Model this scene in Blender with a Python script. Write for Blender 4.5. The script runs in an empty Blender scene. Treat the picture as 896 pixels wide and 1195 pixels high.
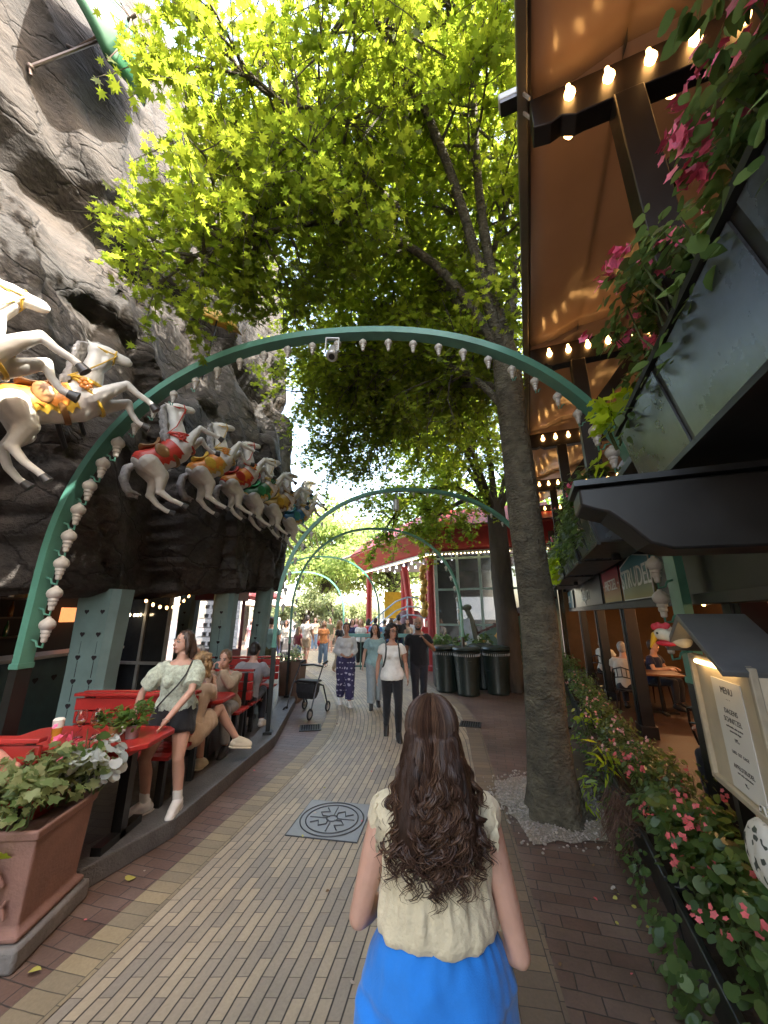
import bpy, bmesh, math, random
import numpy as np
from mathutils import Vector, Matrix, noise
R = math.radians
rnd = random.Random(7)
SC = bpy.context.scene
COL = SC.collection

# ------------------------------------------------------------------ camera
EYE = 1.92
TILT = R(15.4)
cam_d = bpy.data.cameras.new('camera')
cam_d.sensor_fit = 'VERTICAL'; cam_d.sensor_height = 36.0; cam_d.lens = 12.98
cam_d.clip_start = 0.05; cam_d.clip_end = 2000
cam = bpy.data.objects.new('camera', cam_d); COL.objects.link(cam)
cam.location = (0, 0, EYE); cam.rotation_euler = (R(90) + TILT, 0, 0)
SC.camera = cam
SC.render.resolution_x = 768; SC.render.resolution_y = 1024

# ------------------------------------------------------------------ sky, sun, exposure
SUN_TO = Vector((0.60, -0.36, 0.71)).normalized()      # direction towards the sun
elev = math.asin(SUN_TO.z); azim = math.atan2(SUN_TO.x, SUN_TO.y)
world = bpy.data.worlds.new('World'); SC.world = world; world.use_nodes = True
wn = world.node_tree.nodes; wl = world.node_tree.links
sky = wn.new('ShaderNodeTexSky'); sky.sky_type = 'NISHITA'; sky.sun_disc = False
sky.sun_elevation = elev; sky.sun_rotation = azim
sky.air_density = 1.0; sky.dust_density = 3.0; sky.ozone_density = 1.0
bg = wn['Background']; bg.inputs['Strength'].default_value = 0.15
wt = wn.new('ShaderNodeVectorMath'); wt.operation = 'MULTIPLY'; wt.inputs[1].default_value = (1.0, .87, .72)     # hazy, slightly warm city sky
wl.new(sky.outputs[0], wt.inputs[0]); wl.new(wt.outputs[0], bg.inputs['Color'])
sun_d = bpy.data.lights.new('sun', 'SUN'); sun_d.energy = 2.0; sun_d.angle = R(0.5); sun_d.color = (1.0, 0.94, 0.84)
sun = bpy.data.objects.new('sun', sun_d); COL.objects.link(sun)
sun.rotation_euler = (-SUN_TO).to_track_quat('-Z', 'Y').to_euler()
sun.location = SUN_TO * 40
vs = SC.view_settings
vs.view_transform = 'Standard'; vs.look = 'None'; vs.gamma = 1.0; vs.use_curve_mapping = False
vs.exposure = 3.85
SC.render.engine = 'CYCLES'
SC.cycles.max_bounces = 9; SC.cycles.diffuse_bounces = 5; SC.cycles.transmission_bounces = 6
SC.cycles.sample_clamp_indirect = 6.0

# ------------------------------------------------------------------ helpers
CT, ST = math.cos(TILT), math.sin(TILT)
def ray(u, v):
    x = (u - 448) / 431.0; z = -(v - 597.5) / 431.0
    return Vector((x, CT - ST * z, ST + CT * z))
def at_y(u, v, y):
    r = ray(u, v); return Vector((0, 0, EYE)) + r * (y / r.y)
def at_z(u, v, z=0.0):
    r = ray(u, v); return Vector((0, 0, EYE)) + r * ((z - EYE) / r.z)

def tag(o, label=None, cat=None, group=None, kind=None):
    if label: o['label'] = label
    if cat: o['category'] = cat
    if group: o['group'] = group
    if kind: o['kind'] = kind
    return o
def thing(name, label, cat, loc=(0, 0, 0), rz=0.0, group=None):
    o = bpy.data.objects.new(name, None); COL.objects.link(o)
    o.empty_display_size = 0.1
    o.location = loc; o.rotation_euler = (0, 0, rz)
    return tag(o, label, cat, group)
def link(name, me, parent=None, mats=None):
    if mats is not None:
        me.materials.clear()
        for m in (mats if isinstance(mats, (list, tuple)) else [mats]): me.materials.append(m)
    o = bpy.data.objects.new(name, me); COL.objects.link(o)
    if parent is not None: o.parent = parent
    return o
def copy_tree(o, parent=None):
    c = o.copy(); COL.objects.link(c); c.parent = parent
    for ch in list(o.children): copy_tree(ch, c)
    return c
def smooth(me, ang=40):
    me.polygons.foreach_set('use_smooth', np.ones(len(me.polygons), bool))
    try: me.set_sharp_from_angle(angle=R(ang))
    except Exception: pass

class MB:
    def __init__(s): s.v = []; s.f = []; s.m = []; s.mi = 0
    def add(s, vs, fs):
        o = len(s.v); s.v.extend([tuple(p) for p in vs])
        for f in fs: s.f.append([i + o for i in f]); s.m.append(s.mi)
    def box(s, c, d, rz=0.0, rot=None):
        M = rot if rot is not None else Matrix.Rotation(rz, 3, 'Z'); c = Vector(c)
        P = []
        for x in (-.5, .5):
            for y in (-.5, .5):
                for z in (-.5, .5): P.append(c + M @ Vector((x * d[0], y * d[1], z * d[2])))
        s.add(P, [(0, 1, 3, 2), (4, 6, 7, 5), (0, 4, 5, 1), (2, 3, 7, 6), (0, 2, 6, 4), (1, 5, 7, 3)])
        return s
    def bar(s, p0, p1, w, h, up=(0, 0, 1)):
        p0, p1 = Vector(p0), Vector(p1); d = p1 - p0; L = d.length; d.normalize()
        up = Vector(up)
        if abs(d.dot(up)) > .98: up = Vector((0, 1, 0))
        a = d.cross(up).normalized(); b = a.cross(d).normalized()
        s.box((p0 + p1) / 2, (w, L, h), rot=Matrix((a, d, b)).transposed()); return s
    def loft(s, rings, caps=(True, True), closed=True):
        n = len(rings[0]); o = len(s.v); fs = []
        V = [p for r in rings for p in r]
        for i in range(len(rings) - 1):
            for j in range(n if closed else n - 1):
                k = (j + 1) % n
                fs.append((i * n + j, i * n + k, (i + 1) * n + k, (i + 1) * n + j))
        if caps[0]: fs.append(tuple(reversed(range(n))))
        if caps[1]: fs.append(tuple(range((len(rings) - 1) * n, len(rings) * n)))
        s.add(V, fs); return s
    def tube(s, pts, rad, n=8, cap=True, up=None, flat=1.0):
        pts = [Vector(p) for p in pts]
        if not isinstance(rad, (list, tuple)): rad = [rad] * len(pts)
        rings = []; prev = None
        for i, p in enumerate(pts):
            d = (pts[min(i + 1, len(pts) - 1)] - pts[max(i - 1, 0)])
            if d.length < 1e-9: d = Vector((0, 0, 1))
            d.normalize()
            if prev is None:
                u = Vector(up) if up else (Vector((0, 0, 1)) if abs(d.z) < .9 else Vector((1, 0, 0)))
                a = (u - d * u.dot(d)).normalized()
            else:
                a = (prev - d * prev.dot(d)).normalized()
            prev = a; b = d.cross(a)
            rings.append([p + (a * math.cos(t) + b * math.sin(t) * flat) * rad[i] for t in [2 * math.pi * k / n for k in range(n)]])
        return s.loft(rings, (cap, cap))
    def cap(s, p0, p1, r0, r1, n=12, side=None, ry=1.0):
        """tapered capsule with round ends; ry flattens the direction across side"""
        p0, p1 = Vector(p0), Vector(p1); d = p1 - p0
        L = d.length
        if L < 1e-6: d = Vector((0, 0, 1))
        d.normalize()
        sd = Vector(side) if side else (Vector((1, 0, 0)) if abs(d.x) < .9 else Vector((0, 1, 0)))
        a = (sd - d * sd.dot(d)).normalized(); b = d.cross(a)
        rings = []
        for q in (-85, -60, -30, 0):
            rings.append((p0 + d * (r0 * math.sin(R(q))), r0 * math.cos(R(q))))
        for q in (0, 30, 60, 85):
            rings.append((p1 + d * (r1 * math.sin(R(q))), r1 * math.cos(R(q))))
        s.loft([[c + (a * math.cos(t) + b * math.sin(t) * ry) * r for t in [2 * math.pi * k / n for k in range(n)]] for c, r in rings])
        return s
    def chain(s, pts, rs, n=12, side=None, ry=1.0):
        for i in range(len(pts) - 1): s.cap(pts[i], pts[i + 1], rs[i], rs[i + 1], n, side, ry)
        return s
    def ball(s, c, r, rot=None, n=14):
        c = Vector(c); r = Vector(r) if not isinstance(r, (int, float)) else Vector((r, r, r))
        rings = []
        for i in range(1, n // 2 + 1):
            q = -math.pi / 2 + math.pi * (i - .5) / (n // 2)
            ring = []
            for k in range(n):
                t = 2 * math.pi * k / n
                p = Vector((r.x * math.cos(q) * math.cos(t), r.y * math.cos(q) * math.sin(t), r.z * math.sin(q)))
                ring.append(c + (rot @ p if rot is not None else p))
            rings.append(ring)
        s.loft(rings); return s
    def lathe(s, prof, n=16, c=(0, 0, 0), M=None):
        c = Vector(c); rings = []
        for r, z in prof:
            ring = []
            for k in range(n):
                p = Vector((max(r, 1e-4) * math.cos(2 * math.pi * k / n), max(r, 1e-4) * math.sin(2 * math.pi * k / n), z))
                ring.append(c + (M @ p if M is not None else p))
            rings.append(ring)
        return s.loft(rings)
    def prism(s, poly, h, M=None):
        """poly in local xy extruded from z=0 to z=h, placed with 4x4 M"""
        n = len(poly); M = M or Matrix.Identity(4)
        P = [M @ Vector((x, y, 0)) for x, y in poly] + [M @ Vector((x, y, h)) for x, y in poly]
        s.add(P, [tuple(reversed(range(n))), tuple(range(n, 2 * n))] + [(i, (i + 1) % n, n + (i + 1) % n, n + i) for i in range(n)])
        return s
    def mesh(s, name, ang=40, sm=True):
        me = bpy.data.meshes.new(name); me.from_pydata(s.v, [], s.f); me.update()
        me.polygons.foreach_set('material_index', np.array(s.m, dtype=np.int32))
        bm = bmesh.new(); bm.from_mesh(me); bmesh.ops.recalc_face_normals(bm, faces=bm.faces); bm.to_mesh(me); bm.free()
        if sm: smooth(me, ang)
        return me
    def build(s, name, mats, parent=None, ang=40, sm=True, bevel=0.0):
        o = link(name, s.mesh(name, ang, sm), parent, mats)
        if bevel:
            b = o.modifiers.new('bevel', 'BEVEL'); b.width = bevel; b.segments = 2; b.limit_method = 'ANGLE'; b.angle_limit = R(40)
        return o

TMP = bpy.data.scenes.new('scratch')
def remesh(mb, voxel, it=4, wr=0.0, wf=(20, 20, 8), seed=0.0, name='m'):
    """one continuous surface out of overlapping shapes"""
    me = mb.mesh(name, sm=False)
    o = bpy.data.objects.new('tmp', me); TMP.collection.objects.link(o)
    m = o.modifiers.new('r', 'REMESH'); m.mode = 'VOXEL'; m.voxel_size = voxel; m.adaptivity = 0
    if it:
        k = o.modifiers.new('s', 'SMOOTH'); k.iterations = it; k.factor = .5
    vl = TMP.view_layers[0]; vl.update(); dg = vl.depsgraph
    out = bpy.data.meshes.new_from_object(o.evaluated_get(dg))
    bpy.data.objects.remove(o); bpy.data.meshes.remove(me)
    out.name = name
    if wr:
        for v in out.vertices:
            p = v.co
            q = Vector((p.x * wf[0] + seed, p.y * wf[1], p.z * wf[2]))
            d = noise.noise(q) + .5 * noise.noise(q * 2.1)
            v.co = p + v.normal * d * wr
    out.polygons.foreach_set('use_smooth', np.ones(len(out.polygons), bool))
    return out

# ------------------------------------------------------------------ materials
def nt(name):
    m = bpy.data.materials.new(name); m.use_nodes = True
    return m, m.node_tree.nodes, m.node_tree.links, m.node_tree.nodes['Principled BSDF']
_mc = {}
def M(name, col, rough=.6, metal=0.0, var=.18, scale=6.0, bump=0.0, bscale=40.0, emit=None, es=0.0, trans=0.0, alpha=1.0, spec=.5, dirt=0.0, sheen=0.0, stretch=(1, 1, 1)):
    if name in _mc: return _mc[name]
    m, N, L, P = nt(name)
    P.inputs['Roughness'].default_value = rough; P.inputs['Metallic'].default_value = metal
    P.inputs['Specular IOR Level'].default_value = spec
    if sheen: P.inputs['Sheen Weight'].default_value = sheen
    tc = N.new('ShaderNodeTexCoord'); mp = N.new('ShaderNodeMapping'); mp.inputs['Scale'].default_value = stretch
    L.new(tc.outputs['Object'], mp.inputs['Vector'])
    nz = N.new('ShaderNodeTexNoise'); nz.inputs['Scale'].default_value = scale; nz.inputs['Detail'].default_value = 6; nz.inputs['Roughness'].default_value = .65
    L.new(mp.outputs[0], nz.inputs['Vector'])
    cr = N.new('ShaderNodeValToRGB'); cr.color_ramp.elements[0].position = .3; cr.color_ramp.elements[1].position = .7
    cr.color_ramp.elements[0].color = (*[c * (1 - var) for c in col], 1); cr.color_ramp.elements[1].color = (*[min(1, c * (1 + var)) for c in col], 1)
    L.new(nz.outputs['Fac'], cr.inputs['Fac'])
    out = cr.outputs['Color']
    if dirt:
        n3 = N.new('ShaderNodeTexNoise'); n3.inputs['Scale'].default_value = scale * .6; n3.inputs['Detail'].default_value = 8; L.new(mp.outputs[0], n3.inputs['Vector'])
        r3 = N.new('ShaderNodeValToRGB'); r3.color_ramp.elements[0].position = .5; r3.color_ramp.elements[1].position = .72
        L.new(n3.outputs['Fac'], r3.inputs['Fac'])
        mx = N.new('ShaderNodeMix'); mx.data_type = 'RGBA'; mx.inputs[7].default_value = (*[c * .35 + .01 for c in col], 1)
        mu = N.new('ShaderNodeMath'); mu.operation = 'MULTIPLY'; mu.inputs[1].default_value = dirt; L.new(r3.outputs['Color'], mu.inputs[0])
        L.new(mu.outputs[0], mx.inputs[0]); L.new(out, mx.inputs[6]); out = mx.outputs[2]
    L.new(out, P.inputs['Base Color'])
    rr = N.new('ShaderNodeMapRange'); rr.inputs[3].default_value = max(.02, rough - .12); rr.inputs[4].default_value = min(1, rough + .12)
    L.new(nz.outputs['Fac'], rr.inputs[0]); L.new(rr.outputs[0], P.inputs['Roughness'])
    if bump:
        n2 = N.new('ShaderNodeTexNoise'); n2.inputs['Scale'].default_value = bscale; n2.inputs['Detail'].default_value = 5; L.new(mp.outputs[0], n2.inputs['Vector'])
        b = N.new('ShaderNodeBump'); b.inputs['Strength'].default_value = bump; b.inputs['Distance'].default_value = .02
        L.new(n2.outputs['Fac'], b.inputs['Height']); L.new(b.outputs[0], P.inputs['Normal'])
    if emit:
        P.inputs['Emission Color'].default_value = (*emit, 1); P.inputs['Emission Strength'].default_value = es
    if trans: P.inputs['Transmission Weight'].default_value = trans
    if alpha < 1: P.inputs['Alpha'].default_value = alpha
    _mc[name] = m; return m

def leaf_mat(name, c0, c1, tr=.5, rough=.45):
    """leaves: two greens chosen per leaf, light passes through"""
    if name in _mc: return _mc[name]
    m, N, L, P = nt(name)
    g = N.new('ShaderNodeNewGeometry'); cr = N.new('ShaderNodeValToRGB')
    cr.color_ramp.elements[0].color = (*c0, 1); cr.color_ramp.elements[1].color = (*c1, 1)
    L.new(g.outputs['Random Per Island'], cr.inputs['Fac']); L.new(cr.outputs['Color'], P.inputs['Base Color'])
    P.inputs['Roughness'].default_value = rough; P.inputs['Specular IOR Level'].default_value = .35
    t = N.new('ShaderNodeBsdfTranslucent')
    hs = N.new('ShaderNodeHueSaturation'); hs.inputs['Hue'].default_value = .485; hs.inputs['Saturation'].default_value = 1.05; hs.inputs['Value'].default_value = 3.7
    L.new(cr.outputs['Color'], hs.inputs['Color']); L.new(hs.outputs[0], t.inputs['Color'])
    mx = N.new('ShaderNodeMixShader'); mx.inputs[0].default_value = tr
    L.new(P.outputs[0], mx.inputs[1]); L.new(t.outputs[0], mx.inputs[2]); L.new(mx.outputs[0], N['Material Output'].inputs['Surface'])
    _mc[name] = m; return m

# leaf outlines, one unit long
def mirror(h): return h + [(-x, y) for x, y in reversed(h[1:-1])]
MAPLE = mirror([(0, 0), (.10, .10), (.40, -.04), (.20, .22), (.62, .36), (.24, .42), (.36, .70), (.11, .60), (0, 1.02)])
OVATE = mirror([(0, 0), (.24, .16), (.33, .42), (.22, .74), (0, 1)])
ROUND = mirror([(0, 0), (.30, -.06), (.52, .22), (.50, .58), (.28, .86), (0, .92)])
IVY = mirror([(0, 0), (.26, -.08), (.52, .16), (.30, .34), (.42, .60), (.16, .66), (0, 1)])
LANCE = mirror([(0, 0), (.10, .2), (.13, .5), (.07, .8), (0, 1)])
PETAL = [(math.cos(t) * (.5 + .13 * math.cos(5 * t)), math.sin(t) * (.5 + .13 * math.cos(5 * t))) for t in [2 * math.pi * k / 15 for k in range(15)]]

def leaves(pos, nrm, tip, size, shape, fold=.18, droop=.12):
    """numpy: returns mesh of N flat-ish leaves"""
    pos = np.asarray(pos, float); nrm = np.asarray(nrm, float); tip = np.asarray(tip, float); size = np.asarray(size, float)
    nrm /= np.linalg.norm(nrm, axis=1, keepdims=True) + 1e-9
    t = tip - nrm * (tip * nrm).sum(1, keepdims=True); t /= np.linalg.norm(t, axis=1, keepdims=True) + 1e-9
    b = np.cross(nrm, t)
    S = np.array(shape); K = len(S)
    pz = fold * np.abs(S[:, 0]) - droop * S[:, 1] ** 2
    V = pos[:, None, :] + size[:, None, None] * (S[None, :, 0, None] * b[:, None, :] + S[None, :, 1, None] * t[:, None, :] + pz[None, :, None] * nrm[:, None, :])
    N = len(pos); me = bpy.data.meshes.new('leaves')
    me.vertices.add(N * K); me.vertices.foreach_set('co', V.reshape(-1))
    me.loops.add(N * K); me.loops.foreach_set('vertex_index', np.arange(N * K, dtype=np.int32))
    me.polygons.add(N); me.polygons.foreach_set('loop_start', np.arange(0, N * K, K, dtype=np.int32))
    me.update(calc_edges=True)
    return me
NR = np.random.default_rng(11)
def rdir(n):
    v = NR.normal(size=(n, 3)); return v / np.linalg.norm(v, axis=1, keepdims=True)

def fbm(x, y, z, oc=4):
    s = 0; a = 1
    for _ in range(oc):
        s += a * noise.noise(Vector((x, y, z))); x *= 2.03; y *= 2.03; z *= 2.03; a *= .5
    return s
def lerp_table(tab, t):
    for (a, *va), (b, *vb) in zip(tab, tab[1:]):
        if t <= b:
            k = max(0, (t - a) / (b - a)); return [x + (y - x) * k for x, y in zip(va, vb)]
    return list(tab[-1][1:])
# ================================================================== SETTING
def brick_mat(name, c1, c2, mortar, bw, bh, ms, uv=False, rz=0.0, rough=.7, bump=.5, stain=.5, offset=.5, courses=False):
    m, N, L, P = nt(name)
    tc = N.new('ShaderNodeTexCoord'); mp = N.new('ShaderNodeMapping'); mp.inputs['Rotation'].default_value = (0, 0, rz)
    L.new(tc.outputs['UV' if uv else 'Object'], mp.inputs['Vector'])
    # wobble so the courses are not ruler straight
    wz = N.new('ShaderNodeTexNoise'); wz.inputs['Scale'].default_value = 3.0; L.new(mp.outputs[0], wz.inputs['Vector'])
    sb = N.new('ShaderNodeVectorMath'); sb.operation = 'SUBTRACT'; sb.inputs[1].default_value = (.5, .5, .5); L.new(wz.outputs['Color'], sb.inputs[0])
    sc = N.new('ShaderNodeVectorMath'); sc.operation = 'SCALE'; sc.inputs['Scale'].default_value = .018; L.new(sb.outputs[0], sc.inputs[0])
    ad = N.new('ShaderNodeVectorMath'); ad.operation = 'ADD'; L.new(mp.outputs[0], ad.inputs[0]); L.new(sc.outputs[0], ad.inputs[1])
    bt = N.new('ShaderNodeTexBrick'); bt.offset = offset
    bt.inputs['Scale'].default_value = 1; bt.inputs['Brick Width'].default_value = bw; bt.inputs['Row Height'].default_value = bh
    bt.inputs['Mortar Size'].default_value = ms; bt.inputs['Mortar Smooth'].default_value = .25; bt.inputs['Bias'].default_value = -.1
    bt.inputs['Color1'].default_value = (*c1, 1); bt.inputs['Color2'].default_value = (*c2, 1); bt.inputs['Mortar'].default_value = (*mortar, 1)
    L.new(ad.outputs[0], bt.inputs['Vector'])
    n1 = N.new('ShaderNodeTexNoise'); n1.inputs['Scale'].default_value = 1.3; n1.inputs['Detail'].default_value = 9; n1.inputs['Roughness'].default_value = .7; L.new(mp.outputs[0], n1.inputs['Vector'])
    r1 = N.new('ShaderNodeMapRange'); r1.inputs[1].default_value = .3; r1.inputs[2].default_value = .75; r1.inputs[3].default_value = 1 - stain; r1.inputs[4].default_value = 1.12; L.new(n1.outputs['Fac'], r1.inputs[0])
    n2 = N.new('ShaderNodeTexNoise'); n2.inputs['Scale'].default_value = 55; n2.inputs['Detail'].default_value = 4; L.new(mp.outputs[0], n2.inputs['Vector'])
    r2 = N.new('ShaderNodeMapRange'); r2.inputs[3].default_value = .8; r2.inputs[4].default_value = 1.2; L.new(n2.outputs['Fac'], r2.inputs[0])
    mu = N.new('ShaderNodeMath'); mu.operation = 'MULTIPLY'; L.new(r1.outputs[0], mu.inputs[0]); L.new(r2.outputs[0], mu.inputs[1])
    vm = N.new('ShaderNodeVectorMath'); vm.operation = 'SCALE'; L.new(bt.outputs['Color'], vm.inputs[0]); L.new(mu.outputs[0], vm.inputs['Scale'])
    colr = vm.outputs[0]
    if courses:      # wide dark joints run along the courses
        sx = N.new('ShaderNodeSeparateXYZ'); L.new(ad.outputs[0], sx.inputs[0])
        dv = N.new('ShaderNodeMath'); dv.operation = 'DIVIDE'; dv.inputs[1].default_value = bh; L.new(sx.outputs['Y'], dv.inputs[0])
        fr = N.new('ShaderNodeMath'); fr.operation = 'PINGPONG'; fr.inputs[1].default_value = .5; L.new(dv.outputs[0], fr.inputs[0])
        st = N.new('ShaderNodeMapRange'); st.inputs[1].default_value = .04; st.inputs[2].default_value = .085; L.new(fr.outputs[0], st.inputs[0])
        mj = N.new('ShaderNodeMix'); mj.data_type = 'RGBA'; mj.inputs[6].default_value = (.028, .023, .018, 1); L.new(st.outputs[0], mj.inputs[0]); L.new(colr, mj.inputs[7]); colr = mj.outputs[2]
    L.new(colr, P.inputs['Base Color'])
    rr = N.new('ShaderNodeMapRange'); rr.inputs[3].default_value = rough - .22; rr.inputs[4].default_value = rough + .15; L.new(n1.outputs['Fac'], rr.inputs[0]); L.new(rr.outputs[0], P.inputs['Roughness'])
    hm = N.new('ShaderNodeMath'); hm.operation = 'MULTIPLY_ADD'; hm.inputs[1].default_value = -1; L.new(bt.outputs['Fac'], hm.inputs[0])
    h2 = N.new('ShaderNodeMath'); h2.operation = 'MULTIPLY'; h2.inputs[1].default_value = .25; L.new(n2.outputs['Fac'], h2.inputs[0]); L.new(h2.outputs[0], hm.inputs[2])
    b = N.new('ShaderNodeBump'); b.inputs['Strength'].default_value = bump; b.inputs['Distance'].default_value = .012
    L.new(hm.outputs[0], b.inputs['Height']); L.new(b.outputs[0], P.inputs['Normal'])
    return m

MG = brick_mat('red_paving', (.155, .090, .066), (.20, .134, .104), (.06, .046, .038), .22, .105, .0045, rz=R(15), rough=.56, stain=.55)
MP = brick_mat('clinker_paving', (.40, .325, .22), (.25, .215, .17), (.14, .115, .085), .23, .072, .003, uv=True, rough=.6, stain=.25, bump=.6, courses=True)
MY = brick_mat('yellow_paving', (.32, .25, .145), (.215, .175, .115), (.11, .09, .06), .105, .21, .0035, uv=True, rough=.65, stain=.3)
MYR = brick_mat('brown_paving', (.22, .16, .10), (.15, .11, .08), (.07, .055, .04), .105, .21, .0035, uv=True, rough=.65, stain=.35)
MK = M('kerb_stone', (.10, .098, .095), .55, var=.35, scale=5, bump=.4, bscale=60, dirt=.4)
MGR = M('gravel', (.30, .265, .215), .9, var=.5, scale=55, bump=.9, bscale=90)

def sheet(name, pts, z, mat, kind='structure'):
    me = bpy.data.meshes.new(name); me.from_pydata([(x, y, z) for x, y in pts], [], [tuple(range(len(pts)))]); me.update()
    o = link(name, me, None, mat); o['kind'] = kind; return o
sheet('ground', [(-60, -30), (70, -30), (70, 140), (-60, 140)], 0, MG)

def spline(pts, n):
    """Catmull-Rom through 2d points"""
    P = [np.array(p, float) for p in pts]; P = [2 * P[0] - P[1]] + P + [2 * P[-1] - P[-2]]
    out = []
    for i in range(1, len(P) - 2):
        for k in range(n):
            t = k / n
            out.append(.5 * ((2 * P[i]) + (-P[i - 1] + P[i + 1]) * t + (2 * P[i - 1] - 5 * P[i] + 4 * P[i + 1] - P[i + 2]) * t * t + (-P[i - 1] + 3 * P[i] - 3 * P[i + 1] + P[i + 2]) * t ** 3))
    out.append(P[-2]); return out
LEFT = spline([(-2.6, -1.2), (-2.0, 1.0), (-1.66, 2.35), (-1.02, 5.6), (-.86, 7.2), (-1.05, 9.0), (-2.0, 12.3), (-4.0, 16.5), (-7, 21)], 10)
RIGHT = spline([(.05, -1.2), (.45, 1.0), (.66, 2.35), (1.18, 5.6), (1.42, 7.2), (1.50, 9.0), (1.0, 12.3), (-.6, 16.5), (-3.4, 21)], 10)
def strip(name, A, B, z, mat, along='y'):
    me = bpy.data.meshes.new(name); n = len(A); NS = 24
    V = []; uv = []; d = 0
    for i in range(n):
        if i: d += np.linalg.norm((A[i] + B[i]) / 2 - (A[i - 1] + B[i - 1]) / 2)
        w = np.linalg.norm(B[i] - A[i])
        for k in range(NS + 1):
            p = A[i] + (B[i] - A[i]) * k / NS
            V.append((p[0], p[1], z)); uv.append((d, w * k / NS))
    F = [(i * (NS + 1) + k, i * (NS + 1) + k + 1, (i + 1) * (NS + 1) + k + 1, (i + 1) * (NS + 1) + k) for i in range(n - 1) for k in range(NS)]
    me.from_pydata(V, [], F); me.update()
    ul = me.uv_layers.new(name='uv')
    for l in me.loops: ul.data[l.index].uv = uv[l.vertex_index]
    o = link(name, me, None, mat); o['kind'] = 'structure'; return o
def off(C, d):
    out = []
    for i in range(len(C)):
        t = C[min(i + 1, len(C) - 1)] - C[max(i - 1, 0)]; t = t / np.linalg.norm(t); out.append(C[i] + np.array((t[1], -t[0])) * d)
    return out
strip('path', LEFT, RIGHT, .004, MP)
strip('path_border', off(LEFT, -.24), off(LEFT, -.002), .005, MY)
strip('path_border.001', off(RIGHT, .002), off(RIGHT, .24), .005, MYR)

# gravel patch round the tree
gp = []
for k in range(120):
    t = 2 * math.pi * k / 120; c, s_ = math.cos(t), math.sin(t)
    r = 1 / max(abs(c) / .60, abs(s_) / .80) * .52 + .24
    r *= 1 + .05 * math.sin(5 * t) + .035 * math.sin(11 * t + 1) + .02 * math.sin(17 * t)
    gp.append((1.74 + r * c * .93, 4.5 + r * s_ * 1.02))
g = sheet('gravel', gp, .009, MGR, 'stuff'); g['label'] = 'pale gravel round the foot of the tree trunk'
mb = MB()
for i in range(1500):
    t = rnd.uniform(0, 2 * math.pi); q = math.sqrt(rnd.random()) * (1 if i < 1000 else 1.22)
    j = int(t / (2 * math.pi) * 120) % 120
    x = 1.74 + (gp[j][0] - 1.74) * q; y = 4.5 + (gp[j][1] - 4.5) * q
    s_ = rnd.uniform(.006, .016)
    mb.ball((x, y, .009 + s_ * .3), (s_ * rnd.uniform(.8, 1.4), s_, s_ * .7), Matrix.Rotation(rnd.uniform(0, 3), 3, 'Z'), 6)
o = mb.build('gravel_stones', M('pebble', (.33, .29, .25), .85, var=.5, scale=30), None); tag(o, 'loose pale pebbles in the tree pit', 'gravel', kind='stuff')

# terrace on the left with a stone kerb
KERB = [(-9, 2.45), (-4, 2.45), (-2.86, 2.5), (-2.76, 3.1), (-2.17, 3.22), (-1.87, 3.94), (-1.64, 6.25), (-1.9, 8.7), (-2.75, 11.6), (-4.6, 15.5)]
mb = MB()
inner = off([np.array(p, float) for p in KERB], -.32)
mb.prism([(p[0], p[1]) for p in inner] + [(-9, 15.5)], .147)
o = mb.build('terrace', brick_mat('terrace_paving', (.085, .072, .064), (.12, .10, .088), (.035, .03, .027), .22, .11, .004, rz=R(8), rough=.5), None, sm=False); o['kind'] = 'structure'
mb = MB()
mb.prism(KERB + [(p[0] + .002, p[1]) for p in reversed(inner)], .152)
o = mb.build('kerb', MK, None, sm=False, bevel=.012); o['kind'] = 'structure'

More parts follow.
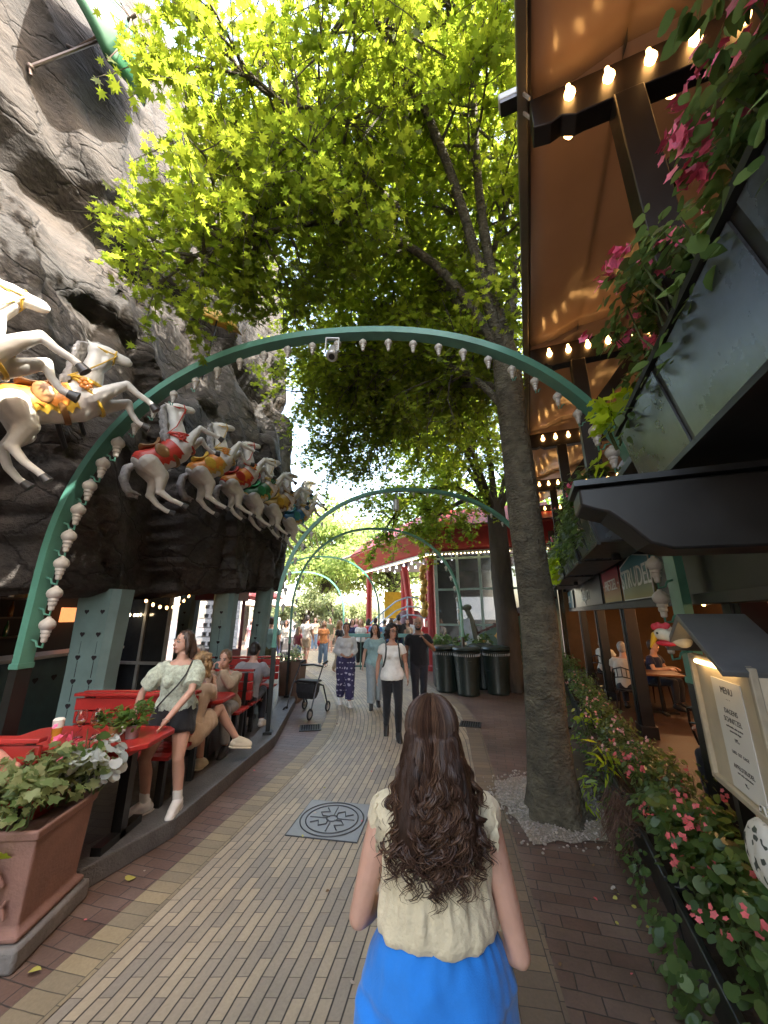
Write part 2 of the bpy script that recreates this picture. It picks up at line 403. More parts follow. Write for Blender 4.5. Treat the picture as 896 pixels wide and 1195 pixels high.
# ------------------------------------------------------------------ artificial rock mountain
def build_rock():
    path = spline([(-5.2, -7), (-4.35, -2.5), (-3.95, 1), (-3.62, 4), (-3.1, 7), (-2.55, 9.0), (-2.95, 10.4), (-4.3, 11.4), (-9.5, 12.4)], 34)
    prof = [(0, 3.4, 2.45), (.06, 1.6, 2.25), (.11, .75, 2.12), (.15, .42, 2.22), (.22, .30, 2.9), (.30, .12, 3.6), (.38, .0, 4.4), (.46, .08, 5.6),
            (.54, .30, 6.9), (.57, .72, 7.25), (.60, .82, 7.6), (.63, .42, 8.0), (.72, .62, 9.8), (.82, 1.15, 12.4), (.92, 2.2, 15.5), (1, 4.0, 19)]
    n = len(path); m = 230
    L = np.array(path); V = []
    for i in range(n):
        t = L[min(i + 1, n - 1)] - L[max(i - 1, 0)]; t /= np.linalg.norm(t)
        inn = np.array((-t[1], t[0]))
        s = i * .19
        for j in range(m):
            u = j / (m - 1); o_, z = lerp_table(prof, u)
            endk = max(0, min(1, (L[i][1] - 6.0) / 3.5))
            if z < 4.4 and u > .1: o_ *= 1 - .75 * endk
            if z > 7: o_ *= 1 - .25 * endk
            zz = z + (.4 * endk if u < .2 else 0) + .35 * math.sin(s * .55 + 1) * (1 if 6.5 < z < 9 else 0) + .12 * noise.noise(Vector((s * 1.1, 3, 0)))
            q = Vector((s * .30 + .1 * fbm(s * .8, z * .8, 3, 2), z * .42 + s * .26, 1.7))
            dist, _ = noise.voronoi(q)
            e = dist[1] - dist[0]
            crack = -max(0, 1 - e / .05) ** 1.3 * .13; cp = _[0]; cell_ = noise.cell(Vector((cp.x * 7.1, cp.y * 5.3, 0))) - .5 if hasattr(noise, 'cell') else .0
            cell = noise.cell_vector(Vector((math.floor(s * .4), math.floor(z * .5), 0))).x
            tv = noise.cell_vector(cp * 3.7 + Vector((.5, .5, .5))); dq = q - cp; q2 = Vector((s * .95 + .15 * fbm(s * 2, z * 2, 6, 2), z * 1.1 + s * .6, 7.3)); d2_, p2_ = noise.voronoi(q2); tv2 = noise.cell_vector(p2_[0] * 5.1)
            d = .24 * fbm(s * .20, z * .22 + s * .1, 5, 2) + .70 * ((tv.x - .5) * dq.x + (tv.y - .5) * dq.y) + .16 * ((tv2.x - .5) * (q2.x - p2_[0].x) + (tv2.y - .5) * (q2.y - p2_[0].y)) + .03 * fbm(s * 1.9, z * 2.6 + s, 9, 3) + .012 * fbm(s * 4.4, z * 4.9, 2, 2) + crack + .12 * cell_
            # tilted strata
            w = z * .9 - s * .35
            d += .02 * noise.noise(Vector((w * 1.6, s * .12, 4)))
            if u < .11: d *= .35
            off_ = o_ - d
            p = L[i] + inn * off_
            V.append((p[0], p[1], zz))
    A_ = np.array(V).reshape(n, m, 3)
    for _k in range(1):
        A_[1:-1, 1:-1] = .4 * A_[1:-1, 1:-1] + .15 * (A_[:-2, 1:-1] + A_[2:, 1:-1] + A_[1:-1, :-2] + A_[1:-1, 2:])
    V = [tuple(p) for p in A_.reshape(-1, 3)]
    F = [(i * m + j, (i + 1) * m + j, (i + 1) * m + j + 1, i * m + j + 1) for i in range(n - 1) for j in range(m - 1)]
    me = bpy.data.meshes.new('rock'); me.from_pydata(V, [], F); me.update()
    bm = bmesh.new(); bm.from_mesh(me); bmesh.ops.recalc_face_normals(bm, faces=bm.faces); bm.to_mesh(me); bm.free()
    me.polygons.foreach_set('use_smooth', np.ones(len(me.polygons), bool))
    m_, N, Lk, P = nt('rock')
    tc = N.new('ShaderNodeTexCoord')
    mp = N.new('ShaderNodeMapping'); mp.inputs['Scale'].default_value = (1, .7, 1.3); mp.inputs['Rotation'].default_value = (R(30), 0, 0); Lk.new(tc.outputs['Object'], mp.inputs[0])
    n1 = N.new('ShaderNodeTexNoise'); n1.inputs['Scale'].default_value = .9; n1.inputs['Detail'].default_value = 10; n1.inputs['Roughness'].default_value = .68; Lk.new(mp.outputs[0], n1.inputs['Vector'])
    cr = N.new('ShaderNodeValToRGB'); E_ = cr.color_ramp.elements
    E_[0].position = .28; E_[0].color = (.018, .016, .015, 1); E_[1].position = .78; E_[1].color = (.105, .078, .058, 1)
    for p, c in ((.42, (.034, .031, .028, 1)), (.55, (.056, .047, .040, 1)), (.66, (.076, .061, .048, 1))):
        x = E_.new(p); x.color = c
    Lk.new(n1.outputs['Fac'], cr.inputs['Fac'])
    # light painted by height: lower mass lifted out of shade, upper block darkened
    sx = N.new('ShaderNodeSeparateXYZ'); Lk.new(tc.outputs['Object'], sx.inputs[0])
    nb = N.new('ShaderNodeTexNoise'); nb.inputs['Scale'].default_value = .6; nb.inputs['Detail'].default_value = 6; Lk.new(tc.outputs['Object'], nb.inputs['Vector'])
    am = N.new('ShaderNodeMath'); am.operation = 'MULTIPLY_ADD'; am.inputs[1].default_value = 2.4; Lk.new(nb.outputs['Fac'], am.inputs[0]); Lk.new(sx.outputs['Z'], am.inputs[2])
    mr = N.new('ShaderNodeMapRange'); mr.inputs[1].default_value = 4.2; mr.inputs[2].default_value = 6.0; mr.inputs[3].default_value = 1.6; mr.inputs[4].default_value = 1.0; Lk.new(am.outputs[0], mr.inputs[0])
    m2 = N.new('ShaderNodeMapRange'); m2.inputs[1].default_value = 8.2; m2.inputs[2].default_value = 10.0; m2.inputs[3].default_value = 1.0; m2.inputs[4].default_value = .45; Lk.new(am.outputs[0], m2.inputs[0])  # darker colour stands in for shade on the upper block
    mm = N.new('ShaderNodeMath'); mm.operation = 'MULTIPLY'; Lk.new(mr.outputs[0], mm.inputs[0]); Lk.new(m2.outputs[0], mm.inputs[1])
    # dark hairline cracks and flakes
    vd = N.new('ShaderNodeTexVoronoi'); vd.feature = 'DISTANCE_TO_EDGE'; vd.inputs['Scale'].default_value = 1.1
    wn_ = N.new('ShaderNodeTexNoise'); wn_.inputs['Scale'].default_value = 1.6; wn_.inputs['Detail'].default_value = 5; Lk.new(mp.outputs[0], wn_.inputs['Vector'])
    wa = N.new('ShaderNodeVectorMath'); wa.operation = 'MULTIPLY_ADD'; wa.inputs[1].default_value = (.9, .9, .9); Lk.new(wn_.outputs['Color'], wa.inputs[0]); Lk.new(mp.outputs[0], wa.inputs[2]); Lk.new(wa.outputs[0], vd.inputs['Vector'])
    cm_ = N.new('ShaderNodeMapRange'); cm_.inputs[1].default_value = .0; cm_.inputs[2].default_value = .035; cm_.inputs[3].default_value = .35; Lk.new(vd.outputs['Distance'], cm_.inputs[0])
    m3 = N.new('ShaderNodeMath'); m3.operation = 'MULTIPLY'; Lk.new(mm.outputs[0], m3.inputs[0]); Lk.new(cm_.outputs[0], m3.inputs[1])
    n4 = N.new('ShaderNodeTexNoise'); n4.inputs['Scale'].default_value = 16; n4.inputs['Detail'].default_value = 8; Lk.new(mp.outputs[0], n4.inputs['Vector'])
    r4 = N.new('ShaderNodeMapRange'); r4.inputs[1].default_value = .3; r4.inputs[2].default_value = .7; r4.inputs[3].default_value = .50; r4.inputs[4].default_value = .92; Lk.new(n4.outputs['Fac'], r4.inputs[0])
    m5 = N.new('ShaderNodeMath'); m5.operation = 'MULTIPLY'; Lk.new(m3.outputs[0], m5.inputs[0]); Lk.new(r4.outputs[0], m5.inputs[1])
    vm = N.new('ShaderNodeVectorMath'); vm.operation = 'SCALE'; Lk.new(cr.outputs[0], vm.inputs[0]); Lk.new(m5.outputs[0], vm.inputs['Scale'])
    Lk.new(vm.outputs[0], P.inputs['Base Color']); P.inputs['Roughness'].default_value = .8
    n2 = N.new('ShaderNodeTexNoise'); n2.inputs['Scale'].default_value = 5; n2.inputs['Detail'].default_value = 12; n2.inputs['Roughness'].default_value = .62; Lk.new(mp.outputs[0], n2.inputs['Vector'])
    b = N.new('ShaderNodeBump'); b.inputs['Strength'].default_value = .7; b.inputs['Distance'].default_value = .10; hx = N.new('ShaderNodeMath'); hx.operation = 'MULTIPLY_ADD'; hx.inputs[1].default_value = .35; Lk.new(cm_.outputs[0], hx.inputs[0]); Lk.new(n2.outputs['Fac'], hx.inputs[2]); Lk.new(hx.outputs[0], b.inputs['Height']); Lk.new(b.outputs[0], P.inputs['Normal'])
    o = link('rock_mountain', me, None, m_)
    tag(o, 'huge grey brown artificial rock face overhanging the terrace behind the leaping horses', 'rock')
    return o
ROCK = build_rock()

# ------------------------------------------------------------------ what stands under the rock
TEAL = M('teal_paint', (.15, .235, .235), .5, var=.12, scale=4, bump=.06, dirt=.25)
DARK = M('black_paint', (.012, .012, .013), .42, var=.3, scale=7, dirt=.2)
BLK = M('black_iron', (.012, .013, .013), .35, var=.3, scale=9)
def heart(r):
    pts = []
    for k in range(18):
        t = 2 * math.pi * k / 18
        pts.append((r * 16 * math.sin(t) ** 3 / 17, r * (13 * math.cos(t) - 5 * math.cos(2 * t) - 2 * math.cos(3 * t) - math.cos(4 * t)) / 17))
    return pts
HEARTM = M('heart_recess', (.012, .008, .012), .9)
def pillar(label, x, y, w, d, h, rz, cols, lean=0.0):
    t = thing('pillar', label, 'pillar', (x, y, .147), rz, 'teal pillars under the rock')
    mb = MB(); c = .07
    poly = [(-w / 2 + c, -d / 2), (w / 2 - c, -d / 2), (w / 2, -d / 2 + c), (w / 2, d / 2 - c), (w / 2 - c, d / 2), (-w / 2 + c, d / 2), (-w / 2, d / 2 - c), (-w / 2, -d / 2 + c)]
    rings = [[(px * k, py * k, z) for px, py in poly] for k, z in ((1.25, 0), (1.25, .09), (1.02, .13), (1, h * .5), (1.1, h))]
    rings = [[(x_ + lean * z, y_, z) for x_, y_, z in r] for r in rings]
    mb.loft(rings); mb.build('shaft', TEAL, t, 30)
    hb = MB()
    for cx in cols:
        for k in range(6):
            z = .35 + k * .29
            if z > h - .15: break
            hb.prism(heart(.036), .012, Matrix.Translation((cx + lean * z, -d / 2 * 1.0 - .004, z)) @ Matrix.Rotation(R(90), 4, 'X'))
            hb.box((cx + lean * (z + .145), -d / 2 - .001, z + .145), (.005, .010, .2))
    hb.build('heart_motif', HEARTM, t, 30); return t
pillar('broad teal pillar with heart cutouts behind the nearest red table', -3.92, 5.35, .60, .34, 2.1, R(-8), (-.08, .16))
pillar('slim dim teal pillar with one row of hearts left of the shop display window', -4.9, 9.6, .42, .3, 2.5, R(-8), (0,))
pillar('teal pillar with one row of hearts behind the seated group', -3.33, 8.0, .42, .30, 2.35, R(-8), (0.02,))
pillar('leaning teal pillar with hearts at the far end of the rock', -3.08, 9.3, .36, .30, 2.6, R(-8), (0.0,), lean=.07)

WOOD = M('dark_wood', (.06, .032, .018), .5, var=.35, scale=5, stretch=(1, 1, 8), bump=.15)
t = thing('bar_kiosk', 'dark bar under the rock with bottle shelves, lit signs and a heart cut front', 'bar', (-7.2, 6, .147))
mb = MB(); mb.box((0, 0, 1.3), (.2, 13, 2.6)); mb.box((1.2, -6.5, 1.3), (2.4, .2, 2.6)); mb.build('back_wall', M('bar_wall', (.022, .016, .013), .8), t)
mb = MB(); mb.box((1.75, -1.2, .55), (.12, 6, 1.1)); mb.build('counter_front', M('bar_teal', (.05, .095, .10), .55, dirt=.3), t)
hb = MB()
for k in range(17):
    hb.prism(heart(.05), .012, Matrix.Translation((1.812, -3.9 + k * .34, .78)) @ Matrix.Rotation(R(90), 4, 'Z') @ Matrix.Rotation(R(90), 4, 'X'))
hb.build('heart_motif', HEARTM, t)
mb = MB(); mb.box((1.7, -1.2, 1.13), (.6, 6.1, .05)); mb.build('counter_top', M('pale_counter', (.35, .34, .32), .35), t, bevel=.01)
mb = MB()
for z in (1.35, 1.7, 2.05): mb.box((.22, -1.2, z), (.25, 6, .03))
mb.build('shelf', WOOD, t)
bt = [M('bottle_amber', (.20, .07, .01), .12, spec=.7), M('bottle_green', (.02, .10, .03), .12, spec=.7), M('bottle_clear', (.45, .42, .36), .1, spec=.7), M('bottle_red', (.25, .02, .015), .2, spec=.7)]
for k in range(54):
    mb = MB(); mb.mi = 0
    mb.lathe([(.034, 0), (.036, .01), (.036, .17), (.014, .22), (.013, .28), (.0, .282)], 8, (.24, -4.0 + (k % 18) * .32 + rnd.uniform(-.08, .08), (1.366, 1.716, 2.066)[k // 18]))
    mb.build('bottle', bt[rnd.randrange(4)], t)
GLOW = M('warm_glow', (.9, .5, .2), .5, emit=(1, .52, .16), es=1.2)
GLOWR = M('red_glow', (.9, .1, .05), .5, emit=(1, .16, .06), es=.9)
mb = MB()
for y in (-3.3, -2.4, -1.2, .2, 1.4): mb.cap((.3, y, 2.32), (.3, y + .4, 2.32), .02, .02, 8)
mb.build('strip_lamp', GLOW, t)
for y, z in ((-3.2, 2.1), (-2.9, .85)):
    mb = MB(); mb.box((1.85, y, z), (.03, .16, .09)); mb.build('wall_lamp', GLOW, t, bevel=.01)
mb = MB(); mb.box((.35, 2.5, 1.75), (.08, .7, .3)); mb.build('lit_menu', M('lit_menu', (.6, .2, .1), .5, emit=(.9, .30, .10), es=.12), t)

# glazed kiosk further along, with a display of cups
t = thing('display_kiosk', 'small shop with dark frame and bright glass display window behind the seated group', 'kiosk', (-4.35, 9.9, .147), R(-10))
mb = MB()
mb.box((0, 0, .45), (1.1, .9, .9)); mb.box((0, 0, 2.25), (1.2, 1.0, .3))
for x in (-.52, .52):
    for y in (-.42, .42): mb.box((x, y, 1.5), (.07, .07, 1.3))
mb.build('body', M('kiosk_red', (.14, .016, .014), .5), t, bevel=.008)
mb = MB(); mb.box((0, .3, 1.5), (.98, .02, 1.2)); mb.build('display', M('display_white', (.75, .74, .72), .5, var=.6, scale=14, emit=(.9, .92, 1), es=.03), t)
mb = MB()
for i in range(5):
    for k in range(5): mb.lathe([(.05, 0), (.06, .1), (.0, .1)], 8, (-.38 + i * .19, .18, .98 + k * .23))
mb.build('cups', M('cup_grey', (.30, .32, .36), .3, var=.5, scale=9), t)
mb = MB()
for k in range(4): mb.box((0, .16, .965 + k * .23), (.98, .22, .015))
mb.build('shelf', M('shelf_white', (.6, .6, .6), .4), t)
mb = MB(); mb.box((0, -.445, 1.5), (.96, .008, 1.24)); mb.build('pane', M('clear_glass', (1, 1, 1), .03, trans=1.0, var=0), t)
t = thing('shop_window', 'tall dark framed glass door and window beside the lit bar shelves', 'window', (-5.6, 8.6, .147), R(-10))
mb = MB()
for x in (-.9, -.25, .3, .9): mb.box((x, 0, 1.15), (.06, .06, 2.3))
for z in (.03, .75, 2.27): mb.box((0, 0, z), (1.86, .058, .06))
mb.build('frame', M('frame_pale', (.32, .33, .32), .4), t)
mb = MB(); mb.box((0, .02, 1.15), (1.74, .01, 2.2)); mb.build('pane', M('dark_glass', (.03, .035, .04), .05, spec=.8), t)

def bulb_string(name, label, pts, n, mat, sag=.12, r=.022):
    t = thing(name, label, 'string lights', pts[0])
    o0 = Vector(pts[0]); w = MB(); P = []
    for (a, b) in zip(pts, pts[1:]):
        for k in range(12):
            q = k / 12; p = Vector(a).lerp(Vector(b), q); p.z -= sag * 4 * q * (1 - q); P.append(p - o0)
    P.append(Vector(pts[-1]) - o0)
    w.tube(P, .006, 5); w.build('wire', BLK, t)
    for k in range(n):
        p = P[int((k + .5) / n * (len(P) - 1))]
        b = MB(); b.lathe([(0, -.065), (r * .7, -.055), (r, -.03), (r * .55, -.005), (0, 0)], 8, p)
        b.build('bulb', mat, t)
    return t
BULB = M('bulb_warm', (1, .6, .25), .3, emit=(1, .50, .15), es=1.6)
bulb_string('string_lights', 'yellow bulbs sagging under the rock above the seated group', [at_y(168, 697, 6.6), at_y(200, 707, 7.2), at_y(224, 690, 8.4)], 8, BULB, .05, .024)
bulb_string('string_lights', 'short row of small white bulbs above the bar shelf', [at_y(146, 715, 8.2), at_y(168, 715, 8.6)], 5, M('bulb_white', (1, .8, .55), .3, emit=(1, .75, .45), es=1.5), .02)
# ================================================================== RIGHT HAND CAFE (own axes: X away from the path, Y along the facade)
ANG = R(20.8)
EX = Vector((math.cos(ANG), -math.sin(ANG), 0)); EY = Vector((math.sin(ANG), math.cos(ANG), 0))
def RB(b, a, z=0.0): return EX * b + EY * a + Vector((0, 0, z))
def rthing(name, label, cat, b, a, z, group=None): return thing(name, label, cat, RB(b, a, z), -ANG, group)

t = rthing('cafe_building', 'dark cafe front on the right with open bays, glowing red strips and added upper storey', 'building', 1.1, 5, 0)
B0, A0 = 1.1, 5
def L3(b, a, z): return (b - B0, a - A0, z)
mb = MB()
mb.box(L3(5.1, 4, 1.4), (.2, 24, 2.8)); mb.box(L3(3.1, 15.9, 1.4), (4, .2, 2.8)); mb.box(L3(3.1, -7.9, 1.4), (4, .2, 2.8))
mb.build('interior_wall', M('ochre_wall', (.20, .10, .035), .8, var=.25, scale=1.2, dirt=.3), t)
mb = MB(); mb.box(L3(3.15, 4, .012), (4.2, 24, .024)); mb.build('floor', WOOD, t)
mb = MB(); mb.box(L3(3.5, 4, 2.92), (4.0, 24.2, .16)); mb.box(L3(1.25, 4, 3.02), (.9, 24.2, .06)); mb.build('ceiling', DARK, t)
mb = MB(); mb.box(L3(4.1, 4, 6.55), (2.4, 24.2, 7.6)); mb.build('upper_wall_sun_block', M('upper_brown', (.07, .04, .025), .75, var=.3, scale=2), t)  # unseen upper storey added, tall enough to keep sun off the path
mb = MB(); mb.prism([(-1.5, 0), (1.5, 0), (1.5, .2), (0, 1.2), (-1.5, .2)], 24.6, Matrix.Translation(L3(4.1, -8.3, 10.36)) @ Matrix.Rotation(R(90), 4, 'X') @ Matrix.Scale(-1, 4, (0, 0, 1)))
mb.build('roof', M('roof_tile', (.09, .045, .035), .7, bump=.4, bscale=12), t)
for a in (-1.5, 1.2, 3.85, 7.75, 10.6, 13.8):
    mb = MB(); mb.box(L3(1.60, a, 1.35), (.18, .30, 2.7)); mb.box(L3(1.60, a, .1), (.24, .36, .2)); mb.box(L3(1.505, a, 1.35), (.03, .12, 2.68))
    mb.build('post', DARK, t, bevel=.008)
mb = MB()
mb.box(L3(1.46, 6.5, 2.045), (.13, 19, .09)); mb.box(L3(1.49, 6.5, 2.42), (.07, 19, .66)); mb.box(L3(1.44, 6.5, 2.79), (.2, 19, .08))
mb.build('fascia', M('fascia_dark', (.022, .024, .025), .5, var=.3), t, bevel=.005)
for a in (5.5, 10.2, 13.3):
    mb = MB(); mb.tube([L3(1.44, a, 2.7), L3(1.24, a, 2.76), L3(1.14, a + .06, 2.68)], .018, 8); mb.lathe([(.02, .05), (.05, .03), (.06, -.05), (.05, -.05)], 10, L3(1.13, a + .07, 2.64)); mb.build('fascia_spotlight', BLK, t)
for b, a0, a1, z, m_ in ((1.9, 2.8, 6.0, 2.40, GLOWR), (2.6, 3.2, 7.5, 2.42, GLOWR), (3.2, 2.2, 8.0, 2.40, GLOWR), (2.2, 4.5, 5.6, 2.34, GLOW), (3.4, 6.5, 9.0, 2.42, GLOWR), (2.9, 9.5, 11.0, 2.42, GLOW), (3.8, 3.0, 6.5, 2.30, GLOW)):
    mb = MB(); mb.cap(L3(b, a0, z), L3(b, a1, z), .016, .016, 8); mb.build('neon_strip', m_, t)
for a in (4.0, 6.4, 8.6, 11):
    mb = MB(); mb.tube([L3(3.0, a, 2.58), L3(3.0, a, 2.2)], .008, 5); mb.lathe([(.02, .06), (.05, .03), (.11, -.06), (.10, -.06), (.0, -.0)], 12, L3(3.0, a, 2.14)); l_ = mb.build('pendant', BLK, t)
    b2 = MB(); b2.ball(L3(3.0, a, 2.09), .035, n=8); o2 = b2.build('bulb', BULB, l_)
    ld = bpy.data.lights.new('pendant_light', 'POINT'); ld.energy = 4.0; ld.color = (1, .55, .25); ld.shadow_soft_size = .05
    lo = bpy.data.objects.new('pendant_light', ld); COL.objects.link(lo); lo.location = RB(3.0, a, 2.0)
mb = MB()
for a in (2.2,): mb.prism([(.30, 2.55), (.30, 2.46), (.36, 2.43), (.42, 2.41), (.50, 2.33), (.57, 2.245), (.66, 2.21), (1.9, 2.19), (1.9, 2.55)], .26, Matrix.Translation((-B0, a + .13 - A0, 0)) @ Matrix.Rotation(R(90), 4, 'X'))
mb.build('bracket', DARK, t, 25, bevel=.012)
mb = MB()
for a in (2.2,): mb.box(L3(1.05, a, 2.575), (1.54, .30, .03))
mb.build('bracket_cap', M('zinc_dark', (.05, .055, .06), .35, metal=.6), t)

# signs on the fascia: lettering stands a few millimetres proud
def text_mesh(s, size, ext=.004):
    cu = bpy.data.curves.new('lettering', 'FONT'); cu.body = s; cu.size = size; cu.extrude = ext; cu.align_x = 'CENTER'; cu.align_y = 'CENTER'; cu.resolution_u = 3
    o = bpy.data.objects.new('tmp', cu); COL.objects.link(o)
    dg = bpy.context.evaluated_depsgraph_get(); dg.update()
    me = bpy.data.meshes.new_from_object(o.evaluated_get(dg)); bpy.data.objects.remove(o); bpy.data.curves.remove(cu); return me
LETM = M('letter_white', (.62, .62, .58), .5, var=.1)
def sign(label, a0, a1, z0, z1, cols, txt, size, point=False):
    m, N, Lk, P = nt('sign_face'); tc = N.new('ShaderNodeTexCoord'); sp = N.new('ShaderNodeSeparateXYZ'); Lk.new(tc.outputs['Object'], sp.inputs[0])
    mr = N.new('ShaderNodeMapRange'); mr.inputs[1].default_value = -.24; mr.inputs[2].default_value = .17; Lk.new(sp.outputs['Z'], mr.inputs[0])
    cr = N.new('ShaderNodeValToRGB'); cr.color_ramp.elements[0].color = (*cols[0], 1); cr.color_ramp.elements[1].color = (*cols[1], 1); Lk.new(mr.outputs[0], cr.inputs[0])
    Lk.new(cr.outputs[0], P.inputs['Base Color']); P.inputs['Roughness'].default_value = .4
    K_ = 1.42; a0, a1, z0, z1, size = a0 * K_, a1 * K_, EYE + (z0 - EYE) * K_, EYE + (z1 - EYE) * K_, size * K_; w = a1 - a0
    t = rthing('shop_sign', label, 'sign', 1.45, (a0 + a1) / 2, (z0 + z1) / 2)
    mb = MB(); h = (z1 - z0) / 2
    if point: poly = [(-w / 2, -h), (w / 2, -h), (w / 2, h * .75), (0, h * 1.15), (-w / 2, h * .75)]
    else: poly = [(-w / 2, -h), (w / 2, -h), (w / 2, h), (-w / 2, h)]
    # faces the path (-X); text reads from far end (+Y, left as seen) to near
    Mx = Matrix.Translation((0, 0, 0)) @ Matrix(((0, 0, -1, 0), (-1, 0, 0, 0), (0, 1, 0, 0), (0, 0, 0, 1)))
    mb.prism(poly, .03, Mx); mb.build('board', m, t, sm=False)
    me = text_mesh(txt, size); me.transform(Matrix.Translation((-.034, 0, 0)) @ Mx)
    link('lettering', me, t, LETM)
    fr = MB(); n = len(poly)
    for i in range(n):
        p, q = poly[i], poly[(i + 1) % n]
        fr.bar(Mx @ Vector((*p, .03)), Mx @ Vector((*q, .03)), .012, .012)
    fr.build('rim', LETM if point else BLK, t)
sign('teal and yellow board reading STRUDEL', 3.78, 4.85, 2.06, 2.46, ((.22, .20, .05), (.05, .20, .25)), 'STRUDEL', .27, True)
sign('crimson and gold board reading PRETZEL', 4.97, 6.02, 2.06, 2.46, ((.26, .17, .04), (.28, .025, .05)), '· PRETZEL ·', .19)
sign('long grey board with white word between the posts', 6.2, 9.55, 2.06, 2.48, ((.07, .073, .075), (.055, .058, .06)), 'Segura', .36)
sign('small blue board farthest along the fascia', 9.95, 12.2, 2.06, 2.46, ((.04, .13, .17), (.05, .15, .18)), 'STRUDEL', .24)
sign('narrow magenta board beyond the blue one', 12.4, 13.6, 2.06, 2.46, ((.20, .02, .07), (.22, .03, .10)), 'PRETZEL', .18)

# upper planter boxes clad in grey sheet
ZINC = M('zinc_panel', (.125, .15, .185), .28, metal=.5, var=.5, scale=2.6, dirt=.9, bump=.06, bscale=3)
def upper_planter(label, a0, a1):
    t = rthing('balcony_planter', label, 'planter', 1.0, (a0 + a1) / 2, 2.66, 'planter boxes over the cafe bays')
    w = a1 - a0; mb = MB()
    prof = [(-.21, .02), (.35, .02), (.35, .45), (-.30, .45)]
    mb.prism([(x, z) for x, z in prof], w, Matrix.Translation((0, w / 2, 0)) @ Matrix.Rotation(R(90), 4, 'X'))
    mb.build('box', M('planter_black', (.014, .015, .016), .45), t)
    k = max(2, round(w / .85)); pw = w / k
    for i in range(k):
        y0 = -w / 2 + i * pw + .03; y1 = y0 + pw - .06
        p = MB(); p.loft([[(-.222, y, .03), (-.309, y, .44), (-.300, y, .44), (-.212, y, .03)] for y in (y0, y1)])
        p.build('panel', ZINC, t, sm=False)
    for yy, s_ in ((w / 2 + .003, 1), (-w / 2 - .003, -1)):
        p = MB(); p.loft([[(-.19, yy, .04), (.33, yy, .04), (.33, yy, .43), (-.27, yy, .43)], [(-.19, yy + s_ * .008, .04), (.33, yy + s_ * .008, .04), (.33, yy + s_ * .008, .43), (-.27, yy + s_ * .008, .43)]])
        p.build('panel', ZINC, t, sm=False)
    r = MB(); r.bar((-.305, -w / 2 - .02, .465), (-.305, w / 2 + .02, .465), .05, .035); r.bar((.33, -w / 2 - .02, .465), (.33, w / 2 + .02, .465), .05, .035)
    r.bar((-.215, -w / 2 - .02, .006), (-.215, w / 2 + .02, .006), .04, .03)
    r.build('rim', M('planter_black', (.014, .015, .016), .45), t)
UP = [(-1.2, 2.74), (4.6, 6.0), (6.3, 8.5), (9.0, 11.4), (11.8, 13.8)]
for lab, (a0, a1) in zip(['grey sheet metal balcony planter nearest the camera, above the big black bracket', 'balcony planter right behind the green arch, second from the camera', 'dark balcony planter box above the crimson sign side, third from the camera',
                          'balcony planter over the long grey board, fourth from the camera', 'farthest balcony planter box over the cafe bays'], UP): upper_planter(lab, a0, a1)

# pergola with fabric awning, beams carry bulbs
t = rthing('pergola', 'timber pergola with tan fabric awning and rows of glowing bulbs over the upper terrace', 'awning', 1.3, 5, 2.74)
def P3(b, a, z): return (b - 1.3, a - 5, z - 2.74)
BEAM = M('beam_brown', (.012, .0075, .006), .45, var=.4, scale=6)
AW, N, Lk, Pn = nt('awning_fabric')
tc = N.new('ShaderNodeTexCoord'); nz = N.new('ShaderNodeTexNoise'); nz.inputs['Scale'].default_value = 1.4; nz.inputs['Detail'].default_value = 7; Lk.new(tc.outputs['Object'], nz.inputs['Vector'])
cr = N.new('ShaderNodeValToRGB'); cr.color_ramp.elements[0].position = .3; cr.color_ramp.elements[0].color = (.22, .15, .105, 1); cr.color_ramp.elements[1].position = .75; cr.color_ramp.elements[1].color = (.34, .24, .17, 1)
Lk.new(nz.outputs['Fac'], cr.inputs[0]); Lk.new(cr.outputs[0], Pn.inputs['Base Color']); Pn.inputs['Roughness'].default_value = .22; Pn.inputs['Specular IOR Level'].default_value = .6
tr = N.new('ShaderNodeBsdfTranslucent'); tr.inputs['Color'].default_value = (.62, .38, .23, 1); mx = N.new('ShaderNodeMixShader'); mx.inputs[0].default_value = .35
Lk.new(Pn.outputs[0], mx.inputs[1]); Lk.new(tr.outputs[0], mx.inputs[2]); Lk.new(mx.outputs[0], N['Material Output'].inputs['Surface'])
bw = N.new('ShaderNodeTexNoise'); bw.inputs['Scale'].default_value = 2.5; Lk.new(tc.outputs['Object'], bw.inputs['Vector']); bp = N.new('ShaderNodeBump'); bp.inputs['Strength'].default_value = .35; bp.inputs['Distance'].default_value = .05; Lk.new(bw.outputs['Fac'], bp.inputs['Height']); Lk.new(bp.outputs[0], Pn.inputs['Normal'])
BEAMS = (-.7, 2.06, 4.81, 7.49, 10.4, 13.0)
def awz(b): return 5.50 + (b - .36) * .24
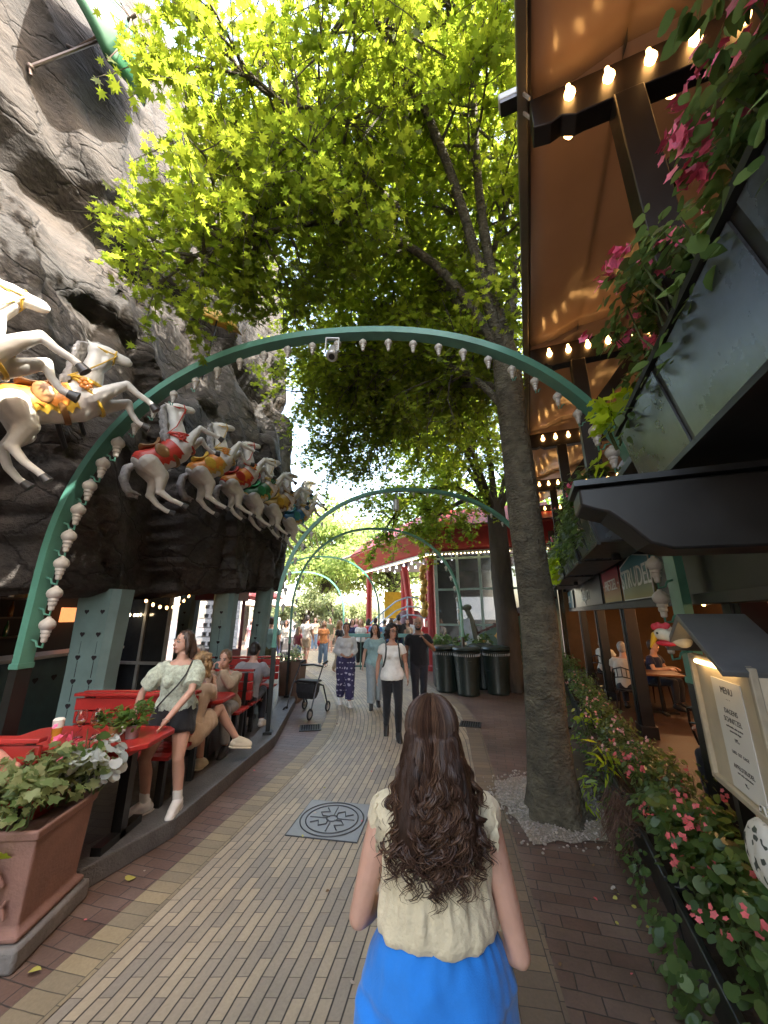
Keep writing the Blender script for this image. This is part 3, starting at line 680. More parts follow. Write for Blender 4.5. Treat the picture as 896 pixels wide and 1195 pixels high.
for a in BEAMS:
    mb = MB()
    prof = [(.34, 5.42), (.34, 5.14), (.45, 5.12), (.52, 5.15), (.60, 5.10), (.66, 5.11), (2.75, 5.12), (2.75, 5.42)]
    mb.prism([(b - 1.3, z - 2.74) for b, z in prof], .13, Matrix.Translation((0, a + .065 - 5, 0)) @ Matrix.Rotation(R(90), 4, 'X'))
    bo = mb.build('beam', BEAM, t, 25, bevel=.008)
    mb = MB(); mb.box(P3(.9, a, 4.1), (.17, .15, 2.05)); mb.bar(P3(.98, a, 4.35), P3(1.55, a, 5.08), .11, .12); mb.build('post', BEAM, t, bevel=.008)
    for k in range(9):
        b = MB(); c = P3(.58 + k * .23, a - .085, 5.33)
        b.lathe([(.014, .03), (.016, .0), (.03, -.03), (.036, -.055), (.022, -.085), (0, -.095)], 10, c)
        b.build('bulb', BULB, bo)
    for k in range(2):
        b = MB(); c = P3(.58 + k * .6, a + .085, 5.24)
        b.lathe([(.014, .03), (.016, .0), (.03, -.03), (.036, -.055), (.022, -.085), (0, -.095)], 10, c)
        b.build('bulb', BULB, bo)
for a0, a1 in zip(BEAMS, BEAMS[1:]):
    mb = MB(); rows = []
    for i in range(13):
        a = a0 + (a1 - a0) * i / 12; row = []
        for j in range(17):
            b = .36 + 2.45 * j / 16
            row.append(P3(b, a, awz(b) - .06 * math.sin(math.pi * i / 12) + .05 * (abs((j % 4) - 2) - 1) / 2))
        rows.append(row)
    mb.loft(rows, (False, False), False); o = mb.build('awning', AW, t, 60)
    so = o.modifiers.new('s', 'SOLIDIFY'); so.thickness = .006
mb = MB()
for j in range(0, 17, 4):
    b = .36 + 2.45 * j / 16; mb.tube([P3(b, -.7, awz(b) + .035), P3(b, 13, awz(b) + .035)], .022, 8)
mb.build('rib', M('rib_pale', (.11, .085, .062), .4), t)
mb = MB(); mb.bar(P3(.30, -.8, 5.50), P3(.30, 13.1, 5.50), .07, .09); mb.build('gutter', M('gutter_pale', (.17, .155, .12), .4, metal=.3), t, bevel=.01)
mb = MB(); mb.bar(P3(2.75, -.8, 5.2), P3(2.75, 13.1, 5.2), .12, .2); mb.build('wall_plate', BEAM, t)
t = rthing('security_lamp', 'white floodlight on bracket at the outer end of the nearest pergola beam', 'lamp', .24, 2.02, 5.50)
mb = MB(); mb.box((-.02, 0, .05), (.16, .10, .07)); mb.build('housing', M('lamp_white', (.55, .56, .56), .4), t, bevel=.012)
mb = MB(); mb.box((-.02, 0, .0), (.14, .09, .03)); mb.build('lens', BLK, t)
mb = MB(); mb.bar((.03, -.055, .04), (.10, -.055, -.12), .02, .012); mb.bar((.03, .055, .04), (.10, .055, -.12), .02, .012); mb.build('bracket', M('lamp_white', (.55, .56, .56), .4), t)
for a in (7.3, 10.2):
    t = rthing('security_lamp', 'dark floodlight at the outer end of the %s pergola beam' % ('third' if a < 8 else 'fourth'), 'lamp', .22, a, 5.40)
    mb = MB(); mb.lathe([(.0, .08), (.05, .08), (.07, 0), (.065, -.06), (0, -.06)], 12, M=Matrix.Rotation(R(35), 3, 'X')); mb.build('housing', BLK, t)
    mb = MB(); mb.bar((0, 0, .06), (.12, 0, .12), .025, .015); mb.build('bracket', BLK, t)

# ================================================================== GREEN ARCHES WITH PORCELAIN LAMPS
ARCHM = M('arch_green', (.085, .25, .19), .42, var=.14, scale=3, bump=.05, dirt=.3)
ARCHD = M('arch_black', (.010, .012, .012), .4, var=.3)
PORC = M('porcelain', (.46, .44, .40), .3, var=.12, scale=14, dirt=.2)
def lamp_mesh():
    mb = MB(); mb.lathe([(.0, .165), (.016, .165), (.022, .15), (.035, .143), (.062, .115), (.07, .085), (.062, .055), (.042, .035), (.044, .03), (.044, .012), (.036, .008), (.034, -.002), (.038, -.006), (.036, -.03), (.028, -.036), (.026, -.075), (.016, -.085), (0, -.085)], 16)
    return mb.mesh('lamp', 35)
LAMP = lamp_mesh(); LAMP.materials.append(PORC)
def arch(name_label, P0, P1, H, zs, wid=.15, thick=.085, z0=(0, 0), black=1.3, nl=34, group='green arches over the path', lamp_s=1.0):
    p0, p1 = Vector((*P0, 0)), Vector((*P1, 0)); W = (p1 - p0).length; d = (p1 - p0).normalized()
    t = thing('light_arch', name_label, 'arch', (p0 + p1) / 2, math.atan2(d.y, d.x), group)
    hw = W / 2; pts = []
    for k in range(14): pts.append((-hw, z0[0] + (zs - z0[0]) * k / 14))
    for k in range(49):
        a = math.pi - math.pi * k / 48
        x = hw * math.copysign(abs(math.cos(a)) ** .88, math.cos(a)); z = zs + (H - zs) * abs(math.sin(a)) ** .93
        pts.append((x, z))
    for k in range(1, 15): pts.append((hw, zs - (zs - z0[1]) * k / 14))
    # arc length positions
    S = [0]
    for a, b in zip(pts, pts[1:]): S.append(S[-1] + math.hypot(b[0] - a[0], b[1] - a[1]))
    def ring(i, w, th):
        a = pts[max(0, i - 1)]; b = pts[min(len(pts) - 1, i + 1)]; tx, tz = b[0] - a[0], b[1] - a[1]; l = math.hypot(tx, tz) or 1
        nx, nz = -tz / l, tx / l; x, z = pts[i]
        return [(x + nx * th * s1, w * s2, z + nz * th * s1) for s1, s2 in ((-.5, -.5), (.5, -.5), (.5, .5), (-.5, .5))]
    top = [i for i, (x, z) in enumerate(pts) if z >= black]
    mb = MB(); mb.loft([ring(i, wid, thick) for i in top])
    for i in (top[0], top[-1]):
        x, z = pts[i]; mb.box((x, 0, z + .02), (thick * 1.25, wid * 1.15, .05))
    mb.build('arch_tube', ARCHM, t, 30)
    for rng in (range(0, top[0] + 1), range(top[-1], len(pts))):
        mb = MB(); mb.loft([ring(i, wid * 1.02, thick * 1.06) for i in rng]); b0 = pts[rng[0]] if rng[0] == 0 else pts[rng[-1]]
        mb.box((b0[0], 0, b0[1] + .02), (thick * 2.2, wid * 1.8, .04)); mb.build('post', ARCHD, t, 30)
    if not nl: return t
    s0, s1 = S[top[0]] + .32, S[top[-1]] - .32
    for k in range(nl):
        s = s0 + (s1 - s0) * k / (nl - 1); i = max(j for j in range(len(S)) if S[j] <= s); f = (s - S[i]) / max(1e-6, S[i + 1] - S[i])
        a, b = pts[i], pts[i + 1]; x = a[0] + (b[0] - a[0]) * f; z = a[1] + (b[1] - a[1]) * f
        l = math.hypot(b[0] - a[0], b[1] - a[1]); nx, nz = -(b[1] - a[1]) / l, (b[0] - a[0]) / l     # outward is (nx, nz)
        side = max(0, min(1, abs(nx)))
        ix, iz = x - nx * .17 * lamp_s, z - nz * .19 * lamp_s
        lo = link('lamp', LAMP, t); lo.location = (ix, 0, iz); lo.scale = (lamp_s,) * 3
        if nz > .6: lo.scale = (lamp_s * .66,) * 3
        hb = MB()
        if abs(nx) > .45: h = [((x - nx * thick * .5 - ix) / lamp_s, 0, -.06), ((x - nx * .09 * lamp_s - ix) / lamp_s, 0, -.075), ((x - nx * .11 * lamp_s - ix) / lamp_s, 0, -.12), (0, 0, -.13), (0, 0, -.08)]
        else: h = [((x - nx * thick * .5 - ix) / lamp_s, 0, (z - nz * thick * .5 - iz) / lamp_s), (0, 0, .15)]
        h = [(p_[0] / lamp_s, p_[1], p_[2] / (1 if p_[2] < 0 else lamp_s)) if 0 else p_ for p_ in h]; hb.tube(h, .010, 6); hb.build('hook', ARCHM, lo)
    return t
ar1 = arch('tall green arch nearest the camera, spanning the whole path with porcelain lamps', (-3.56, 3.9), (2.70, 3.45), 5.13, 2.35, .145, .078, (.15, 0), 1.3, 36)
ar2 = arch('second green arch from the camera, its left foot on the terrace corner', (-1.78, 6.35), (3.15, 7.2), 4.22, 1.9, .10, .06, (.15, 0), 1.3, 30, lamp_s=.55)
ar3 = arch('third green arch, framed inside the second one', (-2.15, 8.9), (2.0, 9.9), 4.05, 1.9, .08, .05, (.15, 0), 1.25, 26, lamp_s=.5)
ar4 = arch('fourth green arch, thin and far down the path', (-4.6, 14.2), (-.2, 15.0), 4.1, 1.9, .09, .06, (.15, 0), 1.25, 0)
ar5 = arch('farthest thin arch with red lamps in front of the shrubs', (-6.8, 20.5), (-2.3, 21.8), 4.2, 1.9, .10, .08, (.0, 0), .3, 0)
# flood lamp under the nearest arch
t = thing('flood_lamp', 'grey flood lamp hanging from the top of the nearest arch', 'lamp', at_y(388, 398, 3.66), R(0))
MT = Matrix.Rotation(R(-28), 3, 'X')
mb = MB(); mb.lathe([(.0, -.03), (.055, -.03), (.07, -.01), (.07, .02), (.058, .03), (.05, .18), (.03, .2), (0, .2)], 16, (0, 0, -.20), MT); mb.build('housing', M('lamp_grey', (.42, .42, .40), .4, metal=.4), t)
mb = MB(); mb.lathe([(0, -.034), (.036, -.034), (.036, -.028), (0, -.028)], 14, (0, 0, -.20), MT); mb.build('lens', BLK, t)
mb = MB(); mb.bar((-.075, 0, .03), (-.075, -.02, -.16), .012, .04); mb.bar((.075, 0, .03), (.075, -.02, -.16), .012, .04); mb.bar((-.08, 0, .03), (.08, 0, .03), .04, .012); mb.build('yoke', M('lamp_grey', (.42, .42, .40), .4, metal=.4), t)
t = thing('flood_lamp', 'small pale flood lamp hanging from the top of the second arch', 'lamp', at_y(462, 588, 6.75))
mb = MB(); mb.lathe([(0, -.12), (.06, -.12), (.05, .08), (0, .1)], 12); mb.build('housing', M('lamp_grey', (.42, .42, .40), .4, metal=.4), t)
mb = MB(); mb.bar((0, 0, .1), (0, 0, .2), .03, .03); mb.build('yoke', BLK, t)

# ================================================================== RED PAVILION
RED = M('pavilion_red', (.32, .018, .020), .45, var=.2, scale=2, dirt=.2)
GRN = M('pavilion_green', (.06, .14, .12), .45, var=.2, scale=3)
c0 = Vector((1.75, 13.6, 0)); cl = Vector((-1.05, 19.9, 0)); cr_ = Vector((5.6, 12.2, 0))
ZE = 4.05
t = thing('pavilion', 'red ride pavilion with bulb lined eaves, glass wall and navy ceiling', 'building', c0)
def V3(p, z=0): return (p.x - c0.x, p.y - c0.y, z)
outl = Vector((-.75, -.30, 0)); outr = Vector((-.1, -.75, 0))
ol, oc, or_ = cl + outl, c0 + Vector((-.55, -.62, 0)), cr_ + outr
mb = MB()
for A, B, A2, B2 in ((cl, c0, ol, oc), (c0, cr_, oc, or_)):
    mb.loft([[V3(A, ZE), V3(A2, ZE + .75), V3(A2, ZE + .80), V3(A, ZE + .85)], [V3(B, ZE), V3(B2, ZE + .75), V3(B2, ZE + .80), V3(B, ZE + .85)]])
mb.build('fascia', RED, t, sm=False)
back = Vector((4.5, 21.5, 0))
mb = MB(); mb.loft([[V3(p, ZE + .86) for p in (ol, oc, or_, Vector((6, 20, 0)))], [V3(p, ZE + 1.6) for p in (cl, c0, cr_, Vector((5, 19, 0)))]]); mb.build('roof', RED, t, sm=False)
mb = MB(); mb.loft([[V3(p, ZE + .02) for p in (cl, c0, cr_, Vector((6, 20, 0)))], [V3(p, ZE + .10) for p in (cl, c0, cr_, Vector((6, 20, 0)))]]); mb.build('ceiling', M('navy', (.012, .014, .045), .35), t, sm=False)
mb = MB(); mb.bar(V3(cl + outl * .1, ZE + .0), V3(c0 + (oc - c0) * .1, ZE + .0), .12, .10); mb.bar(V3(c0 + (oc - c0) * .1, ZE), V3(cr_ + outr * .1, ZE), .12, .10); mb.build('eave_trim', M('trim_pale', (.36, .37, .34), .4), t)
mb = MB(); mb.box(V3(ol + Vector((-.05, .1, 0)), ZE + .82), (1.0, .5, .06), rot=Matrix.Rotation(R(-20), 3, 'Y')); mb.build('roof_end', M('zinc_plain', (.30, .31, .32), .4, metal=.4), t)
BULBP = M('bulb_pale', (1, .75, .45), .3, emit=(1, .72, .38), es=2.0)
mb = MB()
for A, B, k in ((cl, c0, 46), (c0, cr_, 30)):
    for i in range(k):
        p = A.lerp(B, (i + .5) / k); o_ = (oc - c0).normalized() * .14
        mb.ball(V3(p + o_, ZE - .05), .024, n=6)
o = mb.build('eave_bulbs', BULBP, t); o['kind'] = 'stuff'
def col(p, r, mat, z1=ZE, nm='column'):
    b = MB(); b.lathe([(r * 1.3, 0), (r * 1.3, .15), (r, .2), (r, z1 - .3), (r * 1.2, z1 - .15), (r * 1.2, z1)], 12, V3(p)); return b.build(nm, mat, t)
col(cl + Vector((.28, -.25, 0)), .15, RED); col(c0 + Vector((-.02, .3, 0)), .15, RED); col(Vector((1.0, 19, 0)), .15, RED); col(Vector((2.3, 20.2, 0)), .16, RED)
mb = MB(); mb.tube([V3(Vector((1.35, 17.5, 0)), 1.0), V3(Vector((.95, 17.3, 0)), ZE)], .16, 10); mb.build('column', RED, t)
# carved gilded figure on the corner column is kept as a plain scrolled capital
mb = MB()
for k in range(7): mb.ball(V3(c0 + Vector((-.32 + .05 * math.sin(k * 2.1), .02, 0)), 1.95 + k * .26), (.15 - .012 * (k % 3), .13, .17), n=10)
mb.build('gilded_ornament', M('gilt', (.45, .27, .06), .35, metal=.4, var=.4, scale=7), t)
# glass wall right of the corner
dirw = (cr_ - c0).normalized()
mb = MB()
for k in range(6):
    p = c0 + dirw * (.15 + k * .78); mb.box(V3(p, 2.15), (.09, .09, 3.7), rz=math.atan2(dirw.y, dirw.x))
for z in (.35, 1.55, 2.75, 3.85): mb.bar(V3(c0 + dirw * .1, z), V3(cr_, z), .07, .07)
mb.build('glass_frame', M('frame_green_pale', (.24, .34, .31), .4), t)
mb = MB(); mb.box(V3(c0 + dirw * 2.2 + Vector((.03, .05, 0)), 2.15), (4.1, .015, 3.6), rz=math.atan2(dirw.y, dirw.x)); mb.build('pane', M('tinted_glass', (.035, .05, .05), .06, spec=.9, alpha=.55), t)
mb = MB(); mb.box(V3(Vector((4.4, 19.4, 0)), 2.1), (4.0, .2, 4.0)); mb.build('back_wall', M('night_wall', (.015, .017, .022), .7), t)
mb = MB()
mb.box(V3(Vector((4.1, 16.5, 0)), 2.15), (1.9, .02, .95)); mb.build('bright_opening', M('window_day', (.8, .85, .9), .5, emit=(.85, .93, 1), es=.12), t)
mb = MB(); mb.box(V3(Vector((.55, 19.6, 0)), 2.35), (1.05, .1, 1.3)); mb.build('yellow_panel', M('yellow', (.55, .35, .02), .5), t)
mb = MB(); mb.lathe([(.0, 0), (.45, 0), (.62, .35), (.66, .8), (.6, 1.3), (.4, 1.5), (0, 1.55)], 16, V3(Vector((1.2, 17.9, 0)), .55)); mb.build('ride_car', M('maroon', (.09, .018, .020), .4), t)
mb = MB(); mb.box(V3(Vector((2.6, 17, 0)), .25), (6, 5.4, .5), rz=R(-8)); mb.build('platform', M('platform_grey', (.10, .11, .11), .6), t)
# interior spots on the ceiling
mb = MB()
for k in range(16): mb.ball(V3(cl.lerp(c0, .08 + (k % 8) * .11) + Vector((.5 + (k // 8) * .9, .3, 0)), ZE - .02), .04, n=6)
mb.build('ceiling_spots', M('spot_white', (1, 1, 1), .3, emit=(.9, .92, 1), es=1), t)
# staircase rising to the right, in front of the glass
t = thing('staircase', 'green staircase with gold rosettes rising to the right beside the glass wall', 'staircase', (2.55, 12.6, 0), R(-12))
mb = MB()
for k in range(10): mb.box((.35 + k * .27, .55, .55 + k * .085), (.28, 1.1, 1.1 + k * .17))
mb.build('steps', M('step_dark', (.07, .03, .025), .6), t)
mb = MB(); mb.prism([(-.2, .1), (.0, .1), (2.9, .1), (2.9, 2.35), (-.2, .95)], .05, Matrix.Translation((0, 0, 0)) @ Matrix.Rotation(R(90), 4, 'X')); mb.build('balustrade', GRN, t, sm=False)
mb = MB(); mb.bar((-.25, -.03, 1.0), (2.95, -.03, 2.42), .07, .06); mb.build('handrail', M('rail_maroon', (.07, .015, .012), .4), t)
mb = MB()
for k in range(6):
    x = .15 + k * .48; z = .82 + k * .212
    mb.prism([(math.cos(a) * (.09 + .04 * (i % 2)), math.sin(a) * (.09 + .04 * (i % 2))) for i, a in enumerate([2 * math.pi * j / 10 for j in range(10)])], .02, Matrix.Translation((x, -.052, z)) @ Matrix.Rotation(R(90), 4, 'X'))
mb.build('rosette', M('gold_bright', (.55, .38, .12), .35, metal=.3), t, sm=False)
mb = MB()
for k in range(5):
    for j in range(2 + k):
        x = .4 + k * .48; z = .68 + k * .212 - j * .2
        if z > .25:
            for q in range(3): mb.ball((x - .1 + q * .1, -.055, z - .08 * abs(q - 1)), (.035, .015, .05), n=6)
mb.build('scrollwork', M('scroll_pale', (.24, .32, .28), .5), t)
# railing with teal top in front of the crowd
t = thing('queue_railing', 'teal topped railing in front of the waiting crowd', 'railing', (0.05, 14.1, 0), R(-3))
mb = MB(); mb.box((0, 0, 1.16), (3.2, .10, .12)); mb.build('top_rail', M('rail_teal', (.16, .36, .34), .45), t, bevel=.01)
mb = MB()
for k in range(15): mb.box((-1.55 + k * .22, 0, .55), (.035, .035, 1.1))
mb.box((0, 0, .12), (3.2, .05, .05)); mb.build('baluster', GRN, t)
t = thing('ramp_railing', 'pale blue arched tube railing above the crowd', 'railing', (.2, 16.2, 0))
mb = MB()
for dz in (0, .38, .72):
    pts = [at_y(u, v, 16.2) - Vector((.2, 16.2, 0)) - Vector((0, 0, dz)) for u, v in ((432, 728), (447, 714), (462, 702), (475, 697), (488, 698), (502, 704), (515, 714))]
    mb.tube(pts, .03, 6)
mb.build('rail', M('rail_blue', (.36, .50, .62), .4), t)
mb = MB()
for u, v in ((447, 714), (475, 697), (502, 704)):
    p = at_y(u, v, 16.2) - Vector((.2, 16.2, 0)); mb.tube([p, (p.x, p.y, .0)], .03, 6)
mb.build('rail_post', M('rail_blue', (.36, .50, .62), .4), t)
# leaning lamp post with a banner
pb = at_y(552, 745, 11.6)
t = thing('banner_post', 'old grey green curved post with pale blue banner behind the bins', 'lamp post', (pb.x, pb.y, 0))
mb = MB(); mb.tube([(.12, 0, 0), (.10, 0, 1.0), (.0, 0, 1.7), (-.14, 0, 2.05), (-.30, 0, 2.12), (-.36, 0, 2.0)], [.09, .085, .08, .075, .06, .04], 10); mb.ball((-.12, 0, 2.1), (.14, .1, .10)); mb.build('post', M('post_olive', (.12, .13, .10), .6, bump=.4), t)
mb = MB(); mb.box((-.14, -.06, 1.35), (.22, .02, .85), rot=Matrix.Rotation(R(-8), 3, 'Y')); mb.build('banner', M('banner_blue', (.45, .55, .68), .6, var=.25, scale=6), t)
# ================================================================== TREES
BARK = M('bark', (.105, .092, .062), .85, var=.55, scale=7, bump=1.0, bscale=26, dirt=.7, stretch=(1, 1, 1.6))
for n_ in BARK.node_tree.nodes:
    if n_.type == 'BUMP': n_.inputs['Distance'].default_value = .06
BARK2 = M('bark_dark', (.045, .036, .028), .9, var=.4, scale=5, bump=.8, bscale=22, stretch=(1, 1, .35))
LEAF1 = leaf_mat('leaf_maple', (.060, .095, .012), (.125, .160, .020), .62)
LEAF2 = leaf_mat('leaf_maple_deep', (.035, .075, .014), (.085, .135, .022), .55)
LEAF3 = leaf_mat('leaf_far', (.075, .115, .035), (.15, .19, .065), .5)
LEAF4 = leaf_mat('leaf_olive', (.12, .15, .085), (.20, .23, .13), .4)
V = Vector
class Cloud:
    def __init__(s): s.p = []; s.n = []; s.t = []; s.s = []
    def leaf(s, p, n, t, z): s.p.append(tuple(p)); s.n.append(tuple(n)); s.t.append(tuple(t)); s.s.append(z)
    def build(s, name, shape, mat, parent, **k):
        me = leaves(s.p, s.n, s.t, s.s, shape, **k); return link(name, me, parent, mat)
def rv(r, k=1.0): return V((r.gauss(0, k), r.gauss(0, k), r.gauss(0, k)))
def poly_at(pts, q):
    q = q * (len(pts) - 1); i = min(int(q), len(pts) - 2); return pts[i].lerp(pts[i + 1], q - i)
def curve_pts(pts, n=5):
    P = [V(p) for p in pts]; out = []
    for i in range(len(P) - 1):
        a = P[max(0, i - 1)]; b, c = P[i], P[i + 1]; d = P[min(len(P) - 1, i + 2)]
        for k in range(n):
            t = k / n; out.append(.5 * ((2 * b) + (c - a) * t + (2 * a - 5 * b + 4 * c - d) * t * t + (3 * b - 3 * c + d - a) * t ** 3))
    out.append(P[-1]); return out
def rough_tube(mb, pts, rads, n=14, amp=.06, sub=6, fine=0):
    pts = curve_pts(pts, sub); rr = []
    for i in range(len(pts)): 
        q = i / (len(pts) - 1) * (len(rads) - 1); j = min(int(q), len(rads) - 2); rr.append(rads[j] + (rads[j + 1] - rads[j]) * (q - j))
    rings = []; a = V((1, 0, 0))
    for i, p in enumerate(pts):
        d = (pts[min(i + 1, len(pts) - 1)] - pts[max(0, i - 1)]).normalized(); a = (a - d * a.dot(d)).normalized(); b = d.cross(a)
        ring = []
        for k in range(n):
            t = 2 * math.pi * k / n; w = 1 + amp * (noise.noise(V((math.cos(t) * 1.3, math.sin(t) * 1.3, p.z * .8))) * 1.6) + fine * (noise.noise(V((math.cos(t) * 5, math.sin(t) * 5, p.z * 9))) + .7 * noise.noise(V((math.cos(t) * 12, math.sin(t) * 12, p.z * 14)))) + (.16 * max(0, 1 - p.z / .45) ** 2 * math.cos(5 * t + 1) if p.z < .45 and fine else 0)
            ring.append(p + (a * math.cos(t) + b * math.sin(t)) * rr[i] * w)
        rings.append(ring)
    mb.loft(rings)
def tree(name, label, base, trunk, trad, limbs, seed, lmat, bark, leaf=.14, dens=1.0, group=None, shape=MAPLE, keep=None):
    r = random.Random(seed); base = V(base); t = thing(name, label, 'tree', base, 0, group)
    wood = MB(); cl = Cloud()
    rough_tube(wood, [V(p) - base for p in trunk], trad, 56, .07, 22, .028)
    for L in limbs:
        pts = curve_pts([V(p) - base for p in L['p']], 5); r0 = L.get('r', .09)
        wood.tube(pts, [r0 * (1 - .8 * i / (len(pts) - 1)) for i in range(len(pts))], 8)
        nb, nt_, nl, bl, tl = L.get('nb', 11), L.get('nt', 8), L.get('nl', 16), L.get('bl', 1.15), L.get('tl', .6); q0 = L.get('q0', .3)
        lift = L.get('lift', .1)
        for b in range(int(nb * dens)):
            q = q0 + (1 - q0) * (b + r.random()) / (nb * dens); p0 = poly_at(pts, q)
            d0 = (poly_at(pts, min(1, q + .1)) - poly_at(pts, max(0, q - .1))).normalized()
            d = (d0 * .5 + rv(r, .75) + V((0, 0, lift))).normalized()
            bp = [p0]; 
            for k in range(4):
                d = (d + rv(r, .16) + V((0, 0, -.05))).normalized(); bp.append(bp[-1] + d * bl * r.uniform(.7, 1.2) / 4)
            wood.tube(bp, [.022, .018, .013, .009, .004], 5)
            for k in range(nt_):
                qq = r.uniform(.25, 1); s0 = poly_at(bp, qq); td = (d * .6 + rv(r, .6) + V((0, 0, -.12))).normalized()
                tp = [s0]
                for j in range(3):
                    td = (td + rv(r, .12) + V((0, 0, -.14))).normalized(); tp.append(tp[-1] + td * tl * r.uniform(.7, 1.25) / 3)
                wood.tube(tp, [.007, .005, .004, .002], 4, cap=False)
                for j in range(nl):
                    p = poly_at(tp, r.uniform(.12, 1)) + rv(r, .05)
                    if keep and not keep(p + base): continue
                    tip = td * .7 + rv(r, .55) + V((0, 0, -.35)); n = V((0, 0, 1)) + rv(r, .48)
                    cl.leaf(p, n, tip, leaf * r.uniform(.6, 1.2))
    wood.build('trunk', bark, t, 60)
    cl.build('crown', shape, lmat, t)
    print(name, 'leaves', len(cl.p)); return t
F0 = (1.66, 4.36, 5.35)
def keep_main(p):      # leaves do not grow into the rock or through the awning
    if p.x < -2.95 - .12 * max(0, p.z - 7): return False
    k = (p.x + 3.1) / SUN_TO.x; ys, zs_ = p.y - SUN_TO.y * k, p.z - SUN_TO.z * k      # thin where the low light comes through
    if ys < 4.9 and 2.2 < zs_ < 6.4 and p.x > -1.2 and noise.noise(p * 3) > .22: return False
    if p.z > 8.8 and noise.noise(p * 2.3 + V((5, 1, 2))) > -.02: return False      # airy top
    b = EX.dot(p)
    if b > .22 and p.z < 7.2 and EY.dot(p) < 14: return False
    return True
LM = [
    dict(p=[F0, (.7, 4.1, 6.7), (-.9, 3.5, 6.9), (-1.9, 3.15, 6.3)], r=.08, nb=13, q0=.4, lift=0),
    dict(p=[(-.6, 3.65, 6.9), (-1.5, 3.3, 6.2), (-2.15, 3.1, 5.55)], r=.035, nb=7, q0=.25, lift=-.1, bl=.8, tl=.5),
    dict(p=[(.2, 3.6, 7.0), (-.9, 2.9, 7.4), (-1.6, 2.6, 7.6)], r=.05, nb=11, q0=.2),
    dict(p=[F0, (.9, 3.5, 7.4), (.1, 2.7, 8.3), (-.4, 2.4, 8.3)], r=.08, nb=13, q0=.35),
    dict(p=[F0, (1.3, 3.7, 7.4), (1.1, 3.0, 8.6), (.9, 2.7, 9.0)], r=.08, nb=12, q0=.35),
    dict(p=[F0, (1.6, 4.6, 8.5), (1.5, 5, 12.5)], r=.13, nb=14, q0=.35, bl=1.5),
    dict(p=[F0, (2.0, 4.7, 6.6), (2.5, 5.4, 9.0), (2.8, 6, 11)], r=.10, nb=12, q0=.4, bl=1.4),
    dict(p=[F0, (.9, 5.3, 6.9), (-.7, 6.8, 7.3), (-1.9, 7.8, 7.0)], r=.09, nb=15, q0=.25, bl=1.3),
    dict(p=[F0, (1.3, 6.0, 7.2), (.9, 8.2, 8.2)], r=.09, nb=14, q0=.2, bl=1.4),
    dict(p=[F0, (.4, 4.9, 8.0), (-1.0, 5.2, 9.6), (-1.9, 5.5, 10.6)], r=.09, nb=16, q0=.25, bl=1.4),
    dict(p=[F0, (1.0, 4.4, 9.0), (.2, 4.2, 11.3)], r=.09, nb=15, q0=.3, bl=1.4),
    dict(p=[(1.72, 4.36, 4.35), (1.25, 4.75, 5.35), (.3, 5.5, 6.3), (-.7, 6.2, 6.4)], r=.06, nb=15, q0=.3, lift=0),
    dict(p=[(1.74, 4.4, 4.9), (1.2, 5.9, 5.9), (.4, 7.6, 6.3), (-.3, 9.0, 6.1)], r=.06, nb=16, q0=.25, lift=0, bl=1.3),
    dict(p=[(.5, 7.4, 6.3), (-.6, 8.2, 6.4), (-1.4, 8.8, 6.0)], r=.04, nb=10, q0=.2, lift=0),
    dict(p=[F0, (1.9, 5.4, 6.8), (2.2, 7.2, 8)], r=.07, nb=12, q0=.2, bl=1.4),
    dict(p=[(.2, 4.9, 8.2), (-.9, 4.4, 8.4), (-1.8, 4.2, 8.3)], r=.05, nb=12, q0=.2),
    dict(p=[(1.3, 4.4, 8.6), (.6, 3.4, 9.6), (-.3, 3.2, 10.2)], r=.05, nb=12, q0=.2),
    dict(p=[(1.2, 5.0, 6.6), (.2, 6.4, 7.2), (-.6, 8.2, 7.6)], r=.05, nb=16, q0=.1, bl=1.3),
    dict(p=[(1.0, 5.6, 7.4), (.2, 7.6, 8.6), (-1.0, 9.2, 8.8)], r=.05, nb=16, q0=.1, bl=1.5),
    dict(p=[(.6, 5.4, 6.9), (-.6, 6.2, 8.2), (-1.9, 6.8, 8.8)], r=.05, nb=14, q0=.1, bl=1.3),
    dict(p=[(1.5, 5.0, 6.4), (1.3, 7.0, 6.6), (.9, 9.0, 6.4)], r=.05, nb=16, q0=.1, bl=1.3, lift=0),
    dict(p=[(1.4, 4.7, 7.6), (.9, 6.6, 9.8), (.2, 8.4, 11.2)], r=.06, nb=16, q0=.15, bl=1.6),
    dict(p=[(1.1, 4.5, 8.2), (-.2, 5.6, 11.0), (-1.6, 6.6, 12.5)], r=.06, nb=16, q0=.15, bl=1.6),
    dict(p=[(1.6, 4.5, 7.0), (2.0, 3.9, 8.6), (1.9, 3.6, 10)], r=.05, nb=12, q0=.2, bl=1.2),
    dict(p=[(-.5, 6.6, 7.2), (-1.3, 8.2, 7.6), (-1.5, 9.4, 8.2)], r=.04, nb=12, q0=.1, bl=1.2),
]
tree('maple_tree', 'tall maple at the right of the path, its bright crown over the nearest arch', (1.73, 4.34, 0),
     [(1.73, 4.34, -.05), (1.72, 4.34, .12), (1.72, 4.35, .6), (1.74, 4.35, 2), (1.71, 4.36, 3.6), (1.68, 4.36, 5.0), (1.66, 4.36, 5.6)], [.34, .27, .218, .196, .185, .178, .14], LM, 3, LEAF1, BARK, .102, 2.7, keep=keep_main)
b2 = (3.37, 10.45, 0); f2 = (3.3, 10.5, 4.6)
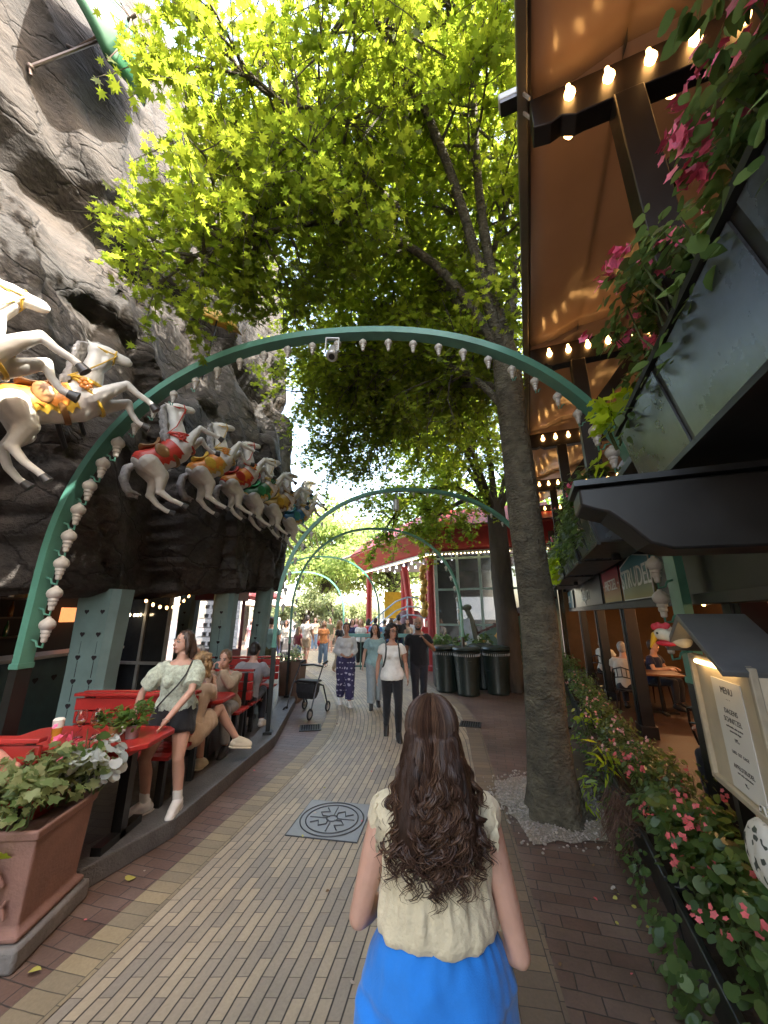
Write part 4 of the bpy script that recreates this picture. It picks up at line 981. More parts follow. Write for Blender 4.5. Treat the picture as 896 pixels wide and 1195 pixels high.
LM2 = [dict(p=[f2, (2.2, 10.6, 5.6), (.8, 11.0, 5.4), (.2, 11.2, 4.7)], nb=14, bl=1.3), dict(p=[f2, (2.4, 9.6, 6.5), (1.2, 9.0, 7.2)], nb=13, bl=1.4), dict(p=[f2, (3.2, 10.5, 8), (3, 10.6, 12)], nb=16, bl=1.8, r=.12),
       dict(p=[f2, (2.5, 11.5, 7), (1.0, 12.4, 8)], nb=14, bl=1.6), dict(p=[f2, (4.3, 9.6, 7), (5.2, 9.2, 8.5)], nb=11, bl=1.6), dict(p=[(2.6, 10.6, 5.3), (2.0, 11.8, 5.2), (1.6, 12.6, 4.9)], nb=12, bl=1.1), dict(p=[f2, (2.0, 10.3, 7.6), (.2, 10.4, 9.2)], nb=16, bl=1.6), dict(p=[f2, (4.3, 11.6, 7), (5.6, 12.6, 8.5)], nb=10, bl=1.6)]
tree('maple_tree', 'second dark trunked tree behind the bins, beside the red pavilion', b2, [(3.37, 10.45, -.05), (3.36, 10.45, .3), (3.33, 10.5, 2.5), f2, (3.3, 10.5, 5.2)], [.36, .31, .29, .26, .18], LM2, 5, LEAF1, BARK2, .13, 2.0)

def far_tree(label, x, y, h, rad, n, seed, mat, leaf=.24, trunk_h=.35, group='trees beyond the pavilion', shape=IVY, name='background_tree'):
    r = random.Random(seed); t = thing(name, label, 'tree', (x, y, 0), 0, group); wood = MB(); cl = Cloud()
    th = h * trunk_h; rough_tube(wood, [V((0, 0, -.1)), V((.05, 0, th * .6)), V((0, .1, th * 1.4))], [.28, .22, .12], 10)
    lumps = []
    for k in range(26):
        d = rv(r).normalized(); q = r.uniform(.25, .95)
        c = V((d.x * rad * q, d.y * rad * q, h * .58 + d.z * h * .36 * q)); lumps.append((c, rad * r.uniform(.22, .42)))
        wood.tube([V((0, 0, th * r.uniform(.7, 1.3))), c * .5 + V((0, 0, h * .2)), c], [.08, .05, .015], 5)
    for k in range(n):
        c, lr = lumps[r.randrange(len(lumps))]; d = rv(r).normalized(); q = r.random() ** .4
        p = c + V((d.x, d.y, d.z * .75)) * lr * q
        cl.leaf(p, V((0, 0, 1)) * .7 + d * .6 + rv(r, .4), d + rv(r, .5) + V((0, 0, -.3)), leaf * r.uniform(.6, 1.2))
    wood.build('trunk', BARK2, t, 60); cl.build('crown', shape, mat, t); return t
far_tree('tall pale green tree rising left of the pavilion roof behind the fourth arch', -4.2, 27, 10.5, 4.2, 11000, 1, LEAF3)
far_tree('broad tree behind the pavilion roof, nearest to its left column', .6, 29, 11, 4.6, 10000, 2, LEAF3)
far_tree('background tree at the far left beyond the rock end', -10.5, 29, 11, 4.8, 10000, 3, LEAF3)
far_tree('deep green tree behind the pavilion at right', 6.5, 26, 13, 5, 9000, 4, LEAF2)
far_tree('tallest background tree, in the gap between rock and crown', -6.5, 40, 16, 6.5, 11000, 5, LEAF3, .32)
far_tree('wide background tree behind the parasols', -16, 38, 14, 6.5, 9000, 6, LEAF3, .32)
far_tree('dim background tree right of the second trunk', 11, 22, 12, 4.5, 7000, 7, LEAF2)
far_tree('far tree filling the gap above the queue', 1.5, 42, 15, 6, 9000, 8, LEAF3, .32)
for i, (x, y, h, rad, lab) in enumerate([(-3.0, 23.5, 3.4, 1.3, 'rounded grey green shrub at the end of the path, right one'), (-4.9, 24.3, 3.7, 1.5, 'rounded grey green shrub at the end of the path, middle one'), (-7.0, 25, 3.3, 1.5, 'rounded grey green shrub at the end of the path, left one'), (-1.4, 24.8, 3.2, 1.2, 'grey green shrub close to the pavilion column')]):
    far_tree(lab, x, y, h, rad, 4200, 20 + i, LEAF4, .15, .15, 'grey green shrubs at the end of the path', OVATE, 'shrub')

# ================================================================== FLOWER HEDGE
LB1 = leaf_mat('leaf_begonia', (.045, .090, .024), (.095, .15, .045), .35, .35)
LB2 = leaf_mat('leaf_vine', (.040, .075, .024), (.095, .145, .05), .42, .4)
LIME = leaf_mat('leaf_lime', (.16, .24, .02), (.26, .34, .035), .45, .4)
LGREY = leaf_mat('leaf_silver', (.28, .31, .29), (.42, .44, .42), .2, .6)
LRED = leaf_mat('leaf_bronze', (.045, .035, .02), (.10, .085, .035), .3, .4)
PINK = M('petal_pink', (.62, .12, .13), .5, var=.35, scale=20)
HOT = M('petal_hot', (.75, .13, .25), .5, var=.35, scale=18)
PALEP = M('petal_pale', (.65, .32, .28), .5, var=.3, scale=20)
SOIL = M('soil', (.03, .02, .014), .95, bump=.5)
def flowers(cl, r, c, n, spread, size, d=V((-.7, -.5, .6))):
    for k in range(n): cl.leaf(c + rv(r, spread), d + rv(r, .5), rv(r, 1), size * r.uniform(.7, 1.25))
def bush(name, label, loc, rz, half, z0, z1, n, leafsz, mat, shape, seed, fl=None, group=None, trail=0, stems=True, lean=(0, 0), tr_d=.9):
    """leafy mound filling a box; half = half sizes in own x and y"""
    r = random.Random(seed); t = thing(name, label, 'plant', loc, rz, group); cl = Cloud(); fc = Cloud(); st = MB()
    heads = [V((r.uniform(-1, 1) * half[0] * .8, r.uniform(-1, 1) * half[1], z0 + (z1 - z0) * r.uniform(.35, 1))) for k in range(max(6, n // 22))]
    for h in heads:
        h.x += lean[0] * (h.z - z0); h.y += lean[1] * (h.z - z0)
        if stems: st.tube([V((h.x * .5, h.y * .9, z0 - .02)), (V((h.x * .5, h.y * .9, z0)) + h) / 2 + rv(r, .03), h], [.007, .006, .003], 4, cap=False)
    for k in range(n):
        h = heads[k % len(heads)]; d = rv(r, 1).normalized(); p = h + V((d.x, d.y, d.z * .8)) * r.uniform(.02, .13)
        if trail and r.random() < trail: p = V((-half[0] - r.uniform(0, .12), r.uniform(-1, 1) * half[1], z0 - r.random() ** 1.5 * (z1 - z0) * tr_d))
        if p.z < z0 - (z1 - z0): continue
        out = V((p.x / half[0] * .7, 0, 1))
        cl.leaf(p, out + rv(r, .5), V((d.x - .3, d.y - .2, -.25)) + rv(r, .3), leafsz * r.uniform(.55, 1.2))
    if stems: st.build('stems', M('stem', (.06, .09, .03), .6), t)
    cl.build('foliage', shape, mat, t)
    if fl:
        fmat, nf, fs = fl
        for k in range(nf):
            h = heads[r.randrange(len(heads))]; c = h + V((r.uniform(-.16, 0), r.uniform(-.1, .04), r.uniform(.02, .13)))
            flowers(fc, r, c, r.randrange(5, 12) if fs > .03 else r.randrange(3, 7), fs * .55, fs)
        o = fc.build('flower', PETAL, fmat, t, fold=.1, droop=0); o['kind'] = 'stuff'
    return t
TR = M('trough_black', (.018, .02, .021), .35, var=.3, scale=8, dirt=.3)
def trough(label, a0, a1):
    t = rthing('trough_planter', label, 'planter', .84, (a0 + a1) / 2, 0, 'black troughs along the cafe hedge'); w = a1 - a0 - .03
    mb = MB()
    mb.loft([[(-.20 * k, -w / 2, z), (.20 * k, -w / 2, z), (.20 * k, w / 2, z), (-.20 * k, w / 2, z)] for k, z in ((.82, 0), (1, .33), (.9, .33), (.88, .27))]); mb.build('box', TR, t, sm=False)
    r = MB()
    for x in (-.2, .2): r.bar((x, -w / 2, .335), (x, w / 2, .335), .035, .03)
    for y in (-w / 2, w / 2): r.bar((-.19, y, .333), (.19, y, .333), .035, .03)
    r.build('rim', TR, t, bevel=.006)
    s_ = MB(); s_.box((0, 0, .285), (.34, w - .06, .01)); s_.build('soil', SOIL, t)
HED = [(.9, 2.05, 'cropped by the picture edge'), (2.08, 3.2, 'right in front of the menu board'), (3.23, 4.4, 'beside the brown grass'), (4.43, 5.6, 'beside the tree trunk foot'), (5.63, 6.9, 'just past the tree trunk'), (6.95, 8.3, 'below the grey board'), (8.35, 9.9, 'deep in the cafe row'), (9.95, 12.2, 'at the far end of the hedge')]
for i, (a0, a1, w) in enumerate(HED):
    trough('black trough planter of the hedge ' + w, a0, a1)
    near = a0 < 5
    bush('begonia_bush', 'green begonias with small pink flowers ' + w, RB(.84, (a0 + a1) / 2, 0), -ANG, (.25, (a1 - a0) / 2), .34, (.72, .80, .74, .68, .7, .74, .76, .8)[i], (1500, 1700, 1500, 1100, 900, 700, 640, 700)[i], (.066, .056, .052, .052, .055, .06, .065, .07)[i], LB1 if i < 3 else LB2, ROUND if i < 2 else OVATE, 40 + i,
         (PINK if i < 3 else PALEP, (20, 26, 26, 22, 16, 10, 8, 7)[i], .026 if i < 3 else .026), 'begonias along the cafe hedge', trail=.10)
bush('sweet_potato_vine', 'lime green leafy vine spilling from the hedge near the tree trunk', RB(.58, 4.75, 0), -ANG, (.12, .22), .30, .62, 70, .14, LIME, LANCE, 61, trail=.5)
bush('sweet_potato_vine', 'small lime green vine farther along the hedge', RB(.58, 6.2, 0), -ANG, (.10, .2), .35, .6, 40, .11, LIME, OVATE, 62, trail=.4)
bush('bronze_plant', 'dark bronze leafed plant low in the hedge beside the lime vine', RB(.62, 5.25, 0), -ANG, (.12, .25), .2, .5, 90, .08, LRED, OVATE, 63, trail=.3)
r = random.Random(5); t = rthing('dry_grass', 'tuft of withered brown grass hanging over the black trough', 'plant', .60, 4.05, .05); mb = MB()
for k in range(150):
    y = r.gauss(0, .14); x = r.uniform(-.06, .08); h = r.uniform(.25, .42)
    mb.tube([(x + .05, y, .28), (x - .05, y + r.gauss(0, .04), h), (x - .12 + r.gauss(0, .03), y + r.gauss(0, .07), h - .14), (x - .14 + r.gauss(0, .04), y + r.gauss(0, .08), r.uniform(.0, .12))], [.003, .003, .002, .001], 4, cap=False)
mb.build('blades', M('dry_blade', (.11, .06, .04), .8, var=.4, scale=20), t)

# flowers on the balcony planters
bush('balcony_flowers', 'big hot pink begonias and dark leaves over the nearest balcony planter', RB(.96, .95, 2.66), -ANG, (.24, 1.62), .45, 1.10, 3000, .078, LB2, OVATE, 71, (HOT, 100, .042), 'flowers in the balcony planters', trail=.05, lean=(-.26, 0), tr_d=.18)
for i, (a0, a1) in enumerate(UP[1:]):
    bush('balcony_flowers', ['tangled vines with a few red flowers over the second balcony planter', 'dim trailing greenery on the third balcony planter', 'trailing greenery on the fourth balcony planter', 'greenery on the farthest balcony planter'][i], RB(.92, (a0 + a1) / 2, 2.66), -ANG, (.28, (a1 - a0) / 2), .45, .95, 1100, .075, LB2, IVY, 72 + i, (HOT, 6, .04), 'flowers in the balcony planters', trail=.35, lean=(-.2, 0))
bush('sweet_potato_vine', 'bright lime vine hanging from the end of the nearest balcony planter', RB(.74, 2.78, 2.66), -ANG, (.11, .12), .42, .82, 60, .125, LIME, IVY, 81, trail=.2, lean=(-.25, .2))
bush('sweet_potato_vine', 'dull lime vine low on the third balcony planter', RB(.66, 6.6, 2.66), -ANG, (.16, .3), .1, .5, 80, .13, LIME, IVY, 82, trail=.6)
for k in range(40):
    pass
# fallen leaves and petals
lv = Cloud(); r = random.Random(9)
# ================================================================== PEOPLE
def skin_mat(name, c):
    if name in _mc: return _mc[name]
    m = M(name, c, .5, var=.10, scale=9, bump=.05, bscale=90, spec=.4)
    P = m.node_tree.nodes['Principled BSDF']; P.inputs['Subsurface Weight'].default_value = .12; P.inputs['Subsurface Radius'].default_value = (.02, .008, .004)
    return m
SK1 = skin_mat('skin_fair', (.50, .29, .21)); SK2 = skin_mat('skin_tan', (.40, .21, .14)); SK3 = skin_mat('skin_brown', (.27, .14, .09))
EYEW = M('eye_white', (.36, .33, .31), .25, var=.03); IRIS = M('iris', (.03, .02, .012), .2, var=.05); LIP = M('lip', (.36, .11, .09), .45, var=.1)
def cloth(name, c, **k): return M(name, c, k.pop('rough', .85), var=k.pop('var', .14), scale=k.pop('scale', 10), bump=k.pop('bump', .25), bscale=k.pop('bscale', 160), sheen=.2, spec=.25, **k)
def hair_mat(name, c):
    return M(name, c, .42, var=.55, scale=30, bump=.5, bscale=70, stretch=(1, 1, .12), spec=.45)
HB = hair_mat('hair_brown', (.045, .024, .015)); HK = hair_mat('hair_black', (.014, .010, .009)); HBL = hair_mat('hair_blonde', (.30, .19, .09)); HG = hair_mat('hair_grey', (.30, .29, .28)); HLB = hair_mat('hair_light_brown', (.13, .075, .04))

FEM = [(-.10, .155, .105), (-.02, .176, .120), (.06, .160, .108), (.15, .126, .092), (.25, .132, .096), (.35, .146, .102), (.43, .150, .092), (.485, .115, .070), (.52, .056, .056), (.60, .048, .050)]
MAL = [(-.10, .155, .108), (-.02, .166, .116), (.08, .158, .110), (.18, .155, .110), (.30, .172, .116), (.40, .180, .104), (.475, .140, .080), (.52, .064, .062), (.60, .056, .056)]
I3 = Matrix.Identity(3)
def rotm(x=0, y=0, z=0): return Matrix.Rotation(R(z), 3, 'Z') @ Matrix.Rotation(R(y), 3, 'Y') @ Matrix.Rotation(R(x), 3, 'X')
class Fig:
    """joint positions of one figure, metres, front is -Y, its own left is +X"""
    def __init__(s, sex='f', **k):
        s.sex = sex; s.k = 1.0
        s.pel = V(k.get('pel', (0, 0, .94))); s.tr = k.get('tr', I3); s.hr = k.get('hr', s.tr)
        sh = k.get('sh', .160 if sex == 'f' else .185)
        s.sho = [s.T(V((q * sh, 0, .44))) for q in (1, -1)]
        d_el = [V((q * (sh + .055), .03, s.pel.z + .15)) + V((s.pel.x, s.pel.y, 0)) for q in (1, -1)]
        d_wr = [V((q * (sh + .075), -.06, s.pel.z - .08)) + V((s.pel.x, s.pel.y, 0)) for q in (1, -1)]
        s.el = [V(p) for p in k.get('el', d_el)]; s.wr = [V(p) for p in k.get('wr', d_wr)]
        s.hd = [V(p).normalized() if p else None for p in k.get('hd', (None, None))]
        hip = .085
        s.hip = [s.pel + s.tr @ V((q * hip, 0, -.03)) for q in (1, -1)]
        s.kn = [V(p) for p in k.get('kn', [(s.pel.x + .095, s.pel.y - .02, .50), (s.pel.x - .095, s.pel.y - .02, .50)])]
        s.an = [V(p) for p in k.get('an', [(s.pel.x + .10, s.pel.y + .03, .085), (s.pel.x - .10, s.pel.y + .03, .085)])]
        s.td = [V(p).normalized() for p in k.get('td', [(.1, -1, -.22), (-.1, -1, -.22)])]
        s.curl = k.get('curl', .5); s.hc = s.T(V((0, 0, .54))) + s.hr @ V((0, -.02, .155))
        s.fat = k.get('fat', 1.0)
    def T(s, p): return s.pel + s.tr @ p
    def H(s, p): return s.hc + s.hr @ V(p)
    def ring(s, z, rx, ry, n=20, dy=0): return [s.T(V((rx * math.cos(t), ry * math.sin(t) + dy, z))) for t in [2 * math.pi * k / n for k in range(n)]]
def prof(fig): return FEM if fig.sex == 'f' else MAL
def body_shape(mb, f, fingers=True):
    F = f.fat
    mb.loft([f.ring(z, rx * F, ry * F) for z, rx, ry in prof(f)])
    if f.sex == 'f':
        for q in (1, -1): mb.ball(f.T(V((q * .072 * F, -.072 * F, .315))), (.062, .060, .062), f.tr)
    for q in (1, -1): mb.ball(f.T(V((q * .078, .045, -.05))), (.092, .085, .095), f.tr)
    hd, hr = f.hc, f.hr
    mb.cap(f.T(V((0, .01, .50))), f.H((0, .02, -.06)), .056 if f.sex == 'm' else .049, .050 if f.sex == 'm' else .044)
    mb.ball(f.H((0, .018, .030)), (.074, .092, .088), hr); mb.ball(f.H((0, -.022, -.030)), (.060, .068, .085), hr); mb.ball(f.H((0, -.058, -.092)), (.030, .026, .022), hr)
    mb.cap(f.H((0, -.090, .012)), f.H((0, -.106, -.026)), .009, .014, 8)
    for q in (1, -1):
        mb.ball(f.H((q * .074, .012, -.012)), (.010, .020, .031), hr, 10); mb.ball(f.H((q * .03, -.082, .022)), (.020, .010, .007), hr, 8)
    mb.ball(f.H((0, -.088, -.058)), (.024, .010, .010), hr, 8)
    ar = (.052, .044, .038, .028) if f.sex == 'm' else (.046, .038, .033, .024)
    for i in (0, 1):
        mb.ball(f.sho[i] + f.tr @ V(((-.012 if i == 0 else .012), 0, -.005)), ar[0] * 1.18)
        m_ = f.sho[i].lerp(f.el[i], .4)
        mb.cap(f.sho[i], m_, ar[0] * F, ar[1] * 1.1 * F); mb.cap(m_, f.el[i], ar[1] * 1.1 * F, ar[1] * .92)
        m2 = f.el[i].lerp(f.wr[i], .3); mb.cap(f.el[i], m2, ar[1] * .92, ar[2] * 1.12); mb.cap(m2, f.wr[i], ar[2] * 1.12, ar[3])
        hand(mb, f, i, fingers)
        q = 1 if i == 0 else -1
        hip, kn, an = f.hip[i], f.kn[i], f.an[i]
        mb.cap(hip, hip.lerp(kn, .45), .092 * F, .078 * F); mb.cap(hip.lerp(kn, .45), kn, .078 * F, .056)
        d = (an - kn); cf = kn + d * .32; back = V((-f.td[i].x, -f.td[i].y, 0)); back = back - d.normalized() * back.dot(d.normalized()); back = back.normalized() * .014 if back.length > .1 else V((0, 0, 0))
        mb.cap(kn, cf + back, .053, .057); mb.cap(cf + back, an, .057, .036)
        toe = an + V((f.td[i].x, f.td[i].y, 0)).normalized() * .05
        mb.cap(an + V((0, 0, -.02)), an + f.td[i] * .125 + V((0, 0, -.022)), .034, .022, 10)
def hand(mb, f, i, fingers=True):
    wr, el = f.wr[i], f.el[i]; d = f.hd[i] or (wr - el).normalized()
    q = 1 if i == 0 else -1
    fr = f.tr @ V((0, -1, 0))               # thumb points forward when the arm hangs
    th = fr - d * fr.dot(d)
    if th.length < .25: th = V((-q, 0, 0)) - d * (V((-q, 0, 0)).dot(d))
    th.normalize(); nrm = d.cross(th) * q   # towards palm
    inward = f.tr @ V((-q, 0, 0))
    if nrm.dot(inward) < 0: nrm = -nrm
    k = .98 if f.sex == 'm' else .88
    p1 = wr + d * .085 * k
    for w in (-1, 0, 1): mb.cap(wr + th * w * .012 * k, p1 + th * w * .026 * k, .016 * k, .014 * k, 10, side=th)
    if not fingers:
        mb.cap(p1, p1 + d * .05 + nrm * .02, .02, .014, 8); return
    for j, (o, L) in enumerate(((.036, .068), (.012, .076), (-.012, .070), (-.035, .056))):
        a = p1 + th * o * k; dd = (d + th * o * 2.2).normalized(); c = f.curl
        b = a + (dd * math.cos(c * .5) + nrm * math.sin(c * .5)) * L * .45 * k
        e = b + (dd * math.cos(c * 1.2) + nrm * math.sin(c * 1.2)) * L * .33 * k
        g = e + (dd * math.cos(c * 1.7) + nrm * math.sin(c * 1.7)) * L * .27 * k
        mb.cap(a - dd * .012, b, .0098 * k, .0092 * k, 8); mb.cap(b, e, .0092 * k, .0085 * k, 8); mb.cap(e, g, .0085 * k, .0072 * k, 8)
    a = wr + d * .025 * k + th * .024 * k; b = a + (th * .75 + d * .7 + nrm * .2).normalized() * .042 * k; c_ = b + (th * .25 + d * .95 + nrm * .3).normalized() * .034 * k
    mb.cap(a, b, .014 * k, .011 * k, 8); mb.cap(b, c_, .011 * k, .009 * k, 8)
def face_parts(f, root, glasses=False, beard=None, smile=0, brow=HK):
    for q in (1, -1):
        b = MB(); b.ball(f.H((q * .030, -.079, .010)), (.0135, .011, .0105), f.hr, 10); e = b.build('eye', EYEW, root)
        b = MB(); b.ball(f.H((q * .030, -.0875, .010)), (.0062, .004, .0065), f.hr, 8); b.build('iris', IRIS, e)
        b = MB(); b.chain([f.H((q * .014, -.0925, .031)), f.H((q * .032, -.090, .036)), f.H((q * .050, -.076, .030))], [.003, .0042, .0024], 8); b.build('eyebrow', brow, root)
    b = MB(); b.chain([f.H((-.024, -.086, -.058 + smile)), f.H((-.010, -.0985, -.0600)), f.H((.010, -.0985, -.0600)), f.H((.024, -.086, -.058 + smile))], [.003, .0052, .0052, .003], 8); b.build('mouth', LIP, root)
    if glasses:
        b = MB()
        for q in (1, -1):
            b.tube([f.H((q * .032 + .024 * math.cos(t), -.102, .010 + .018 * math.sin(t))) for t in [2 * math.pi * k / 14 for k in range(15)]], .0026, 5)
            b.tube([f.H((q * .056, -.100, .014)), f.H((q * .078, -.04, .016)), f.H((q * .080, .015, .012))], .0022, 5)
        b.tube([f.H((-.009, -.104, .013)), f.H((.009, -.104, .013))], .0022, 5)
        b.build('glasses', M('glasses_black', (.01, .01, .01), .3), root)
def garment_top(f, sleeve=.55, hem=-.06, infl=1.10, neck=.475, loose=.012, sl_r=1.0, bulge=0, voxel=.014, wr=.006, seed=0):
    mb = MB(); P = prof(f); F = f.fat; zs = sorted(set([hem] + [z for z, _, _ in P if hem < z < neck] + [neck])); rings = []
    for z in zs:
        rx, ry = lerp_table(P, z); k = loose + bulge * math.exp(-((z - hem - .05) / .06) ** 2)
        rings.append(f.ring(z, rx * infl * F + k, ry * infl * F + k))
    mb.loft(rings)
    if f.sex == 'f':
        for q in (1, -1): mb.ball(f.T(V((q * .07 * F, -.074 * F, .315))), .072)
    ar = (.052, .046) if f.sex == 'm' else (.046, .040)
    for i in (0, 1):
        r0 = ar[0] * 1.22 * F + loose * .6; mb.ball(f.sho[i] + f.tr @ V(((-.02 if i == 0 else .02), 0, -.008)), r0 * 1.06)
        if sleeve <= 0: continue
        if sleeve <= 1:
            e = f.sho[i].lerp(f.el[i], sleeve); r1 = (ar[0] + (ar[1] - ar[0]) * sleeve) * 1.22 * F + loose * sl_r; mb.tube([f.sho[i], f.sho[i].lerp(e, .5), e], [r0, (r0 + r1) / 2 * (1 + .25 * (sl_r > 1.5)), r1], 16)
        else:
            r1 = ar[1] * 1.25 + loose * sl_r; mb.cap(f.sho[i], f.el[i], r0, r1, 14); e = f.el[i].lerp(f.wr[i], sleeve - 1); mb.cap(f.el[i], f.el[i].lerp(e, .9), r1, r1 * .85, 14); mb.tube([f.el[i].lerp(e, .6), e], [r1 * .9, r1 * .80], 14)
    return remesh(mb, voxel, 4, wr, (16, 16, 9), seed, 'top')
def garment_pants(f, length=1.9, infl=1.10, loose=.010, waist=.10, flare=0.0, voxel=.015, wr=.006, seed=0):
    mb = MB(); P = prof(f); F = f.fat; rings = []
    for z in (-.11, -.02, .05, waist):
        rx, ry = lerp_table(P, z); rings.append(f.ring(z, rx * 1.06 * F + loose, ry * 1.06 * F + loose))
    mb.loft(rings)
    for q in (1, -1): mb.ball(f.T(V((q * .078, .045, -.05))), (.098 + loose, .090 + loose, .10), f.tr)
    for i in (0, 1):
        hip, kn, an = f.hip[i], f.kn[i], f.an[i]; pts = []; rad = []
        for q in (0, .25, .5, .75, 1, 1.25, 1.5, 1.75, 2.0):
            if q > length: break
            p = hip.lerp(kn, q) if q <= 1 else kn.lerp(an, q - 1); pts.append(p)
            r = (.094, .088, .080, .070, .060, .062, .056, .046, .040)[int(q * 4)] * (F if q < 1 else 1); rad.append(r * infl + loose + flare * max(0, q - .2))
        p = hip.lerp(kn, length) if length <= 1 else kn.lerp(an, length - 1)
        if (p - pts[-1]).length > .02: pts.append(p); rad.append(rad[-1] + flare * .1)
        mb.tube(pts, rad, 16); mb.ball(pts[0], rad[0])
        if length > 1: mb.ball(kn, rad[4] * .98)
    return remesh(mb, voxel, 4, wr, (14, 14, 6), seed, 'bottom')
def garment_skirt(f, z1=-.45, flare=.08, loose=.012, waist=.12, folds=.02, seed=0, down=None):
    mb = MB(); rings = []; P = prof(f); F = f.fat
    for k in range(12):
        q = k / 11; z = waist + (z1 - waist) * q; rx, ry = lerp_table(P, max(z, -.05)); n = 64; ring = []
        for j in range(n):
            t = 2 * math.pi * j / n; w = folds * q * (math.sin(t * 7 + seed) + .5 * math.sin(t * 13 + 2 * seed)); ring.append(f.T(V(((rx * F + loose + flare * q + w) * math.cos(t), (ry * F + loose + flare * q + w) * math.sin(t), z))))
        rings.append(ring)
    mb.loft(rings, (False, False)); me = mb.mesh('skirt', 80); return me
def shoes(f, mat, root, kind='sneaker', sole=None):
    for i in (0, 1):
        mb = MB(); an, td = f.an[i], f.td[i]; fw = V((td.x, td.y, 0)).normalized(); up = V((0, 0, 1)); tdz = td
        dn = tdz.cross(V((tdz.y, -tdz.x, 0)).normalized()).normalized()
        if dn.z > 0: dn = -dn
        h = an + dn * .048 - tdz * .035; t_ = an + dn * .050 + tdz * .155
        t_ = t_ + tdz * .012; mb.cap(h, h.lerp(t_, .5), .043, .047, 12); mb.cap(h.lerp(t_, .5), t_, .049, .042, 12); mb.cap(an + dn * .004 - tdz * .01, an + dn * .024 + tdz * .10, .050, .044, 12); mb.cap(an + dn * .024 + tdz * .10, an + dn * .035 + tdz * .15, .044, .038, 12)
        s = link('shoe', remesh(mb, .009, 2), root, mat)
        if sole:
            b = MB(); 
            b.cap(h + dn * .036, t_ + dn * .034, .048, .047, 12, side=fw.cross(up), ry=.30); link('sole', remesh(b, .008, 1), s, sole)
def hair_cap(f, style='short', seed=0, voxel=.013):
    mb = MB(); r = random.Random(seed)
    mb.ball(f.H((0, .030, .042)), (.083, .094, .088), f.hr); mb.ball(f.H((0, .055, -.015)), (.078, .065, .085), f.hr)
    for q in (1, -1): mb.ball(f.H((q * .070, .012, .02)), (.016, .04, .05), f.hr)
    if style == 'long':
        for q in (-.06, -.03, 0, .03, .06): mb.chain([f.H((q, .07, .0)), f.H((q * 1.25, .09, -.12)), f.H((q * 1.35, .10, -.26)), f.H((q * 1.1, .10, -.36))], [.04, .042, .036, .02], 10)
        for q in (1, -1): mb.chain([f.H((q * .075, .01, .02)), f.H((q * .088, .01, -.08)), f.H((q * .09, -.01, -.20))], [.022, .026, .014], 10)
    if style == 'bob':
        for q in (-.06, -.03, 0, .03, .06): mb.chain([f.H((q, .07, .0)), f.H((q * 1.3, .08, -.10)), f.H((q * 1.3, .07, -.15))], [.04, .042, .025], 10)
        for q in (1, -1): mb.chain([f.H((q * .075, .0, .03)), f.H((q * .088, .0, -.06)), f.H((q * .085, .0, -.12))], [.024, .03, .016], 10)
    if style == 'bun':
        mb.ball(f.H((0, .115, .055)), .042)
    if style == 'curly':
        for k in range(150):
            d = rv(r).normalized()
            if d.y < -.35 and d.z < .55: continue
            c = f.H((d.x * .098, .025 + d.y * .10, .030 + d.z * .10 - .045 * (d.z < 0))); mb.ball(c, r.uniform(.018, .03), n=8)
        for q in (1, -1):
            for k in range(22): mb.ball(f.H((q * r.uniform(.075, .12), r.uniform(-.03, .09), r.uniform(-.13, .04))), r.uniform(.018, .028), n=8)
    return remesh(mb, voxel, 2, .006 if style != 'curly' else .009, (40, 40, 14) if style != 'curly' else (60, 60, 60), seed, 'hair')
def person(label, loc, rz, fig, skin, group=None, voxel=.011, face=True, h=None, name='person', cat='person', **facekw):
    t = thing(name, label, cat, loc, rz, group)
    if h: s_ = h / 1.75; t.scale = (s_, s_, s_)
    mb = MB(); body_shape(mb, fig, True); link('body', remesh(mb, voxel, 3), t, skin)
    if face: face_parts(fig, t, **facekw)
    return t

# ------------------------------------------------------------------ the woman walking in front
CREAM = cloth('cream_cotton', (.62, .54, .37), var=.10, bump=.35, bscale=70)
BLUE = cloth('bright_blue_jersey', (.020, .20, .66), var=.08, bump=.12, bscale=220)
WHITE_TEE = cloth('white_cotton', (.66, .64, .59)); BLACKC = cloth('black_cotton', (.012, .012, .014)); NAVYC = cloth('charcoal_denim', (.022, .024, .032)); TEALC = cloth('pale_teal_cotton', (.24, .37, .38)); PALEDEN = cloth('pale_denim', (.25, .30, .32)); SNEAK = M('white_shoe', (.68, .66, .62), .5, var=.08, dirt=.25); BSHOE = M('black_shoe', (.014, .014, .015), .45); CLOG = M('cream_clog', (.62, .56, .42), .5, var=.08)
GREYH = cloth('pale_grey_knit', (.50, .50, .50)); BEIGE = cloth('beige_linen', (.45, .34, .24)); KHAKI = cloth('tan_jacket', (.36, .28, .19)); SAGE = cloth('sage_print', (.42, .46, .36), var=.35, scale=34); LEAFBLK = cloth('black_shorts', (.018, .018, .02), rough=.7)
f = Fig('f', sh=.182, pel=(0, 0, .90), el=[(.268, .02, 1.05), (-.262, .045, .965)], wr=[(.185, -.20, .97), (-.18, -.18, .87)], hd=[(-.75, -.65, 0), (.75, -.65, -.05)],
        kn=[(.09, -.10, .47), (-.09, .05, .47)], an=[(.09, -.02, .085), (-.09, .22, .12)], td=[(.05, -1, -.2), (-.05, -1, -.45)], hr=rotm(2, 0, -4), fat=1.14)
w0 = person('woman seen from behind, very long curly hair, cream blouse, bright blue jersey round her hips', (.172, 1.50, 0), R(180), f, SK1, voxel=.007, h=1.645)
me = garment_top(f, 0, .125, 1.10, .485, .018, bulge=.042, voxel=.009, wr=.012, seed=3); 
